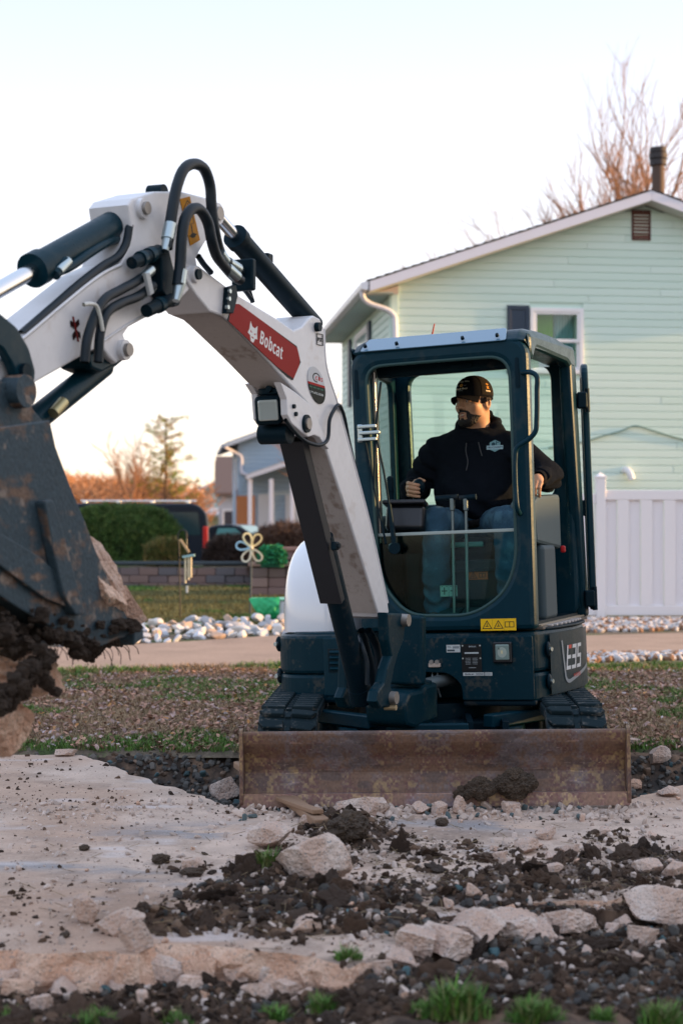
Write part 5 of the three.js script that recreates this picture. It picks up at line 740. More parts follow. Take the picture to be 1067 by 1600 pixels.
// ---- dipper arm ----
const armPts = [[200, 320], [207, 310], [243, 299], [285, 299], [324, 309], [336, 320], [343, 335], [339, 350], [330, 364], [313, 392], [307, 404], [311, 425], [305, 443], [294, 456], [278, 472], [256, 482], [202, 511], [194, 523], [200, 540], [197, 557], [183, 568], [172, 559], [159, 541], [128, 557], [44, 605], [-20, 642], [-45, 600], [34, 527], [158, 427], [189, 412], [202, 383], [206, 358], [203, 340]];
const arm = part('dipper_arm', [extrZY(bz(armPts, 0.085), -0.085, 0.085, 0.008)], E.white, B);
part('weld_bead', [tube([[256, 478], [202, 506], [160, 534]].map(([x, y]) => { const p = bp(x, y, 0.086); return [0.086, p[1], p[2]]; }), 0.006, 6)], E.white, B, arm); part('weld_bead', [tube([[189, 414], [158, 430], [34, 531]].map(([x, y]) => { const p = bp(x, y, 0.086); return [0.084, p[1], p[2]]; }), 0.007, 6)], E.white, B, arm);
pinAt('pin', 221, 326, 0.086, 0.024, 0.03, E.bolt, arm, E.white); pinAt('pin', 338, 334, 0.086, 0.028, 0.022, E.bolt, arm, E.white); pinAt('pin', 191, 547, 0.086, 0.024, 0.035, E.bolt, arm, E.white);
pinAt('pin', 236, 302, 0.0, 0.03, 0.06, E.black, arm);
decal('warning_strip', [[281, 311], [296, 307], [312, 375], [297, 384]], 0.086, [281, 311], [296, 307], canvasTex(64, 260, (g, w, h) => { g.fillStyle = '#cf8a12'; g.fillRect(0, 0, w, h); tri(g, 32, 40, 40); g.fillStyle = '#8d5c08'; g.fillRect(4, 92, 56, 3); g.strokeStyle = '#5d430f'; g.lineWidth = 4; g.strokeRect(16, 110, 30, 36); g.fillStyle = '#23200f'; g.beginPath(); g.arc(34, 210, 13, 0, 7); g.fill(); g.fillRect(30, 150, 5, 50); g.fillRect(16, 206, 36, 7); }), arm);
{ const draw = (g) => { g.clearRect(0, 0, 160, 220); g.fillStyle = '#2b0d10'; for (const [x0, y0, x1, y1, k] of [[40, 40, 74, 104, 20], [120, 40, 88, 104, 20], [46, 190, 74, 118, 18], [116, 184, 88, 118, 18]]) { const dx = x1 - x0, dy = y1 - y0, l = Math.hypot(dx, dy), nx = -dy / l * k, ny = dx / l * k; g.beginPath(); g.moveTo(x0, y0); g.lineTo((x0 + x1) / 2 + nx, (y0 + y1) / 2 + ny); g.lineTo(x1, y1); g.lineTo((x0 + x1) / 2 - nx, (y0 + y1) / 2 - ny); g.fill(); } g.strokeStyle = '#8c2b28'; g.lineWidth = 12; g.beginPath(); g.moveTo(70, 16); g.lineTo(92, 204); g.stroke(); };
  decal('red_emblem', [[104, 493], [128, 489], [132, 535], [108, 540]], 0.086, [104, 516], [132, 511], canvasTex(160, 220, draw), arm); }
{ // bucket cylinder
  const a = bp(221, 327, 0), b = bp(-60, 486, 0), q = (t) => [0, lerp(a[1], b[1], t), lerp(a[2], b[2], t)], L = part('bucket_cylinder', [cyl(q(0.06), q(0.6), 0.052, 0.052, 28), cyl(q(0.6), q(0.645), 0.06, 0.06, 28), cyl(q(0.0), q(0.08), 0.045, 0.045, 20)], E.dark, B); part('rod', [cyl(q(0.63), q(1), 0.027, 0.027, 24)], E.steel, B, L);
  part('port_tube', [tube([bp(190, 372, 0.02), bp(170, 378, 0.04), bp(140, 396, 0.05), bp(108, 418, 0.05), bp(92, 424, 0.05)], 0.017, 8), cyl(bp(104, 408, 0.05), bp(86, 430, 0.05), 0.019)], E.dark, B, L); part('fitting', [cyl(bp(107, 408, 0.055), bp(92, 424, 0.055), 0.017)], E.zinc, B, L);
}
{ // link, bucket ears, thumb cylinder
  part('bucket_link', [extrZY(rounded(bz([[-40, 462], [-6, 490], [20, 512], [39, 545], [49, 580], [47, 600], [36, 606], [22, 597], [12, 570], [-2, 546], [-40, 520]], 0.115), 0.01, 2), 0.1, 0.135, 0.008), extrZY(rounded(bz([[-40, 462], [-6, 490], [20, 512], [39, 545], [49, 580], [47, 600], [36, 606], [22, 597], [12, 570], [-2, 546], [-40, 520]], -0.115), 0.01, 2), -0.135, -0.1, 0.008)], E.dark, B);
  pinAt('pin', 38, 580, 0.135, 0.026, 0.015, E.black, X); pinAt('pin', 18, 612, 0.1, 0.055, 0.06, E.mudsteel, X);
  const a = bp(189, 549, -0.02), b = bp(40, 668, -0.02), q = (t) => [-0.02, lerp(a[1], b[1], t), lerp(a[2], b[2], t)];
  const L = part('thumb_cylinder', [cyl(q(0.2), q(1), 0.043, 0.043, 24), cyl(q(0.0), q(0.22), 0.03, 0.03, 18), extrZY(rounded(bz([[128, 556], [160, 542], [175, 560], [168, 572], [148, 582], [132, 575]], 0.03), 0.008, 2), -0.07, 0.06, 0.008)], E.dark, B);
  part('fitting', [cyl(bp(100, 628, 0.04), bp(84, 646, 0.04), 0.02)], mat([0.45, 0.4, 0.22], 0.4, { metalness: 0.7 }), B, L);
}
// ---- hoses and fittings on the arm ----
{
  const H = (n, pts, w, r) => part(n, [tube(pts.map(([x, y, dw]) => bp(x, y, w + (dw || 0))), r, 10, pts.length * 9)], E.hose, B);
  H('hose', [[261, 388], [266, 352], [271, 320], [277, 290], [288, 264], [304, 256], [319, 264], [328, 288], [331, 325], [336, 362, 0], [344, 393, -0.03], [358, 412, -0.06], [376, 424, -0.08]], 0.16, 0.021);
  H('hose', [[278, 446], [282, 412], [284, 375], [289, 343], [300, 327], [313, 328], [325, 348], [331, 376], [338, 398, -0.02], [350, 415, -0.05], [366, 432, -0.08], [376, 438, -0.08]], 0.19, 0.021);
  for (const [x0, y0, x1, y1, w] of [[267, 350, 262, 374, 0.16], [263, 372, 258, 392, 0.16], [283, 422, 280, 444, 0.19], [281, 442, 275, 470, 0.19]]) part('hose_fitting', [cyl(bp(x0, y0, w), bp(x1, y1, w), y0 < y1 - 21 ? 0.024 : 0.021, y0 === 372 || y0 === 442 ? 0.014 : 0.024, 14)], E.zinc, B);
  for (const [x0, y0, x1, y1, w] of [[343, 395, 352, 408, 0.15], [356, 410, 372, 420, 0.1], [354, 418, 370, 432, 0.13]]) part('hose_fitting', [cyl(bp(x0, y0, w), bp(x1, y1, w), 0.023, 0.023, 14)], E.zinc, B);
  H('hose', [[238, 420], [216, 438], [189, 453], [163, 469], [146, 500], [136, 534], [133, 566]], 0.13, 0.017); H('hose', [[240, 446], [216, 463], [189, 474], [167, 490], [157, 520], [154, 566]], 0.135, 0.017);
  H('hose', [[203, 352], [198, 380], [186, 400], [160, 417], [126, 443], [88, 476], [50, 509], [34, 523]], 0.07, 0.016); H('hose', [[150, 420], [120, 440], [60, 482], [10, 512]], -0.05, 0.007);
  part('grab_hook', [tube([[131, 476], [140, 475], [151, 478], [157, 495], [161, 517]].map(([x, y]) => bp(x, y, 0.15)), 0.007, 8)], mat([0.6, 0.6, 0.55], 0.5), B);
  const mf = part('valve_block', [extrZY(rounded(bz([[239, 386], [246, 383], [253, 386], [273, 470], [270, 478], [261, 481], [244, 456], [242, 410]], 0.12), 0.008, 2), 0.088, 0.15, 0.006)], E.black, B);
  part('valve', [cyl(bp(248, 393, 0.13), bp(206, 411, 0.13), 0.026, 0.022, 16)], E.black, B, mf); part('valve', [cyl(bp(266, 468, 0.14), bp(229, 486, 0.14), 0.026, 0.024, 16)], E.black, B, mf); part('valve_band', [cyl(bp(238, 397, 0.13), bp(232, 400, 0.13), 0.029, 0.029, 16), cyl(bp(224, 403, 0.13), bp(219, 405, 0.13), 0.029, 0.029, 16), cyl(bp(252, 475, 0.14), bp(246, 478, 0.14), 0.029, 0.029, 16)], E.dark, B, mf);
  for (const [x0, y0, x1, y1] of [[236, 422, 220, 436], [238, 448, 220, 462]]) part('fitting', [cyl(bp(x0, y0, 0.13), bp(x1, y1, 0.13), 0.02, 0.018, 12)], E.zinc, B, mf);
  part('valve_plate', [extrZY(bz([[226, 427], [233, 426], [240, 458], [234, 462]], 0.16), 0.15, 0.165, 0.003)], mat([0.4, 0.42, 0.42], 0.5), B, mf);
  H('light_cable', [[446, 656, 0.0], [455, 668], [468, 682], [481, 691], [501, 695], [512, 686], [515, 656], [521, 642], [528, 633], [536, 645, -0.02], [545, 688, -0.05], [557, 740, -0.07], [570, 790, -0.1]], 0.118, 0.0085);
  H('boom_hose', [[310, 400], [318, 412], [330, 426]], 0.02, 0.012); H('boom_hose', [[376, 447], [384, 455], [392, 466]], 0.05, 0.01); H('boom_hose', [[386, 440], [390, 456], [395, 472]], 0.03, 0.01);
}
// ---- bucket ----
{
  const side = [[-70, 640], [0, 668], [30, 664], [79, 657], [88, 698], [110, 758], [135, 818], [151, 862], [176, 918], [205, 975], [196, 996], [150, 1002], [90, 985], [30, 950], [-60, 890], [-130, 800]], w = 0.3;
  const bk = part('bucket', [0, 1].map((i) => extrZY(bz(side, w), i ? w - 0.022 : -w, i ? w : -w + 0.022, 0.004)).concat([grid(30, 1, (u, v) => { const L = bz([[205, 978], [196, 996], [150, 1002], [90, 985], [30, 950], [-60, 890], [-130, 800], [-70, 640], [0, 668]], w), t = u * 7.999, i = Math.floor(t), f = t - i; return [lerp(-w + 0.01, w - 0.01, v), lerp(L[i][1], L[i + 1][1], f), lerp(L[i][0], L[i + 1][0], f)]; })]), E.mudsteel, B);
  part('side_cutter', [extrZY(rounded(bz([[68, 782], [82, 780], [98, 830], [116, 900], [133, 960], [118, 962], [98, 930], [80, 850]], w + 0.03), 0.01, 2), w, w + 0.035, 0.006)], E.mudsteel, B, bk);
  part('wear_strip', [extrZY(bz([[-130, 770], [0, 832], [60, 868], [104, 908], [128, 958], [70, 935], [0, 884], [-130, 830]], w + 0.015), w, w + 0.018, 0.005)], E.mudsteel, B, bk);
  part('bucket_lip', [extrZY(bz([[150, 1002], [205, 972], [214, 985], [160, 1010]], w), -w, w, 0.006)], E.mudsteel, B, bk);
  for (let i = 0; i < 4; i++) { const x = lerp(-w + 0.06, w - 0.06, i / 3), p = bp(206, 984, x); part('bucket_tooth', [extrZY([[p[2] + 0.03, p[1] - 0.05], [p[2] + 0.03, p[1] + 0.03], [p[2] - 0.03, p[1] - 0.0], [p[2] - 0.03, p[1] - 0.03]], x - 0.03, x + 0.03, 0.006)], E.mudsteel, B, bk); }
  for (const x of [-0.1, 0.1]) part('bucket_ear', [extrZY(bz([[-60, 560], [2, 598], [30, 604], [46, 640], [66, 664], [0, 690], [-60, 690]], x), x - 0.018, x + 0.018, 0.006)], E.mudsteel, B, bk);
}

// ================= the man in the cab =================
function surfaceNet(f, lo, hi, cell) { // smooth mesh of f < 0
  const n = [0, 1, 2].map((i) => Math.ceil((hi[i] - lo[i]) / cell) + 1), [nx, ny, nz] = n, F = new Float32Array(nx * ny * nz), id = (i, j, k) => (k * ny + j) * nx + i;
  for (let k = 0; k < nz; k++) for (let j = 0; j < ny; j++) for (let i = 0; i < nx; i++) F[id(i, j, k)] = f(lo[0] + i * cell, lo[1] + j * cell, lo[2] + k * cell);
  const map = new Int32Array(nx * ny * nz).fill(-1), P = [], idx = [];
  const C = [[0, 0, 0], [1, 0, 0], [0, 1, 0], [1, 1, 0], [0, 0, 1], [1, 0, 1], [0, 1, 1], [1, 1, 1]], Ed = [[0, 1], [2, 3], [4, 5], [6, 7], [0, 2], [1, 3], [4, 6], [5, 7], [0, 4], [1, 5], [2, 6], [3, 7]];
  for (let k = 0; k < nz - 1; k++) for (let j = 0; j < ny - 1; j++) for (let i = 0; i < nx - 1; i++) {
    const v = C.map((c) => F[id(i + c[0], j + c[1], k + c[2])]); let m = 0; for (let q = 0; q < 8; q++) if (v[q] < 0) m |= 1 << q; if (m === 0 || m === 255) continue;
    let x = 0, y = 0, z = 0, c = 0; for (const [a, b] of Ed) if ((v[a] < 0) !== (v[b] < 0)) { const t = v[a] / (v[a] - v[b]); x += C[a][0] + t * (C[b][0] - C[a][0]); y += C[a][1] + t * (C[b][1] - C[a][1]); z += C[a][2] + t * (C[b][2] - C[a][2]); c++; }
    map[id(i, j, k)] = P.length / 3; P.push(lo[0] + (i + x / c) * cell, lo[1] + (j + y / c) * cell, lo[2] + (k + z / c) * cell);
  }
  const quad = (a, b, c, d, flip) => { if (a < 0 || b < 0 || c < 0 || d < 0) return; flip ? idx.push(a, c, b, a, d, c) : idx.push(a, b, c, a, c, d); };
  for (let k = 1; k < nz - 1; k++) for (let j = 1; j < ny - 1; j++) for (let i = 1; i < nx - 1; i++) {
    const a = F[id(i, j, k)] < 0;
    if (a !== F[id(i + 1, j, k)] < 0) quad(map[id(i, j - 1, k - 1)], map[id(i, j, k - 1)], map[id(i, j, k)], map[id(i, j - 1, k)], !a);
    if (a !== F[id(i, j + 1, k)] < 0) quad(map[id(i - 1, j, k - 1)], map[id(i - 1, j, k)], map[id(i, j, k)], map[id(i, j, k - 1)], !a);
    if (a !== F[id(i, j, k + 1)] < 0) quad(map[id(i - 1, j - 1, k)], map[id(i, j - 1, k)], map[id(i, j, k)], map[id(i - 1, j, k)], !a);
  }
  const g = new THREE.BufferGeometry(), N = new Float32Array(P.length), e = cell * 0.6; g.setAttribute('position', new THREE.Float32BufferAttribute(P, 3)); g.setIndex(idx);
  for (let i = 0; i < P.length; i += 3) { const [x, y, z] = [P[i], P[i + 1], P[i + 2]]; let a = f(x + e, y, z) - f(x - e, y, z), b = f(x, y + e, z) - f(x, y - e, z), c = f(x, y, z + e) - f(x, y, z - e); const l = Math.hypot(a, b, c) || 1; N[i] = a / l; N[i + 1] = b / l; N[i + 2] = c / l; }
  g.setAttribute('normal', new THREE.BufferAttribute(N, 3)); return g;
}
const smin = (a, b, k) => { const h = Math.max(k - Math.abs(a - b), 0) / k; return Math.min(a, b) - h * h * k * 0.25; };
const smax = (a, b, k) => -smin(-a, -b, k);
const ell = (x, y, z, c, r) => { const a = (x - c[0]) / r[0], b = (y - c[1]) / r[1], d = (z - c[2]) / r[2], k = Math.sqrt(a * a + b * b + d * d); return (k - 1) * Math.min(r[0], r[1], r[2]); };
function cone(x, y, z, a, b, r1, r2) { const bx = b[0] - a[0], by = b[1] - a[1], bz_ = b[2] - a[2], px = x - a[0], py = y - a[1], pz = z - a[2]; let t = (px * bx + py * by + pz * bz_) / (bx * bx + by * by + bz_ * bz_); t = t < 0 ? 0 : t > 1 ? 1 : t; return Math.hypot(px - bx * t, py - by * t, pz - bz_ * t) - (r1 + (r2 - r1) * t); }
const chain = (x, y, z, pts, k, d0) => { let d = d0; for (let i = 0; i < pts.length - 1; i++) d = smin(d, cone(x, y, z, pts[i], pts[i + 1], pts[i][3], pts[i + 1][3]), k); return d; };
{
  const J = { shL: [0.005, 1.885, -0.38], elL: [-0.125, 1.675, -0.36], wrL: [-0.06, 1.685, -0.1], shR: [0.485, 1.885, -0.38], elR: [0.69, 1.715, -0.3], wrR: [0.685, 1.7, -0.1] };
  const man = thing('person', 'man in dark hooded sweatshirt and black cap seated in the cab, looking left', 'person', [0, 0, 0]);
  const HM = new THREE.Matrix4().makeTranslation(0.262, 2.16, -0.33).multiply(new THREE.Matrix4().makeRotationY(-26 * Math.PI / 180)).multiply(new THREE.Matrix4().makeRotationX(-0.03)).multiply(new THREE.Matrix4().makeScale(1.06, 1.0, 1.03)), UH = MU.clone().multiply(HM);
  const face = (x, y, z) => {
    const ax = Math.abs(x);
    let d = ell(x, y, z, [0, 0.035, -0.012], [0.078, 0.098, 0.098]);
    d = smin(d, ell(x, y, z, [0, -0.045, 0.02], [0.064, 0.082, 0.074]), 0.04); d = smin(d, ell(ax, y, z, [0.052, -0.055, 0.0], [0.022, 0.045, 0.045]), 0.03);
    d = smin(d, ell(x, y, z, [0, -0.103, 0.062], [0.034, 0.026, 0.028]), 0.03); d = smin(d, ell(ax, y, z, [0.046, -0.02, 0.055], [0.026, 0.022, 0.024]), 0.025);
    d = smin(d, cone(x, y, z, [-0.03, 0.028, 0.084], [0.03, 0.028, 0.084], 0.013, 0.013), 0.02); d = smax(d, -ell(ax, y, z, [0.033, 0.006, 0.1], [0.018, 0.012, 0.014]), 0.014);
    d = smin(d, cone(x, y, z, [0, 0.018, 0.09], [0, -0.03, 0.119], 0.009, 0.0135), 0.014); d = smin(d, ell(ax, y, z, [0.014, -0.034, 0.1], [0.009, 0.009, 0.011]), 0.01);
    d = smin(d, ell(ax, y, z, [0.033, 0.004, 0.08], [0.017, 0.012, 0.014]), 0.006);
    d = smin(d, cone(x, y, z, [-0.02, -0.064, 0.089], [0.02, -0.064, 0.089], 0.0075, 0.0075), 0.008); d = smin(d, cone(x, y, z, [-0.018, -0.08, 0.088], [0.018, -0.08, 0.088], 0.008, 0.008), 0.008); d = smax(d, -cone(x, y, z, [-0.02, -0.072, 0.1], [0.02, -0.072, 0.1], 0.005, 0.005), 0.004);
    let e = ell(ax - (y + 0.005) * 0.12, y, z, [0.088, -0.008, -0.018], [0.013, 0.034, 0.022]); e = smax(e, -ell(ax, y, z, [0.1, -0.004, -0.012], [0.01, 0.02, 0.012]), 0.006); d = smin(d, e, 0.012);
    d = smin(d, cone(x, y, z, [0, -0.07, -0.03], [-0.0, -0.2, -0.045], 0.062, 0.07), 0.03);
    return d;
  };
  const headG = surfaceNet(face, [-0.13, -0.2, -0.13], [0.13, 0.15, 0.14], 0.0036).applyMatrix4(HM);
  // hands: palm from the wrist to four knuckles, curled fingers, thumb on the other side of the grip
  const handL = (x, y, z) => { // closed round the left joystick
    const K = [0.015, 1.672, 0.0], w = [-0.06, 1.685, -0.11, 0.03];
    let d = cone(x, y, z, w, [-0.048, 1.678, -0.06], 0.029, 0.032);
    for (let i = 0; i < 4; i++) { const yy = 1.704 - i * 0.0215, o = [0, 0.004, 0.001, -0.006][i], kn = [-0.046 + o * 0.4, yy, -0.006 + o, 0.0118]; d = smin(d, cone(x, y, z, [-0.05, 1.69 - i * 0.008, -0.07], kn, 0.017, 0.0125), 0.012); }
    for (let i = 0; i < 4; i++) { const yy = 1.704 - i * 0.0215, o = [0, 0.004, 0.001, -0.006][i], r = [0.0105, 0.011, 0.0104, 0.009][i]; d = smin(d, chain(x, y, z, [[-0.046 + o * 0.4, yy, -0.006 + o, r + 0.0012], [-0.024, yy - 0.004, 0.036 + o, r + 0.0008], [0.008, yy - 0.012, 0.041 + o, r], [0.026, yy - 0.015, 0.032 + o, r - 0.0012]], 0.003, 9), 0.0035); }
    d = smin(d, chain(x, y, z, [[-0.04, 1.69, -0.075, 0.017], [-0.014, 1.712, -0.045, 0.0135], [0.018, 1.722, -0.025, 0.0115], [0.046, 1.714, -0.01, 0.0095]], 0.006, 9), 0.012);
    return d;
  };
  const handR = (x0, y, z) => { const x = x0 - 0.03; // hanging over the right joystick, fingers curled down
    let d = cone(x, y, z, [0.655, 1.7, -0.11], [0.655, 1.69, -0.06], 0.028, 0.033);
    for (let i = 0; i < 4; i++) { const xx = 0.624 + i * 0.0215, o = [0, 0.005, 0.002, -0.008][i], r = [0.0104, 0.011, 0.0104, 0.009][i], kn = [xx, 1.668, 0.0 + o, r + 0.0016]; d = smin(d, cone(x, y, z, [0.643 + i * 0.008, 1.69, -0.07], kn, 0.018, 0.0125), 0.012); d = smin(d, chain(x, y, z, [kn, [xx - 0.002, 1.642, 0.026 + o, r + 0.0006], [xx - 0.006, 1.612, 0.022 + o, r], [xx - 0.009, 1.595, 0.006 + o, r - 0.0012]], 0.003, 9), 0.0035); }
    d = smin(d, chain(x, y, z, [[0.638, 1.69, -0.075, 0.017], [0.606, 1.665, -0.045, 0.0135], [0.596, 1.64, -0.012, 0.0115], [0.604, 1.62, 0.012, 0.0095]], 0.006, 9), 0.012);
    return d;
  };
  const skin = phys([1, 1, 1], 0.55, { map: colorTex(512, 512, (u, v) => { const a = fbm(u * 14, v * 14, 4, 5), b = noise2(u * 200, v * 200, 3); return [0.43 * (0.88 + 0.2 * a + 0.05 * b), 0.235 * (0.84 + 0.28 * a + 0.05 * b), 0.14 * (0.82 + 0.3 * a)]; }, 4, 4), sheen: 0.0 });
  const under = (x, y, z) => { // the body beneath the clothes
    let d = ell(x, y, z, [0.24, 1.76, -0.39], [0.18, 0.22, 0.11]); d = smin(d, ell(x, y, z, [0.24, 1.5, -0.38], [0.16, 0.14, 0.12]), 0.06); d = smin(d, cone(x, y, z, [0.26, 1.92, -0.36], [0.262, 2.02, -0.345], 0.06, 0.058), 0.03);
    for (const [s, e, w] of [[J.shL, J.elL, J.wrL], [J.shR, J.elR, J.wrR]]) { d = smin(d, cone(x, y, z, s, e, 0.05, 0.042), 0.03); d = smin(d, cone(x, y, z, e, w, 0.042, 0.027), 0.02); }
    for (const [h, k, a] of [[[0.15, 1.44, -0.34], [0.15, 1.47, 0.08], [0.15, 1.0, 0.14]], [[0.34, 1.44, -0.34], [0.52, 1.46, 0.08], [0.55, 1.0, 0.14]]]) { d = smin(d, cone(x, y, z, h, k, 0.075, 0.055), 0.03); d = smin(d, cone(x, y, z, k, a, 0.052, 0.04), 0.02); }
    return d;
  };
  const bodyG = [headG, surfaceNet(handL, [-0.12, 1.58, -0.16], [0.08, 1.76, 0.07], 0.0032), surfaceNet(handR, [0.58, 1.57, -0.16], [0.78, 1.76, 0.07], 0.0032), surfaceNet(under, [-0.25, 0.9, -0.6], [0.8, 2.06, 0.25], 0.016)];
  const body = mesh('body', bodyG, skin, man, { M: MU });
  // eyes, brows, beard, hair
  for (const s of [-1, 1]) { mesh('eye', [new THREE.SphereGeometry(0.0115, 16, 12).translate(s * 0.032, 0.005, 0.0835)], mat([0.35, 0.31, 0.28], 0.4), body, { M: UH }); mesh('iris', [new THREE.SphereGeometry(0.0055, 12, 10).translate(s * 0.032 - 0.002, 0.005, 0.0905)], mat([0.015, 0.009, 0.006], 0.2), body, { M: UH }); }
  const hairM = mat([0.008, 0.0065, 0.006], 0.75), fuzz = (x, y, z) => 0.0035 * (noise3(x * 190, y * 190, z * 190) - 0.5) * 2;
  mesh('beard', [surfaceNet((x, y, z) => {
    const ax = Math.abs(x), jaw = -0.066 - 0.0 * z + smooth(0.03, 0.062, ax) * 0.004 + fbm3(x * 60, y * 60, z * 60, 2) * 0.01;
    const low = y - (ax < 0.026 ? -0.089 : ax < 0.042 ? -0.054 - (ax - 0.026) * 0.3 : -0.066 - (ax - 0.042) * 0.3) - (fbm3(x * 60, y * 60, z * 60, 2) - 0.5) * 0.008, mouth = -ell(ax, y, z, [0, -0.073, 0.098], [0.029, 0.013, 0.035]), back = z - 0.015 + (y + 0.1) * 0.0;
    let region = Math.max(low, mouth, -(z - 0.022 + (y + 0.075) * 0.5 + fbm3(x * 50, y * 50, z * 50, 2) * 0.02 - 0.01)); const neck = -(y + 0.135 + z * 0.25 - 0.01); region = Math.max(region, neck);
    const bare = -ell(ax, y, z, [0.018, -0.093, 0.09], [0.012, 0.007, 0.03]);
    const tache = Math.max(Math.abs(y + 0.05 + ax * 0.45 * ax * 14) - 0.0065, ax - 0.036, 0.06 - z);
    const side = Math.max(ax < 0.062 ? 1 : 0.0 - 0.004, Math.abs(z + 0.002) - 0.02, y - 0.03, -0.08 - y);
    return Math.max(face(x, y, z) - 0.003 - fuzz(x, y, z) * 0.6 - smooth(-0.08, -0.12, y) * 0.007, Math.min(Math.max(region, bare), tache) );
  }, [-0.11, -0.16, -0.06], [0.11, 0.04, 0.13], 0.0034)], hairM, body, { M: UH });
  mesh('lip', [tube([[-0.021, -0.067, 0.0885], [-0.008, -0.064, 0.0985], [0.008, -0.064, 0.0985], [0.021, -0.067, 0.0885]], 0.0038, 6)], mat([0.3, 0.13, 0.1], 0.5), body, { M: UH }); mesh('lip', [tube([[-0.019, -0.078, 0.088], [-0.006, -0.081, 0.0965], [0.006, -0.081, 0.0965], [0.019, -0.078, 0.088]], 0.0048, 6)], mat([0.3, 0.13, 0.1], 0.5), body, { M: UH }); mesh('teeth', [tube([[-0.014, -0.0715, 0.09], [0, -0.071, 0.0945], [0.014, -0.0715, 0.09]], 0.003, 6)], mat([0.5, 0.47, 0.42], 0.4), body, { M: UH });
  for (const s of [-1, 1]) mesh('eyebrow', [tube([[s * 0.014, 0.03, 0.1], [s * 0.032, 0.036, 0.0965], [s * 0.05, 0.028, 0.082]], 0.002, 6)], hairM, body, { M: UH });
  mesh('hair', [surfaceNet((x, y, z) => Math.max(face(x, y, z) - 0.003 - fuzz(x, y, z), -(y - 0.0 + z * 0.5 + smooth(-0.02, -0.08, z) * 0.03), z - 0.025 - (Math.abs(x) > 0.05 ? 0 : -0.2)), [-0.11, -0.08, -0.13], [0.11, 0.15, 0.06], 0.0045)], mat([0.03, 0.02, 0.016], 0.8), body, { M: UH });
  // cap
  const capM = phys([0.006, 0.007, 0.01], 1, { specularIntensity: 0.2 }), mesh2 = phys([0.02, 0.018, 0.016], 1, { specularIntensity: 0.2 });
  const dome = (x, y, z) => { const h = y - 0.045, k = Math.max(0, h) / 0.115, zz = z + 0.008, rx = 0.088, rz = zz > 0 ? 0.108 : 0.112; return (Math.pow(Math.pow(Math.abs(x) / rx, 2.2) + Math.pow(Math.abs(zz) / rz, 2.2) + Math.pow(k, zz > 0 ? 3.0 : 2.4), 1 / 2.3) - 1) * 0.085; };
  const capG = surfaceNet((x, y, z) => Math.max(Math.abs(dome(x, y, z) + 0.002) - 0.003, 0.034 - y - (z < -0.03 ? 0.01 : 0)), [-0.11, 0.0, -0.14], [0.11, 0.18, 0.13], 0.0036);
  const cap = mesh('cap', [capG], capM, man, { M: UH });
  mesh('brim', [grid(28, 10, (u, v) => { const a = lerp(-1.12, 1.12, u), r = lerp(0.094, 0.17, v), x = Math.sin(a) * lerp(0.088, 0.094, v), z = Math.cos(a) * r * 0.98 - 0.008 - (1 - Math.cos(a)) * 0.012 * v; return [x, 0.05 - v * 0.022 - 4.2 * x * x * (0.35 + v * 0.65), z]; }), grid(28, 10, (u, v) => { const a = lerp(-1.12, 1.12, u), r = lerp(0.094, 0.17, v), x = Math.sin(a) * lerp(0.088, 0.094, v), z = Math.cos(a) * r * 0.98 - 0.008 - (1 - Math.cos(a)) * 0.012 * v; return [x, 0.0445 - v * 0.022 - 4.2 * x * x * (0.35 + v * 0.65), z]; })], capM, cap, { M: UH });
  mesh('cap_panel', [surfaceNet((x, y, z) => Math.max(Math.abs(dome(x, y, z) - 0.001) - 0.0022, 0.042 - y, z - 0.03 + Math.abs(x) * 0.0), [-0.11, 0.02, -0.14], [0.11, 0.18, 0.05], 0.004)], mesh2, cap, { M: UH });
  mesh('cap_button', [new THREE.SphereGeometry(0.007, 10, 8).scale(1, 0.6, 1).translate(0, 0.161, -0.01)], capM, cap, { M: UH });
  const domePatch = (a0, a1, y0, y1) => grid(16, 10, (u, v) => { const y = lerp(y0, y1, v), a = lerp(a0, a1, u); let r = 0.02; for (let i = 0; i < 40; i++) { const d = dome(Math.sin(a) * r, y, Math.cos(a) * r); if (Math.abs(d) < 1e-5) break; r = Math.max(0.001, r - d * 0.8); } r += 0.0042; return [Math.sin(a) * r, y, Math.cos(a) * r]; });
  const decalM = (tex) => mat([1, 1, 1], 0.8, { map: tex, transparent: true });
  mesh('cap_print', [domePatch(-0.55, 0.55, 0.062, 0.132)], decalM(canvasTex(256, 192, (g) => { g.clearRect(0, 0, 256, 192); g.fillStyle = '#c9c6b4'; g.font = 'bold 40px serif'; g.textAlign = 'center'; g.fillText('Smoky Mts', 128, 44); g.fillStyle = '#c08a34'; g.beginPath(); g.arc(128, 92, 26, 0, 7); g.fill(); g.fillStyle = '#5c3b14'; g.fillRect(120, 82, 18, 20); g.fillStyle = '#8c99a0'; g.fillRect(60, 92, 26, 7); g.fillRect(170, 92, 30, 7); g.fillStyle = '#d8d4c0'; g.font = 'bold 36px serif'; g.fillText('Black Bear', 128, 158); g.fillStyle = '#7d8890'; g.fillRect(98, 174, 60, 6); })), cap, { M: UH, keep: true });
  mesh('cap_print', [domePatch(1.5, 2.1, 0.055, 0.125)], decalM(canvasTex(128, 128, (g) => { g.clearRect(0, 0, 128, 128); g.strokeStyle = '#c98a2a'; g.lineWidth = 9; g.beginPath(); g.moveTo(64, 10); g.lineTo(64, 84); g.moveTo(36, 34); g.lineTo(94, 34); g.moveTo(40, 60); g.lineTo(88, 84); g.moveTo(88, 56); g.lineTo(44, 84); g.stroke(); g.fillStyle = '#e8dcc0'; for (let i = 0; i < 6; i++) g.fillRect(20 + i * 15, 98 + (i % 2) * 4, 11, 14); })), cap, { M: UH, keep: true });
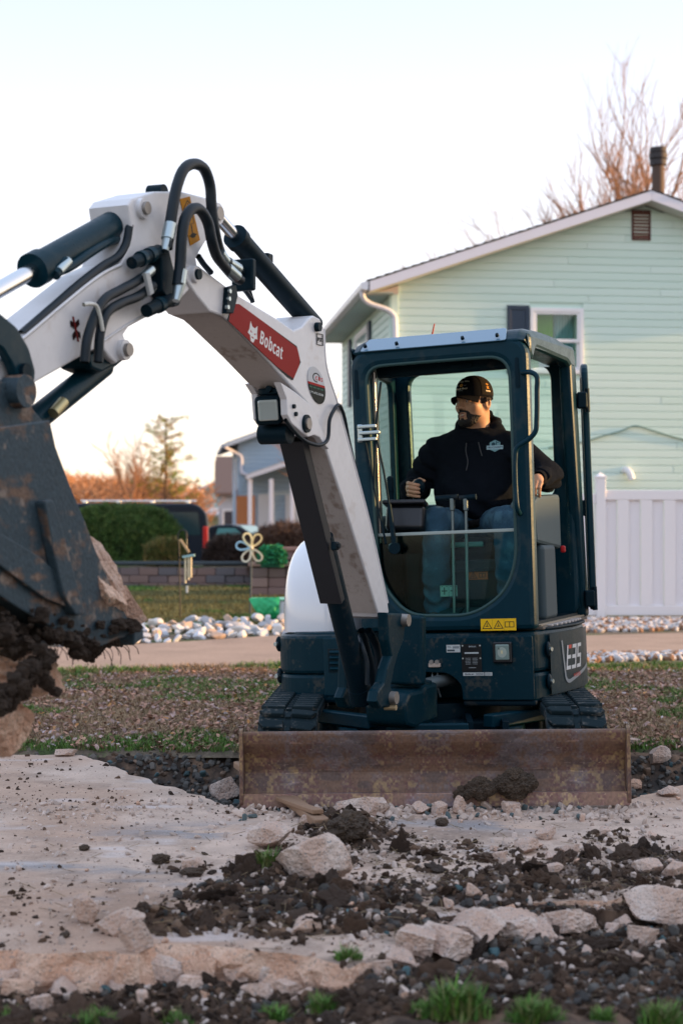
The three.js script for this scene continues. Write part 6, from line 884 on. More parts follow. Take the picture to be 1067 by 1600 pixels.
  // sweatshirt
  const fold = (x, y, z) => 0.011 * Math.sin(x * 38 + 9 * fbm3(x * 5, y * 5, z * 5) + y * 30) * smooth(1.85, 1.55, y) + 0.012 * (fbm3(x * 8, y * 8, z * 8) - 0.5) + 0.005 * (fbm3(x * 22, y * 22, z * 22, 2) - 0.5);
  const sleeveFold = (x, y, z) => 0.009 * Math.sin(x * 50 + y * 70 + z * 45 + 6 * fbm3(x * 7, y * 7, z * 7));
  const hoodie = (x, y, z) => {
    let d = ell(x, y, z, [0.242, 1.80, -0.385], [0.238, 0.2, 0.152]); d = smin(d, ell(x, y, z, [0.242, 1.6, -0.34], [0.225, 0.19, 0.19]), 0.1); d = smin(d, cone(x, y, z, [0.06, 1.895, -0.39], [0.43, 1.895, -0.39], 0.088, 0.088), 0.08); d = smin(d, ell(x, y, z, [0.255, 1.97, -0.38], [0.13, 0.06, 0.11]), 0.06);
    d += fold(x, y, z);
    for (const [s, e, w] of [[J.shL, J.elL, J.wrL], [J.shR, J.elR, J.wrR]]) { let a = smin(cone(x, y, z, s, e, 0.088, 0.077), cone(x, y, z, e, [lerp(e[0], w[0], 0.96), lerp(e[1], w[1], 0.96), lerp(e[2], w[2], 0.96)], 0.076, 0.051), 0.03); a += sleeveFold(x, y, z); a = Math.max(a, z + 0.115); d = smin(d, a, 0.035); }
    return smax(d, 1.475 - y + 0.02 * Math.sin(x * 9), 0.015);
  };
  const cloth = greyTex(256, 256, (u, v) => 0.5 + 0.25 * Math.sin(u * 256 * 1.57) * Math.sin(v * 256 * 1.57) + 0.4 * (noise2(u * 90, v * 90, 4) - 0.5), 12, 12);
  const hm = phys([0.006, 0.0085, 0.013], 1, { bumpMap: cloth, bumpScale: 0.0015, specularIntensity: 0.15 });
  const top = mesh('sweatshirt', [surfaceNet(hoodie, [-0.28, 1.42, -0.62], [0.85, 2.08, 0.0], 0.0095)], hm, man, { M: MU });
  mesh('hood', [surfaceNet((x, y, z) => { // rolled hood round the neck
    const a = Math.atan2(x - 0.262, z + 0.385), cx = 0.262 + Math.sin(a) * 0.108, cz = -0.385 + Math.cos(a) * 0.105, cy = 2.0 - Math.cos(a) * 0.05 + 0.01 * Math.sin(a * 5), r = 0.042 - Math.cos(a) * 0.012; let d = Math.hypot(x - cx, (y - cy) * 0.72, z - cz) - r; d = smin(d, ell(x, y, z, [0.262, 1.985, -0.5], [0.13, 0.085, 0.075]), 0.05); d = smax(d, -ell(x, y, z, [0.262, 2.09, -0.37], [0.083, 0.13, 0.083]), 0.02); return d + 0.006 * Math.sin(y * 90 + a * 3) + 0.01 * (fbm3(x * 14, y * 14, z * 14) - 0.5);
  }, [0.05, 1.86, -0.62], [0.48, 2.14, -0.2], 0.0065)], hm, top, { M: MU });
  const cuffM = phys([0.014, 0.014, 0.016], 1, { specularIntensity: 0.15 });
  for (const [e, w] of [[J.elL, J.wrL], [J.elR, J.wrR]]) { const q = (t) => [0, 1, 2].map((i) => lerp(e[i], w[i], t)); mesh('cuff', [surfaceNet((x, y, z) => smax(smax(cone(x, y, z, q(0.6), q(1.05), 0.052, 0.043) + 0.002 * Math.sin(z * 260), -cone(x, y, z, q(0.6), q(1.2), 0.04, 0.034), 0.006), z + 0.072, 0.006), [w[0] - 0.1, w[1] - 0.1, -0.2], [w[0] + 0.1, w[1] + 0.1, -0.04], 0.005)], cuffM, top, { M: MU }); }
  mesh('waistband', [surfaceNet((x, y, z) => smax(ell(x, y, z, [0.242, 1.5, -0.34], [0.222, 0.12, 0.188]) + 0.002 * Math.sin(x * 230), Math.abs(y - 1.475 + 0.02 * Math.sin(x * 9)) - 0.022, 0.01), [-0.0, 1.4, -0.56], [0.5, 1.54, -0.12], 0.008)], cuffM, top, { M: MU });
  const front = (x, y, z0 = -0.1) => { let z = z0; for (let i = 0; i < 60; i++) { const d = hoodie(x, y, z); if (d < 0.0008) break; z -= Math.max(0.0006, d * 0.7); } return [x, y, z + 0.003]; };
  const lp = up(769, 696, -0.22); mesh('chest_logo', [grid(14, 12, (u, v) => front(lp[0] + (u - 0.5) * 0.094, lp[1] + (v - 0.5) * 0.074))], decalM(canvasTex(256, 200, (g) => { g.clearRect(0, 0, 256, 200); g.fillStyle = '#6f9aa2'; g.beginPath(); g.moveTo(128, 6); g.lineTo(208, 44); g.lineTo(208, 150); g.lineTo(128, 194); g.lineTo(48, 150); g.lineTo(48, 44); g.fill(); g.fillStyle = '#143a48'; g.beginPath(); g.arc(104, 72, 28, 0, 7); g.fill(); g.fillRect(140, 26, 14, 60); g.fillRect(160, 40, 26, 12); g.fillStyle = '#9ab9c2'; g.fillRect(4, 92, 248, 62); g.fillStyle = '#0b2230'; g.font = 'bold 40px sans-serif'; g.textAlign = 'center'; g.fillText('TRI-COUNTY', 128, 136, 236); })), top, { M: MU, keep: true });
  for (const pts of [[[0.235, 1.93], [0.232, 1.88], [0.245, 1.82], [0.24, 1.77]], [[0.305, 1.93], [0.315, 1.885], [0.325, 1.85]]]) mesh('drawstring', [tube(pts.map(([x, y]) => front(x, y)), 0.0032, 6)], mat([0.05, 0.055, 0.06], 0.8), top, { M: MU });
  // jeans and shoes
  const legs = [[[0.16, 1.455, -0.36], [0.145, 1.475, 0.09], [0.14, 1.18, 0.13], [0.14, 0.965, 0.12]], [[0.33, 1.455, -0.36], [0.545, 1.465, 0.08], [0.56, 1.18, 0.13], [0.56, 0.965, 0.12]]];
  const denim = phys([1, 1, 1], 0.9, { map: colorTex(512, 512, (u, v) => { const a = fbm(u * 6, v * 6, 4, 44), b = noise2(u * 256, v * 64, 2), k = 0.65 + 0.55 * a + (b - 0.5) * 0.3; return [0.018 * k + 0.025 * smooth(0.5, 0.7, a), 0.068 * k + 0.045 * smooth(0.5, 0.7, a), 0.115 * k + 0.045 * smooth(0.5, 0.7, a)]; }, 2, 2), bumpMap: cloth, bumpScale: 0.0012 });
  const jeans = mesh('jeans', [surfaceNet((x, y, z) => { let d = ell(x, y, z, [0.245, 1.47, -0.37], [0.19, 0.1, 0.15]); legs.forEach((L) => { let a = smin(cone(x, y, z, L[0], L[1], 0.098, 0.083), cone(x, y, z, L[1], L[2], 0.082, 0.074), 0.03); a = smin(a, cone(x, y, z, L[2], L[3], 0.073, 0.07), 0.02); a += 0.005 * Math.sin(y * 75 + 7 * fbm3(x * 6, y * 6, z * 6) + z * 50) * (0.4 + smooth(1.25, 1.0, y)) + 0.01 * (fbm3(x * 9, y * 9, z * 9) - 0.5); d = smin(d, a, 0.05); }); return Math.max(d, 0.955 - y); }, [-0.02, 0.93, -0.56], [0.7, 1.62, 0.24], 0.0095)], denim, man, { M: MU });
  mesh('seam', [tube([[0.25, 1.535, -0.18], [0.25, 1.52, -0.15], [0.25, 1.49, -0.14], [0.25, 1.45, -0.16]], 0.004, 6)], denim, jeans, { M: MU });
  for (const L of legs) { const [x, y, z] = L[3]; const s = mesh('shoe', [surfaceNet((a, b, c) => smax(smin(ell(a, b, c, [x, 0.955, z + 0.0], [0.046, 0.05, 0.07]), ell(a, b, c, [x, 0.94, z + 0.08], [0.046, 0.034, 0.09]), 0.03), 0.928 - b, 0.006), [x - 0.07, 0.91, z - 0.1], [x + 0.07, 1.02, z + 0.19], 0.006)], mat([0.02, 0.018, 0.016], 0.7), man, { M: MU }); mesh('sole', [extrXZ(rounded([[x - 0.045, z - 0.07], [x + 0.045, z - 0.07], [x + 0.048, z + 0.16], [x - 0.048, z + 0.16]], 0.04), 0.922, 0.932, 0.003)], mat([0.03, 0.03, 0.03], 0.8), s, { M: MU }); }
}

// ================= broken slab, soil, rubble =================
const G0 = (px, py) => { const p = onGround(px, py, 0); return [p[0], -p[2]]; };       // (x, distance) on the slab's level
const slabPx = [[-420, 1182], [-100, 1181], [40, 1179], [130, 1180], [165, 1192], [205, 1210], [250, 1224], [300, 1242], [345, 1256], [372, 1266], [500, 1269], [700, 1265], [980, 1252], [1030, 1236], [1067, 1224], [1300, 1206],
  [1300, 1358], [1067, 1384], [1010, 1396], [940, 1404], [870, 1406], [800, 1416], [740, 1434], [700, 1440], [640, 1466], [590, 1496], [540, 1512], [480, 1494], [420, 1486], [330, 1480], [240, 1476], [215, 1492], [160, 1486], [90, 1490], [30, 1486], [-60, 1494], [-420, 1490]];
const slabPoly = []; { // subdivide and roughen the broken outline
  const P = slabPx.map((q) => G0(...q)), r = rng(90);
  P.forEach((p, i) => { const q = P[(i + 1) % P.length], L = Math.hypot(q[0] - p[0], q[1] - p[1]), n = Math.max(1, Math.round(L / 0.045)); for (let k = 0; k < n; k++) { const t = k / n, x = lerp(p[0], q[0], t), D = lerp(p[1], q[1], t); slabPoly.push([x + 0.05 * (noise2(x * 9, D * 9, 3) - 0.5) + 0.02 * (r() - 0.5), D + 0.06 * (noise2(x * 9, D * 9, 8) - 0.5) + 0.025 * (r() - 0.5)]); } });
}
function inPoly(x, D) { let c = false; for (let i = 0, j = slabPoly.length - 1; i < slabPoly.length; j = i++) { const a = slabPoly[i], b = slabPoly[j]; if (a[1] > D !== b[1] > D && x < (b[0] - a[0]) * (D - a[1]) / (b[1] - a[1]) + a[0]) c = !c; } return c; }
// heaps of loose soil: pixel centre, pixel radii, height
const heaps = [[545, 1300, 55, 22, 0.085], [600, 1325, 90, 25, 0.018], [470, 1350, 60, 30, 0.05], [415, 1372, 60, 26, 0.07], [345, 1400, 70, 16, 0.045], [480, 1408, 130, 22, 0.06], [245, 1446, 70, 13, 0.06], [330, 1440, 120, 14, 0.045], [430, 1452, 60, 14, 0.05], [570, 1400, 110, 22, 0.03], [700, 1345, 230, 34, 0.013], [650, 1395, 120, 26, 0.024], [860, 1372, 230, 26, 0.035], [760, 1402, 90, 16, 0.05], [900, 1345, 130, 20, 0.016], [1030, 1350, 90, 24, 0.035], [960, 1310, 80, 12, 0.014], [300, 1358, 30, 6, 0.02], [520, 1445, 120, 22, 0.035], [640, 1440, 70, 20, 0.03]].map(([px, py, rx, ry, h]) => { const [x, D] = G0(px, py); return [x, D, rx / FOC * D, ry * D * D / 3125, h]; });
function heapAt(x, D) { let h = 0; for (const [cx, cd, rx, rd, hh] of heaps) { const a = (x - cx) / rx, b = (D - cd) / rd, k = a * a + b * b; if (k < 3) h = Math.max(h, hh * Math.exp(-k * 1.2)); } return h; }
function soilY(x, D) {
  const n = fbm(x * 3.2, D * 3.2, 4, 55) - 0.5, f = fbm(x * 14, D * 14, 3, 56) - 0.5, g = fbm(x * 45, D * 45, 2, 57) - 0.5;
  let y = -0.135 + 0.05 * n + 0.05 * f * 1.3 + 0.016 * g;
  y += smooth(4.9, 4.45, D) * 0.035 + smooth(-0.15, 0.15, x) * smooth(6.4, 5.7, D) * 0.075; if (D > 6.9) y = lerp(y, -0.19 + 0.03 * n + 0.03 * f, smooth(6.9, 7.5, D)); if (D > 8.6) y += smooth(8.7, 9.05, D) * 0.175;
  const h = heapAt(x, D); if (h > 0.002) y = Math.max(y, -0.012 + h * (0.75 + 1.1 * (f + 0.5) * 0.9) + 0.02 * g - 0.012);
  return y;
}
{
  const x0 = -3, x1 = 3.6, D0 = 2.6, D1 = 9.3;
  const soilT = colorTex(2048, 2048, (u, v) => {
    const x = lerp(x0, x1, u), D = lerp(D0, D1, v), a = fbm(x * 2.2, D * 2.2, 4, 61), b = fbm(x * 11, D * 11, 4, 62), c = noise2(x * 130, D * 130, 5), d = noise2(x * 60, D * 60, 6);
    let q = [0.03, 0.018, 0.012].map((w, i) => lerp(w, [0.15, 0.092, 0.058][i], smooth(0.42, 0.68, a * 0.45 + b * 0.55)));
    const scr = Math.exp(-Math.pow((D - 6.05) / 0.28, 2)) * smooth(0.0, 0.3, x) * smooth(2.4, 1.2, x); q = q.map((w, i) => lerp(w, [0.17, 0.112, 0.078][i], scr * smooth(0.35, 0.6, fbm(x * 1.3, D * 26, 3, 63))));
    const pale = scr * (c > 0.62 ? 1 : 0) * 0.7 + smooth(0.6, 0.72, fbm(x * 4, D * 6, 4, 64)) * Math.exp(-Math.pow((D - 5.45) / 0.22, 2)) * smooth(0.75, 0.2, x) * smooth(-0.6, -0.1, x);
    q = q.map((w, i) => lerp(w, [0.42, 0.36, 0.34][i], clamp(pale) * (0.5 + 0.5 * d)));
    if (D > 6.9) { const k = smooth(6.9, 7.4, D) * smooth(9.0, 8.6, D) ; q = q.map((w, i) => lerp(w, [0.04, 0.042, 0.042][i], k)); }
    const k = 0.7 + 0.6 * c; return q.map((w) => w * k);
  });
  const g = grid(340, 400, (u, v) => { const x = lerp(x0, x1, u), D = D0 + (D1 - D0) * (v < 0.72 ? v * 0.62 / 0.72 : 0.62 + (v - 0.72) * 0.38 / 0.28); return [x, soilY(x, D), -D]; });
  const p = g.attributes.position, uv = g.attributes.uv; for (let i = 0; i < p.count; i++) uv.setXY(i, (p.getX(i) - x0) / (x1 - x0), (-p.getZ(i) - D0) / (D1 - D0));
  struct(mesh('soil', g, mat([1, 1, 1], 1, { map: soilT }), scene, { keep: true }));
}
const concreteTex = colorTex(1024, 1024, (u, v) => { const a = fbm(u * 5, v * 5, 4, 11), b = fbm(u * 30, v * 30, 3, 12), c = noise2(u * 120, v * 120, 5), d = noise2(u * 70, v * 70, 9); let q = [0.57, 0.43, 0.355].map((w, i) => lerp(w, [0.68, 0.59, 0.53][i], smooth(0.4, 0.7, a))); q = q.map((w) => w * (0.82 + 0.3 * b)); if (c > 0.86) q = [0.3, 0.25, 0.22]; if (c < 0.1) q = [0.62, 0.58, 0.56]; if (d > 0.9) q = [0.24, 0.27, 0.29]; if (d < 0.06) q = [0.4, 0.22, 0.14]; return q; }, 2.4, 2.4);
const concreteBump = greyTex(512, 512, (u, v) => 0.5 * fbm(u * 12, v * 12, 4, 18) + 0.5 * fbm(u * 60, v * 60, 2, 19), 2.4, 2.4);
const rubbleM = [[1, 0.92, 0.87], [0.9, 0.85, 0.82], [1.0, 0.81, 0.68]].map((c) => mat(c, 0.95, { map: concreteTex, bumpMap: concreteBump, bumpScale: 0.012 }));
{ // the slab: flat worn top, ragged broken sides
  const xs = slabPoly.map((p) => p[0]), ds = slabPoly.map((p) => p[1]), X0 = Math.min(...xs), X1 = Math.max(...xs), Da = Math.min(...ds), Db = Math.max(...ds);
  const cap = new THREE.ShapeGeometry(shape(slabPoly.map(([x, D]) => [x, -D]))).rotateX(-Math.PI / 2); // (x, -D) -> z
  const cp = cap.attributes.position; for (let i = 0; i < cp.count; i++) { const D = cp.getZ(i); cp.setXYZ(i, cp.getX(i), 0, -Math.abs(D)); } cap.computeVertexNormals();
  if (cap.attributes.normal.getY(0) < 0) { const ix = cap.index.array; for (let i = 0; i < ix.length; i += 3) { const t = ix[i]; ix[i] = ix[i + 1]; ix[i + 1] = t; } cap.computeVertexNormals(); }
  const cu = cap.attributes.uv; for (let i = 0; i < cp.count; i++) cu.setXY(i, (cp.getX(i) + 2.4) / 4.8, (-cp.getZ(i) - 4.5) / 4.7);
  const smear = [[100, 1355, 0.55, 0.1, 0.5], [200, 1378, 0.6, 0.07, -0.1], [330, 1296, 0.5, 0.16, -0.15], [390, 1304, 0.45, 0.12, 0], [290, 1400, 0.4, 0.05, -0.1], [560, 1285, 0.35, 0.1, 0], [760, 1290, 0.3, 0.16, 0.2]].map(([px, py, a, b, t]) => [...G0(px, py), a, b, t]);
  const topT = colorTex(2048, 2048, (u, v) => {
    const x = u * 4.8 - 2.4, D = v * 4.7 + 4.5, a = fbm(x * 1.7, D * 1.7, 5, 1), b = fbm(x * 8, D * 8, 4, 2), c = noise2(x * 190, D * 190, 5), e = noise2(x * 85, D * 85, 7), st = fbm(x * 1.2, D * 9, 4, 6);
    let q = [0.45, 0.308, 0.228].map((w, i) => lerp(w, [0.54, 0.41, 0.33][i], smooth(0.35, 0.68, a))); q = q.map((w) => w * (0.78 + 0.36 * b) * (0.94 + 0.1 * st));
    for (const [cx, cd, sx, sd, t] of smear) { const dx = x - cx, dd = (D - cd) + dx * t * 0.4 + dx * dx * 0.25, k = Math.exp(-Math.pow(dx / sx, 2) - Math.pow(dd / sd, 2)) * smooth(0.35, 0.6, fbm(x * 3.5, D * 8, 5, 9)); q = q.map((w, i) => lerp(w, [0.21, 0.22, 0.24][i], k * 0.8)); }
    const mud = smooth(0.56, 0.68, fbm(x * 3.1, D * 3.1, 5, 15)) * 0.5 * smooth(5.9, 5.0, D) + smooth(0.5, 0.66, fbm(x * 2.3, D * 5, 4, 16)) * 0.75 * smooth(-0.5, 0.2, x) * smooth(7.1, 6.5, D) + smooth(0.58, 0.7, fbm(x * 5, D * 5, 4, 26)) * 0.35; q = q.map((w, i) => lerp(w, [0.15, 0.105, 0.078][i], clamp(mud) * (0.55 + 0.45 * e)));
    const pale = smooth(0.6, 0.75, fbm(x * 2.4 + 8, D * 4, 4, 33)) * 0.5; q = q.map((w, i) => lerp(w, [0.6, 0.56, 0.56][i], pale));
    if (c > 0.9) q = q.map((w) => w * 0.62); if (c < 0.08) q = q.map((w) => w * 1.25); if (e > 0.93) q = [0.12, 0.09, 0.075]; if (e < 0.05) q = [0.6, 0.55, 0.52]; return q;
  });
  struct(mesh('concrete_slab', cap, mat([1, 1, 1], 0.95, { map: topT, bumpMap: greyTex(1024, 1024, (u, v) => 0.6 * fbm(u * 30, v * 30, 4, 8) + 0.4 * noise2(u * 400, v * 400, 3)), bumpScale: 0.007 }), scene, { keep: true }));
  const n = slabPoly.length, rows = 5, side = grid(n, rows, (u, v) => { const i = Math.round(u * n) % n, [x, D] = slabPoly[i], [xa, Daa] = slabPoly[(i + 1) % n], [xb, Dbb] = slabPoly[(i + n - 1) % n]; let nx = Daa - Dbb, nd = -(xa - xb); const l = Math.hypot(nx, nd) || 1; nx /= l; nd /= l; if (inPoly(x + nx * 0.08, D + nd * 0.08)) { nx = -nx; nd = -nd; } const y = -0.18 * v, k = v === 0 ? 0 : 0.085 * (fbm(i * 0.37, v * 4.1, 4, 5) - 0.42) + 0.03 * (noise2(i * 0.9, v * 12, 6) - 0.5) + 0.02 * v ; return [x + nx * k, y + (v === 0 ? 0 : 0.028 * (h3(i, Math.round(v * 5), 9) - 0.5)), -(D + nd * k)]; });
  const edge = mesh('slab_edge', (() => { const q = side.toNonIndexed(); q.computeVertexNormals(); return q; })(), rubbleM[2]); edge.userData.kind = 'structure';
  const er = rng(17); [[-10, 1504, 90, 44], [55, 1500, 84, 42], [120, 1504, 74, 40], [172, 1500, 60, 38], [262, 1492, 78, 38], [318, 1496, 66, 40], [372, 1496, 76, 38], [430, 1500, 70, 40], [486, 1506, 66, 40], [540, 1514, 64, 34], [582, 1510, 52, 30], [28, 1520, 50, 24], [296, 1512, 40, 22], [452, 1520, 40, 22], [140, 1520, 40, 22]].forEach(([px, py, w, h], i) => { const D = EYE * FOC / (py - 16 - HOR), s = D / FOC / 2, g = rock(1400 + i, [w * s * 1.35, h * s * 1.5, h * s * 1.6], 14, 0.06, 14, 0.56); mesh('broken_piece', [g.rotateZ((er() - 0.5) * 0.3).translate((px - CX) / FOC * D, -0.075, -D + 0.0)], rubbleM[i % 3], edge); });
}
// surface height where a thing comes to rest
const restY = (x, D) => D > 9.15 ? terr(x, D) + 0.02 : inPoly(x, D) ? Math.max(0, soilY(x, D)) : soilY(x, D);
const hit = (px, py) => { let D = 6, p; for (let i = 0; i < 30; i++) { p = at(px, py, D); const y = restY(p[0], D); D = lerp(D, (EYE - y) * FOC / (py - HOR), 0.6); } p = at(px, py, D); return [p[0], restY(p[0], D), D]; };
let rockSeed = 100;
function chunk(px, py, w, h, o = {}) { // centre pixel, size in pixels
  const base = hit(px, py + h * 0.42), D = base[2], sx = w / FOC * D / 2, sy = h / FOC * D / 2, g = rock(o.seed || rockSeed++, [sx * 1.5, sy * 1.5, 1.3 * (o.deep || 0.8) * Math.min(sx, sy * 2.2)], w > 60 ? 26 : w > 24 ? 14 : 6, o.rough ? o.rough : o.m === soilM ? 0.26 : w > 24 ? 0.05 : 0.05, o.cuts || 11, o.flat || 0.58); { g.computeBoundingBox(); const q = g.boundingBox; g.scale(2 * sx / (q.max.x - q.min.x), 2.1 * sy / (q.max.y - q.min.y), 1); }
  const m = new THREE.Mesh(clean(g), o.m || rubbleM[rockSeed % 3]); m.castShadow = m.receiveShadow = true; m.name = numbered(o.name || 'concrete_chunk'); m.position.set(base[0], base[1] + sy * (0.72 - (o.sink || 0)), -D); m.rotation.set((o.rx || 0), (o.ry || 0), (o.rz || 0)); scene.add(m);
  return tag(m, o.label, o.cat || 'concrete chunk', o.group);
}
const soilM = mat([1, 1, 1], 1, { map: colorTex(256, 256, (u, v) => { const b = fbm(u * 9, v * 9, 4, 3), c = noise2(u * 90, v * 90, 2), k = 0.6 + 0.8 * c; return [lerp(0.03, 0.085, b) * k, lerp(0.022, 0.058, b) * k, lerp(0.017, 0.038, b) * k]; }, 4, 4) });
[ // the fragments that can be told apart: pixel centre, pixel size, label
  [490, 1342, 122, 84, 'largest pale pink broken concrete slab piece, lying in front of the blade\'s left half', { seed: 7, deep: 0.5, flat: 0.66, rz: 0.05, cuts: 9 }],
  [424, 1306, 70, 40, 'pale angular concrete block just behind the largest broken slab piece', { seed: 12, flat: 0.52 }],
  [138, 1420, 44, 50, 'upright rough tan concrete lump on the open slab at left', { seed: 15, rz: -0.2 }],
  [210, 1510, 48, 54, 'tilted flat grey slab shard propped against the slab\'s front edge', { seed: 18, rz: 0.5, deep: 0.4 }],
  [190, 1478, 80, 40, 'long tan broken piece leaning on the slab\'s front edge at left', { seed: 21, rz: 0.45, deep: 0.5 }],
  [95, 1528, 56, 34, 'wedge of brown concrete below the slab edge near the left corner', { seed: 23, rz: 0.3 }],
  [65, 1568, 36, 34, 'small pale block at the lower left corner beside the grass', { seed: 26 }],
  [187, 1535, 48, 28, 'rounded pale lump under the tilted grey shard', { seed: 28 }],
  [92, 1540, 42, 22, 'flat pale piece in front of the brown wedge', { seed: 29 }],
  [302, 1350, 38, 20, 'pale flat fragment on dark soil in the middle of the open slab', { seed: 31 }],
  [355, 1212, 48, 44, 'pale concrete block standing against the blade\'s left end', { seed: 33, rz: -0.5 }],
  [212, 1198, 66, 26, 'broken slab shard tipped at the edge of the gravel hole', { seed: 36, rz: -0.45, deep: 0.5 }],
  [103, 1175, 34, 14, 'small pink lump on the slab\'s far edge next to the grass', { seed: 39 }],
  [478, 1440, 52, 30, 'pale pitted chunk in dark soil in front of the largest piece', { seed: 41, rz: 0.3 }],
  [478, 1258, 44, 24, 'white-topped chunk at the foot of the blade\'s left half', { seed: 43 }],
  [487, 1280, 34, 18, 'flat pale chunk below the white-topped one near the blade', { seed: 44 }],
  [578, 1258, 86, 34, 'wide pinkish chunk resting against the middle of the blade foot', { seed: 46, deep: 0.5 }],
  [515, 1256, 28, 20, 'small pink chunk left of the wide one at the blade foot', { seed: 47 }],
  [718, 1258, 20, 32, 'thin upright tan sliver standing before the soil clods on the blade', { seed: 49, rz: -0.2 }],
  [660, 1262, 30, 18, 'pink chunk at the blade foot right of the wide one', { seed: 51 }],
  [685, 1262, 26, 22, 'pale jagged chunk beside the thin upright sliver', { seed: 52 }],
  [798, 1260, 30, 22, 'pale angular chunk under the big soil clod at the blade foot', { seed: 53 }],
  [821, 1322, 42, 24, 'rounded grey-pink lump on the dusty slab right of centre', { seed: 55 }],
  [853, 1302, 34, 20, 'pale tilted chip beyond the rounded lump on the dusty slab', { seed: 56, rz: 0.4 }],
  [778, 1338, 34, 16, 'flat white chip left of the rounded grey-pink lump', { seed: 57, rz: 0.25 }],
  [863, 1338, 28, 11, 'thin white flake between two dark soil patches at right', { seed: 58 }],
  [862, 1356, 34, 17, 'small pale block just in front of the thin white flake', { seed: 59 }],
  [892, 1325, 34, 14, 'tan flat shard pointing right on the dusty slab', { seed: 60, rz: 0.2 }],
  [738, 1391, 26, 24, 'grey triangular chunk behind the curved broken edge', { seed: 62 }],
  [701, 1412, 18, 22, 'ochre stone standing at the broken edge in the middle', { seed: 63 }],
  [1004, 1462, 50, 46, 'big white boulder-like chunk in the dark rubble at far right', { seed: 65 }],
  [1040, 1402, 120, 66, 'massive pale broken slab corner cut by the right picture border', { seed: 67, deep: 0.6, flat: 0.62 }],
  [1056, 1356, 50, 32, 'pale block above the massive slab corner at the right border', { seed: 68 }],
  [1015, 1350, 46, 22, 'pinkish flat chunk left of the pale block at the right border', { seed: 69 }],
  [972, 1424, 36, 20, 'white chip at the left foot of the massive slab corner', { seed: 70, rz: 0.3 }],
  [955, 1456, 22, 20, 'pink lump left of the boulder-like chunk', { seed: 71 }],
  [960, 1448, 30, 14, 'flat pale flake above the pink lump', { seed: 72 }],
  [915, 1486, 18, 22, 'narrow white shard in dark gravel left of the boulder-like chunk', { seed: 73, rz: 0.5 }],
  [994, 1504, 26, 16, 'pale grey chip below the boulder-like chunk', { seed: 74 }],
  [776, 1508, 40, 24, 'white wedge in the dark rubble at the bottom middle', { seed: 75, rz: -0.2 }],
  [868, 1466, 34, 14, 'tan flat chip in the dark gravel right of the curved edge', { seed: 76 }],
  [653, 1498, 42, 16, 'long white flake in front of the curved broken edge', { seed: 77, rz: -0.15 }],
  [598, 1498, 36, 34, 'tan block at the left foot of the curved broken edge', { seed: 78 }],
  [478, 1512, 26, 28, 'pale block in front of the slab edge below the pitted chunk', { seed: 79 }],
  [400, 1508, 44, 30, 'pale lump broken from the slab edge left of the middle', { seed: 80 }],
  [222, 1556, 22, 26, 'pale stone in dark soil near the bottom left', { seed: 81 }],
  [1025, 1206, 34, 30, 'pinkish rough block in the gravel right of the blade', { seed: 83 }],
  [1040, 1236, 36, 16, 'flat pale shard on the slab edge right of the blade', { seed: 84 }],
  [985, 1178, 30, 10, 'thin pale flake in the gravel below the grass right of the blade', { seed: 85 }],
  [446, 1384, 24, 14, 'small tan block tucked under the largest broken slab piece', { seed: 86 }],
].forEach(([px, py, w, h, label, o], i) => chunk(px, py, w, h, { cuts: i % 3 ? 18 : 11, flat: i % 3 ? 0.5 : 0.58, label, ...o }));
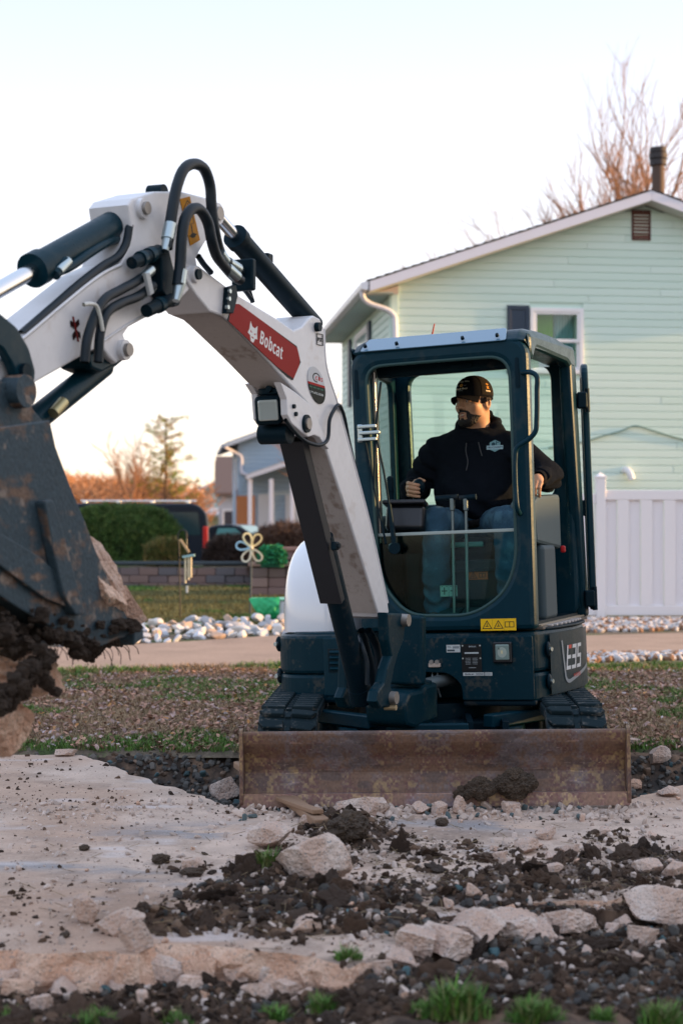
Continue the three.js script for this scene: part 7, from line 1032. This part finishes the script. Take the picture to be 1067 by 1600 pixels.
{ // the curved broken edge in the middle right: thick ragged slab pieces in a row
  const r = rng(5); [[622, 1496, 70, 40], [655, 1476, 80, 44], [700, 1456, 84, 46], [742, 1440, 72, 46], [790, 1428, 88, 50], [838, 1430, 78, 46], [880, 1434, 76, 40], [912, 1420, 50, 28]].forEach(([x, y, w, h], i) => chunk(x, y, w, h, { seed: 300 + i, flat: 0.6, deep: 1.1, cuts: 14, rough: 0.1, ry: i * 1.3, rz: (i % 3 - 1) * 0.35, sink: 0.35, label: ['leftmost', 'second', 'third', 'fourth', 'fifth', 'sixth', 'seventh', 'rightmost'][i] + ' pink slab piece along the curved broken edge, counted from the left', name: 'concrete_chunk' }));
  // many small fragments, alike
  const spots = []; let tries = 0;
  while (spots.length < 150 && tries++ < 4000) { const px = r() * 1067, py = lerp(1195, 1585, Math.pow(r(), 0.8)); if (px > 360 && px < 990 && py < 1250) continue; const k = px < 420 && py < 1470 ? (py < 1240 ? 0.35 : 0.12) : 1; if (r() > k) continue; const w = 8 + 14 * Math.pow(r(), 2.5); if (spots.some(([a, b, c]) => Math.hypot(a - px, (b - py) * 1.5) < c * 0.8 + w * 0.6)) continue; spots.push([px, py, w]); }
  spots.forEach(([px, py, w], i) => chunk(px, py, w, w * (0.5 + r() * 0.35), { cuts: i % 2 ? 18 : 11, flat: 0.5, label: 'small loose chip of pale concrete lying ' + (py < 1262 ? (px < 500 ? 'in the gravel hole left of the blade' : 'near the slab edge right of the blade') : px < 420 && py < 1470 ? 'on the open slab at left' : py < 1420 ? 'on the scraped soil before the blade' : px < 560 ? 'in dark soil along the slab front at left' : 'in the dark rubble at lower right'), group: 'small concrete chips ' + (py < 1262 ? (px < 500 ? 'left of the blade' : 'right of the blade') : px < 420 && py < 1470 ? 'on the slab' : py < 1420 ? 'before the blade' : px < 560 ? 'along the slab front' : 'at lower right'), name: 'concrete_chip', cat: 'concrete chip', ry: r() * 3 }));
}
// dark clods that can be told apart
[[750, 1232, 40, 34, 'left dark soil clod stuck on the blade beside the bigger one', 7.38], [804, 1224, 56, 42, 'large crumbly soil clod clinging low on the blade face', 7.38], [722, 1240, 24, 22, 'small soil clod at the blade foot left of two larger clods', 7.38]].forEach(([px, py, w, h, label, D]) => { const c = at(px, py, 7.2), s = w / FOC * 7.2 / 2, m = mesh('soil_clod', [0, 1, 2, 3, 4].map((i) => rock(500 + px + i, [s * (i ? 0.62 : 0.95), h / FOC * 7.2 / 2 * (i ? 0.66 : 1), s * 0.6], 16, 0.3, 7, 0.75).translate(i ? s * 0.6 * Math.cos(i * 1.6) : 0, i ? s * 0.35 * Math.sin(i * 1.6) : 0, i * 0.008))); m.material = soilM; m.position.set(...c); tag(m, label, 'soil clod'); });
[[252, 1341, 30, 18, 'dark round clod alone in the middle of the open slab'], [545, 1290, 66, 48, 'tall dark root-filled clod right behind the largest concrete piece'], [300, 1362, 40, 14, 'dark clod under the flat fragment on the open slab'], [132, 1324, 18, 10, 'small black clod far left on the open slab'], [655, 1246, 0, 0, ''], [102, 1460, 18, 10, 'small dark clod near the slab\'s front edge at left'], [690, 1284, 22, 14, 'dark clod on the dust in front of the blade middle']].forEach(([px, py, w, h, label]) => { if (w) chunk(px, py, w, h, { label, name: 'soil_clod', cat: 'soil clod', m: soilM, flat: 0.76, cuts: 7 }); });
{ // broken timber lath before the blade
  const a = hit(375, 1262), b = hit(505, 1290), t = thing('broken_board', 'splintered brown board lying before the blade\'s left end', 'board'), L = Math.hypot(b[0] - a[0], b[2] - a[2]);
  const m = mesh('plank', [box(L, 0.035, 0.07, 0, 0, 0, 0.008), box(L * 0.3, 0.02, 0.05, L * 0.3, 0.02, 0.02, 0.005, [0, 0.08, 0.05])], mat([0.26, 0.16, 0.1], 0.95), t); t.position.set((a[0] + b[0]) / 2, 0.03, -(a[2] + b[2]) / 2); t.rotation.y = Math.atan2(b[2] - a[2], b[0] - a[0]); void m;
}
{ // loose matter
  const r = rng(21), grv = [], crumbs = [], bits = [];
  const g1 = rock(41, [1.2, 0.85, 1.1], 2, 0.04, 9, 0.6), g2 = rock(42, [1.2, 0.9, 1.1], 2, 0.2, 8, 0.7), g3 = rock(43, [1.3, 0.8, 1.1], 2, 0.04, 9, 0.58);
  const gc = () => { const t = r(), b = 0.5 + r() * 0.9; return (t < 0.42 ? [0.068, 0.064, 0.058] : t < 0.68 ? [0.036, 0.034, 0.032] : t < 0.84 ? [0.12, 0.105, 0.09] : t < 0.95 ? [0.14, 0.09, 0.06] : [0.05, 0.1, 0.11]).map((v) => v * b); };
  for (let i = 0; i < 9000; i++) { const x = lerp(-2.0, 2.6, r()), D = lerp(7.0, 9.0, r()); if (inPoly(x, D)) continue; grv.push({ p: [x, soilY(x, D) + 0.006, -D], r: [r() * 6, r() * 6, r() * 6], s: 0.012 + 0.02 * r() * r(), c: gc() }); }
  for (let i = 0; i < 3600; i++) { const x = lerp(-0.9, 1.6, Math.pow(r(), 0.8)), D = lerp(4.3, 5.6, r()); if (inPoly(x, D) && heapAt(x, D) < 0.01) continue; if ((x < 0.1 || D > 5.35) && r() < 0.75) continue; if (fbm(x * 4, D * 5, 3, 81) < 0.45 && r() < 0.8) continue; const s = 0.006 + 0.018 * Math.pow(r(), 2.2); grv.push({ p: [x, restY(x, D) + s * 0.3, -D], r: [r() * 6, r() * 6, r() * 6], s, c: gc() }); }
  scatter('gravel', g1, mat([1, 1, 1], 0.85), grv, 'dark crushed gravel bedding exposed round the blade and in the broken ground', 'gravel');
  for (let i = 0; i < 60000; i++) { const x = lerp(-2.2, 2.4, r()), D = 4.2 + 5.0 * Math.pow(r(), 1.6), on = inPoly(x, D), h = heapAt(x, D); if (on && h < 0.004 && r() > 0.028 + 0.09 * smooth(0.52, 0.7, fbm(x * 2, D * 2, 3, 71))) continue; if (D > 7.1 && !on && r() < 0.85) continue; if (on && h >= 0.004 && h < 0.018 && r() < 0.72) continue; const s = on && h < 0.004 ? 0.003 + 0.012 * Math.pow(r(), 4) : 0.004 + 0.017 * Math.pow(r(), 3.2), b = 0.35 + 0.9 * r() + (r() < 0.1 ? 0.8 : 0); crumbs.push({ p: [x, restY(x, D) + s * 0.1, -D], r: [r() * 6, r() * 6, r() * 6], s: [s * (0.7 + r() * 0.8), s * (0.6 + r() * 0.5), s * (0.7 + r() * 0.8)], c: [0.068 * b, 0.041 * b, 0.026 * b] }); }
  scatter('soil_crumbs', g2, mat([1, 1, 1], 1), crumbs, 'dark crumbs of soil scattered over slab and broken ground', 'soil');
  for (let i = 0; i < 5200; i++) { const x = lerp(-2.0, 2.2, r()), D = lerp(4.2, 7.4, r()), on = inPoly(x, D); if (on && heapAt(x, D) < 0.004 && r() > 0.3 && D < 6.9) continue; const s = 0.004 + 0.013 * Math.pow(r(), 2.5), b = 0.7 + 0.5 * r(); bits.push({ p: [x, restY(x, D) + s * 0.3, -D], r: [r() * 6, r() * 6, r() * 6], s, c: [0.5 * b, 0.41 * b, 0.36 * b] }); }
  for (let i = 0; i < 240; i++) { const x = lerp(-0.5, 1.25, r()), D = 7.05 + (r() - 0.5) * 0.3, s = 0.008 + 0.022 * r() * r(), b = 0.7 + 0.5 * r(); bits.push({ p: [x, s * 0.5, -D], r: [r() * 6, r() * 6, r() * 6], s, c: r() < 0.12 ? [0.08, 0.11, 0.115] : [0.5 * b, 0.4 * b, 0.34 * b] }); }
  const clods = []; for (let i = 0; i < 700; i++) { const x = lerp(-1.3, 1.7, r()), D = lerp(4.25, 6.9, Math.pow(r(), 1.3)), on = inPoly(x, D); if (on && heapAt(x, D) < 0.012) continue; const s = 0.014 + 0.03 * Math.pow(r(), 2.4), b = 0.4 + 0.8 * r(); clods.push({ p: [x, restY(x, D) + s * 0.15, -D], r: [r() * 6, r() * 6, r() * 6], s: [s * (0.8 + r() * 0.7), s * (0.5 + r() * 0.4), s * (0.8 + r() * 0.7)], c: [0.052 * b, 0.031 * b, 0.02 * b] }); }
  scatter('soil_clods', rock(46, [1.2, 0.9, 1.1], 6, 0.34, 7, 0.72), mat([1, 1, 1], 1), clods, 'dark torn clods of earth in the churned ground before the blade', 'soil');
  const straw = []; for (let i = 0; i < 2200; i++) { const x = lerp(-1.2, 1.7, r()), D = lerp(4.3, 7.0, r()), b = 0.5 + r(); if (inPoly(x, D) && heapAt(x, D) < 0.006 && r() < 0.9) continue; straw.push({ p: [x, restY(x, D) + 0.008, -D], r: [(r() - 0.5) * 0.8, r() * 6.28, (r() - 0.5) * 0.8], s: [0.03 + r() * 0.05, 0.0016, 0.0016], c: [0.2 * b, 0.15 * b, 0.09 * b] }); }
  scatter('roots', new THREE.BoxGeometry(1, 1, 1), mat([1, 1, 1], 1), straw, 'dry straw and torn roots caught in the loose soil', 'roots');
  scatter('rubble', g3, mat([1, 1, 1], 0.95), bits, 'fine pale concrete crumbs among the soil and along the blade foot', 'rubble');
}
{ // grass tufts at the nearest edge, one thing each
  const r = rng(31), cs = [[0.055, 0.15, 0.018], [0.095, 0.22, 0.026], [0.13, 0.15, 0.045]].map((c) => mat(c, 0.8));
  [[715, 1588, 92, 46, 'brightest grass tuft at the bottom border, left of the middle right'], [835, 1592, 96, 30, 'wide low grass tuft at the bottom border right of the brightest one'], [1035, 1596, 70, 34, 'grass tuft in the lower right corner'], [430, 1596, 60, 26, 'grass tuft at the bottom border left of the middle'], [505, 1580, 50, 26, 'thin grass tuft beside a pale stone at the bottom middle'], [545, 1498, 50, 20, 'dull green grass tuft in front of the slab edge, middle'], [418, 1352, 34, 26, 'small green tuft left of the largest concrete piece'], [150, 1600, 120, 22, 'low grass along the bottom border at left'], [20, 1604, 60, 24, 'grass in the lower left corner'], [270, 1602, 80, 20, 'sparse grass at the bottom border below the pale stone'], [940, 1594, 40, 20, 'small grass sprig between two tufts at the bottom right'], [655, 1588, 40, 22, 'small grass sprig left of the brightest tuft']].forEach(([px, py, w, h, label], k) => {
    const b = hit(px, py), D = b[2], ww = w / FOC * D, hh = h / FOC * D * 1.25, T = thing('grass_tuft', label, 'grass tuft', [b[0], b[1] - 0.005, -D]), gs = [[], [], []];
    for (let i = 0; i < w * 1.7; i++) { const g = bladeGeo.clone(), q = r() + r() - 1, s = hh * (0.35 + 0.75 * r()) * (1.15 - Math.abs(q)), x = q * ww * 0.62; g.scale(s * 0.95, s, s * 0.95).rotateY(r() * 6.28).translate(x, 0, (r() - 0.5) * ww * 0.5); gs[i % 3].push(g); }
    gs.forEach((g, i) => { const m = mesh('blades', g, cs[(i + k) % 3], T); m.userData.kind = 'stuff'; });
  });
}
// ---- load in the bucket: slab piece, clinging soil, falling lumps ----
{
  const long = (seed, a, b, w, rad, flat = 0.62, det = 24) => { const A = V(...bp(...a, w)), Bq = V(...bp(...b, w)), d = Bq.clone().sub(A), L = d.length(), g = rock(seed, [rad * 1.4, L * 0.62, rad * 1.6], det, 0.11, 10, flat); g.applyQuaternion(new THREE.Quaternion().setFromUnitVectors(V(0, 1, 0), d.normalize())); return g.translate((A.x + Bq.x) / 2, (A.y + Bq.y) / 2, (A.z + Bq.z) / 2); };
  const S = thing('concrete_slab_piece', 'long pink broken slab piece gripped in the excavator bucket', 'concrete chunk');
  const pk = mat([0.86, 0.72, 0.64], 0.95, { map: concreteTex, bumpMap: concreteBump, bumpScale: 0.012 }); mesh('slab_piece', [long(61, [108, 842], [200, 962], 0.24, 0.05, 0.55, 30)], pk, S, { M: MB }); mesh('slab_piece', [long(63, [160, 915], [222, 992], 0.24, 0.045, 0.55, 24)], pk, S, { M: MB }); mesh('slab_piece', [long(67, [128, 880], [176, 968], 0.24, 0.06)], rubbleM[2], S, { M: MB });
  const black = mat([0.5, 0.46, 0.44], 1, { map: soilM.map });
  const C = thing('soil_clump', 'ragged black clump of soil and roots hanging under the bucket', 'soil clump'), L = [], r = rng(55);
  for (let i = 0; i < 800; i++) { const t = r(), px = lerp(-60, 208, t), top = px < 110 ? 930 + px * 0.25 : 965 + (px - 110) * 0.1, bot = 1003 + 16 * Math.sin(px * 0.06) + 14 * (noise2(px * 0.07, 3, 2) - 0.3) - smooth(165, 215, px) * 25, py = lerp(top, bot, Math.sqrt(r())), s = 0.006 + Math.pow(r(), 3) * 0.026; L.push(rock(800 + i, [s * 1.3, s, s * 1.1], 3, 0.3, 7, 0.72).translate(...bp(px, py, lerp(-0.05, 0.33, r())))); }
  for (let i = 0; i < 5; i++) L.push(long(870 + i, [-70 + i * 56, 958 + i * 3], [10 + i * 50, 985 + i], 0.05 + 0.02 * i, 0.04, 0.72, 20));
  for (let i = 0; i < 34; i++) { const px = lerp(0, 200, r()), a = bp(px, 1000, 0.25), b = bp(px + (r() - 0.3) * 44, 1014 + r() * 30, 0.28); L.push(tube([a, [lerp(a[0], b[0], 0.5) + 0.02, lerp(a[1], b[1], 0.5), lerp(a[2], b[2], 0.5)], b], 0.0014, 4)); }
  mesh('soil_mass', L, black, C, { M: MB }).userData.kind = 'stuff';
  const F = thing('falling_slab_piece', 'tan slab piece hanging below the bucket at the left border', 'concrete chunk'); mesh('slab_piece', [long(71, [30, 1008], [24, 1090], 0.12, 0.13, 0.6)], rubbleM[2], F, { M: MB }); mesh('slab_piece', [long(74, [12, 1086], [-4, 1172], 0.12, 0.075, 0.6)], rubbleM[2], F, { M: MB });
  const K = thing('falling_soil', 'dark trailing soil lumps dropping beside the tan slab piece', 'soil clump'), fl = [];
  for (let i = 0; i < 220; i++) { const t = r(), x = lerp(70, -8, t) + (r() - 0.5) * (14 + 26 * r() * r()), y = lerp(1030, 1106, t) + (r() - 0.5) * (14 + 40 * r() * r()), s = 0.004 + 0.022 * Math.pow(r(), 2.5); fl.push(rock(900 + i, [s * 1.2, s, s], 4, 0.2, 7, 0.72).translate(...bp(x, y, 0.3 + r() * 0.05))); }
  [[72, 1066, 0.026], [88, 1081, 0.02], [78, 1073, 0.02], [58, 1050, 0.036], [30, 1078, 0.04], [10, 1096, 0.04]].forEach(([x, y, s], i) => fl.push(rock(990 + i, [s, s * 0.85, s], 7, 0.2, 5, 0.75).translate(...bp(x, y, 0.3))));
  mesh('soil_mass', fl, black, K, { M: MB }).userData.kind = 'stuff';
}
renderer.render(scene, camera);
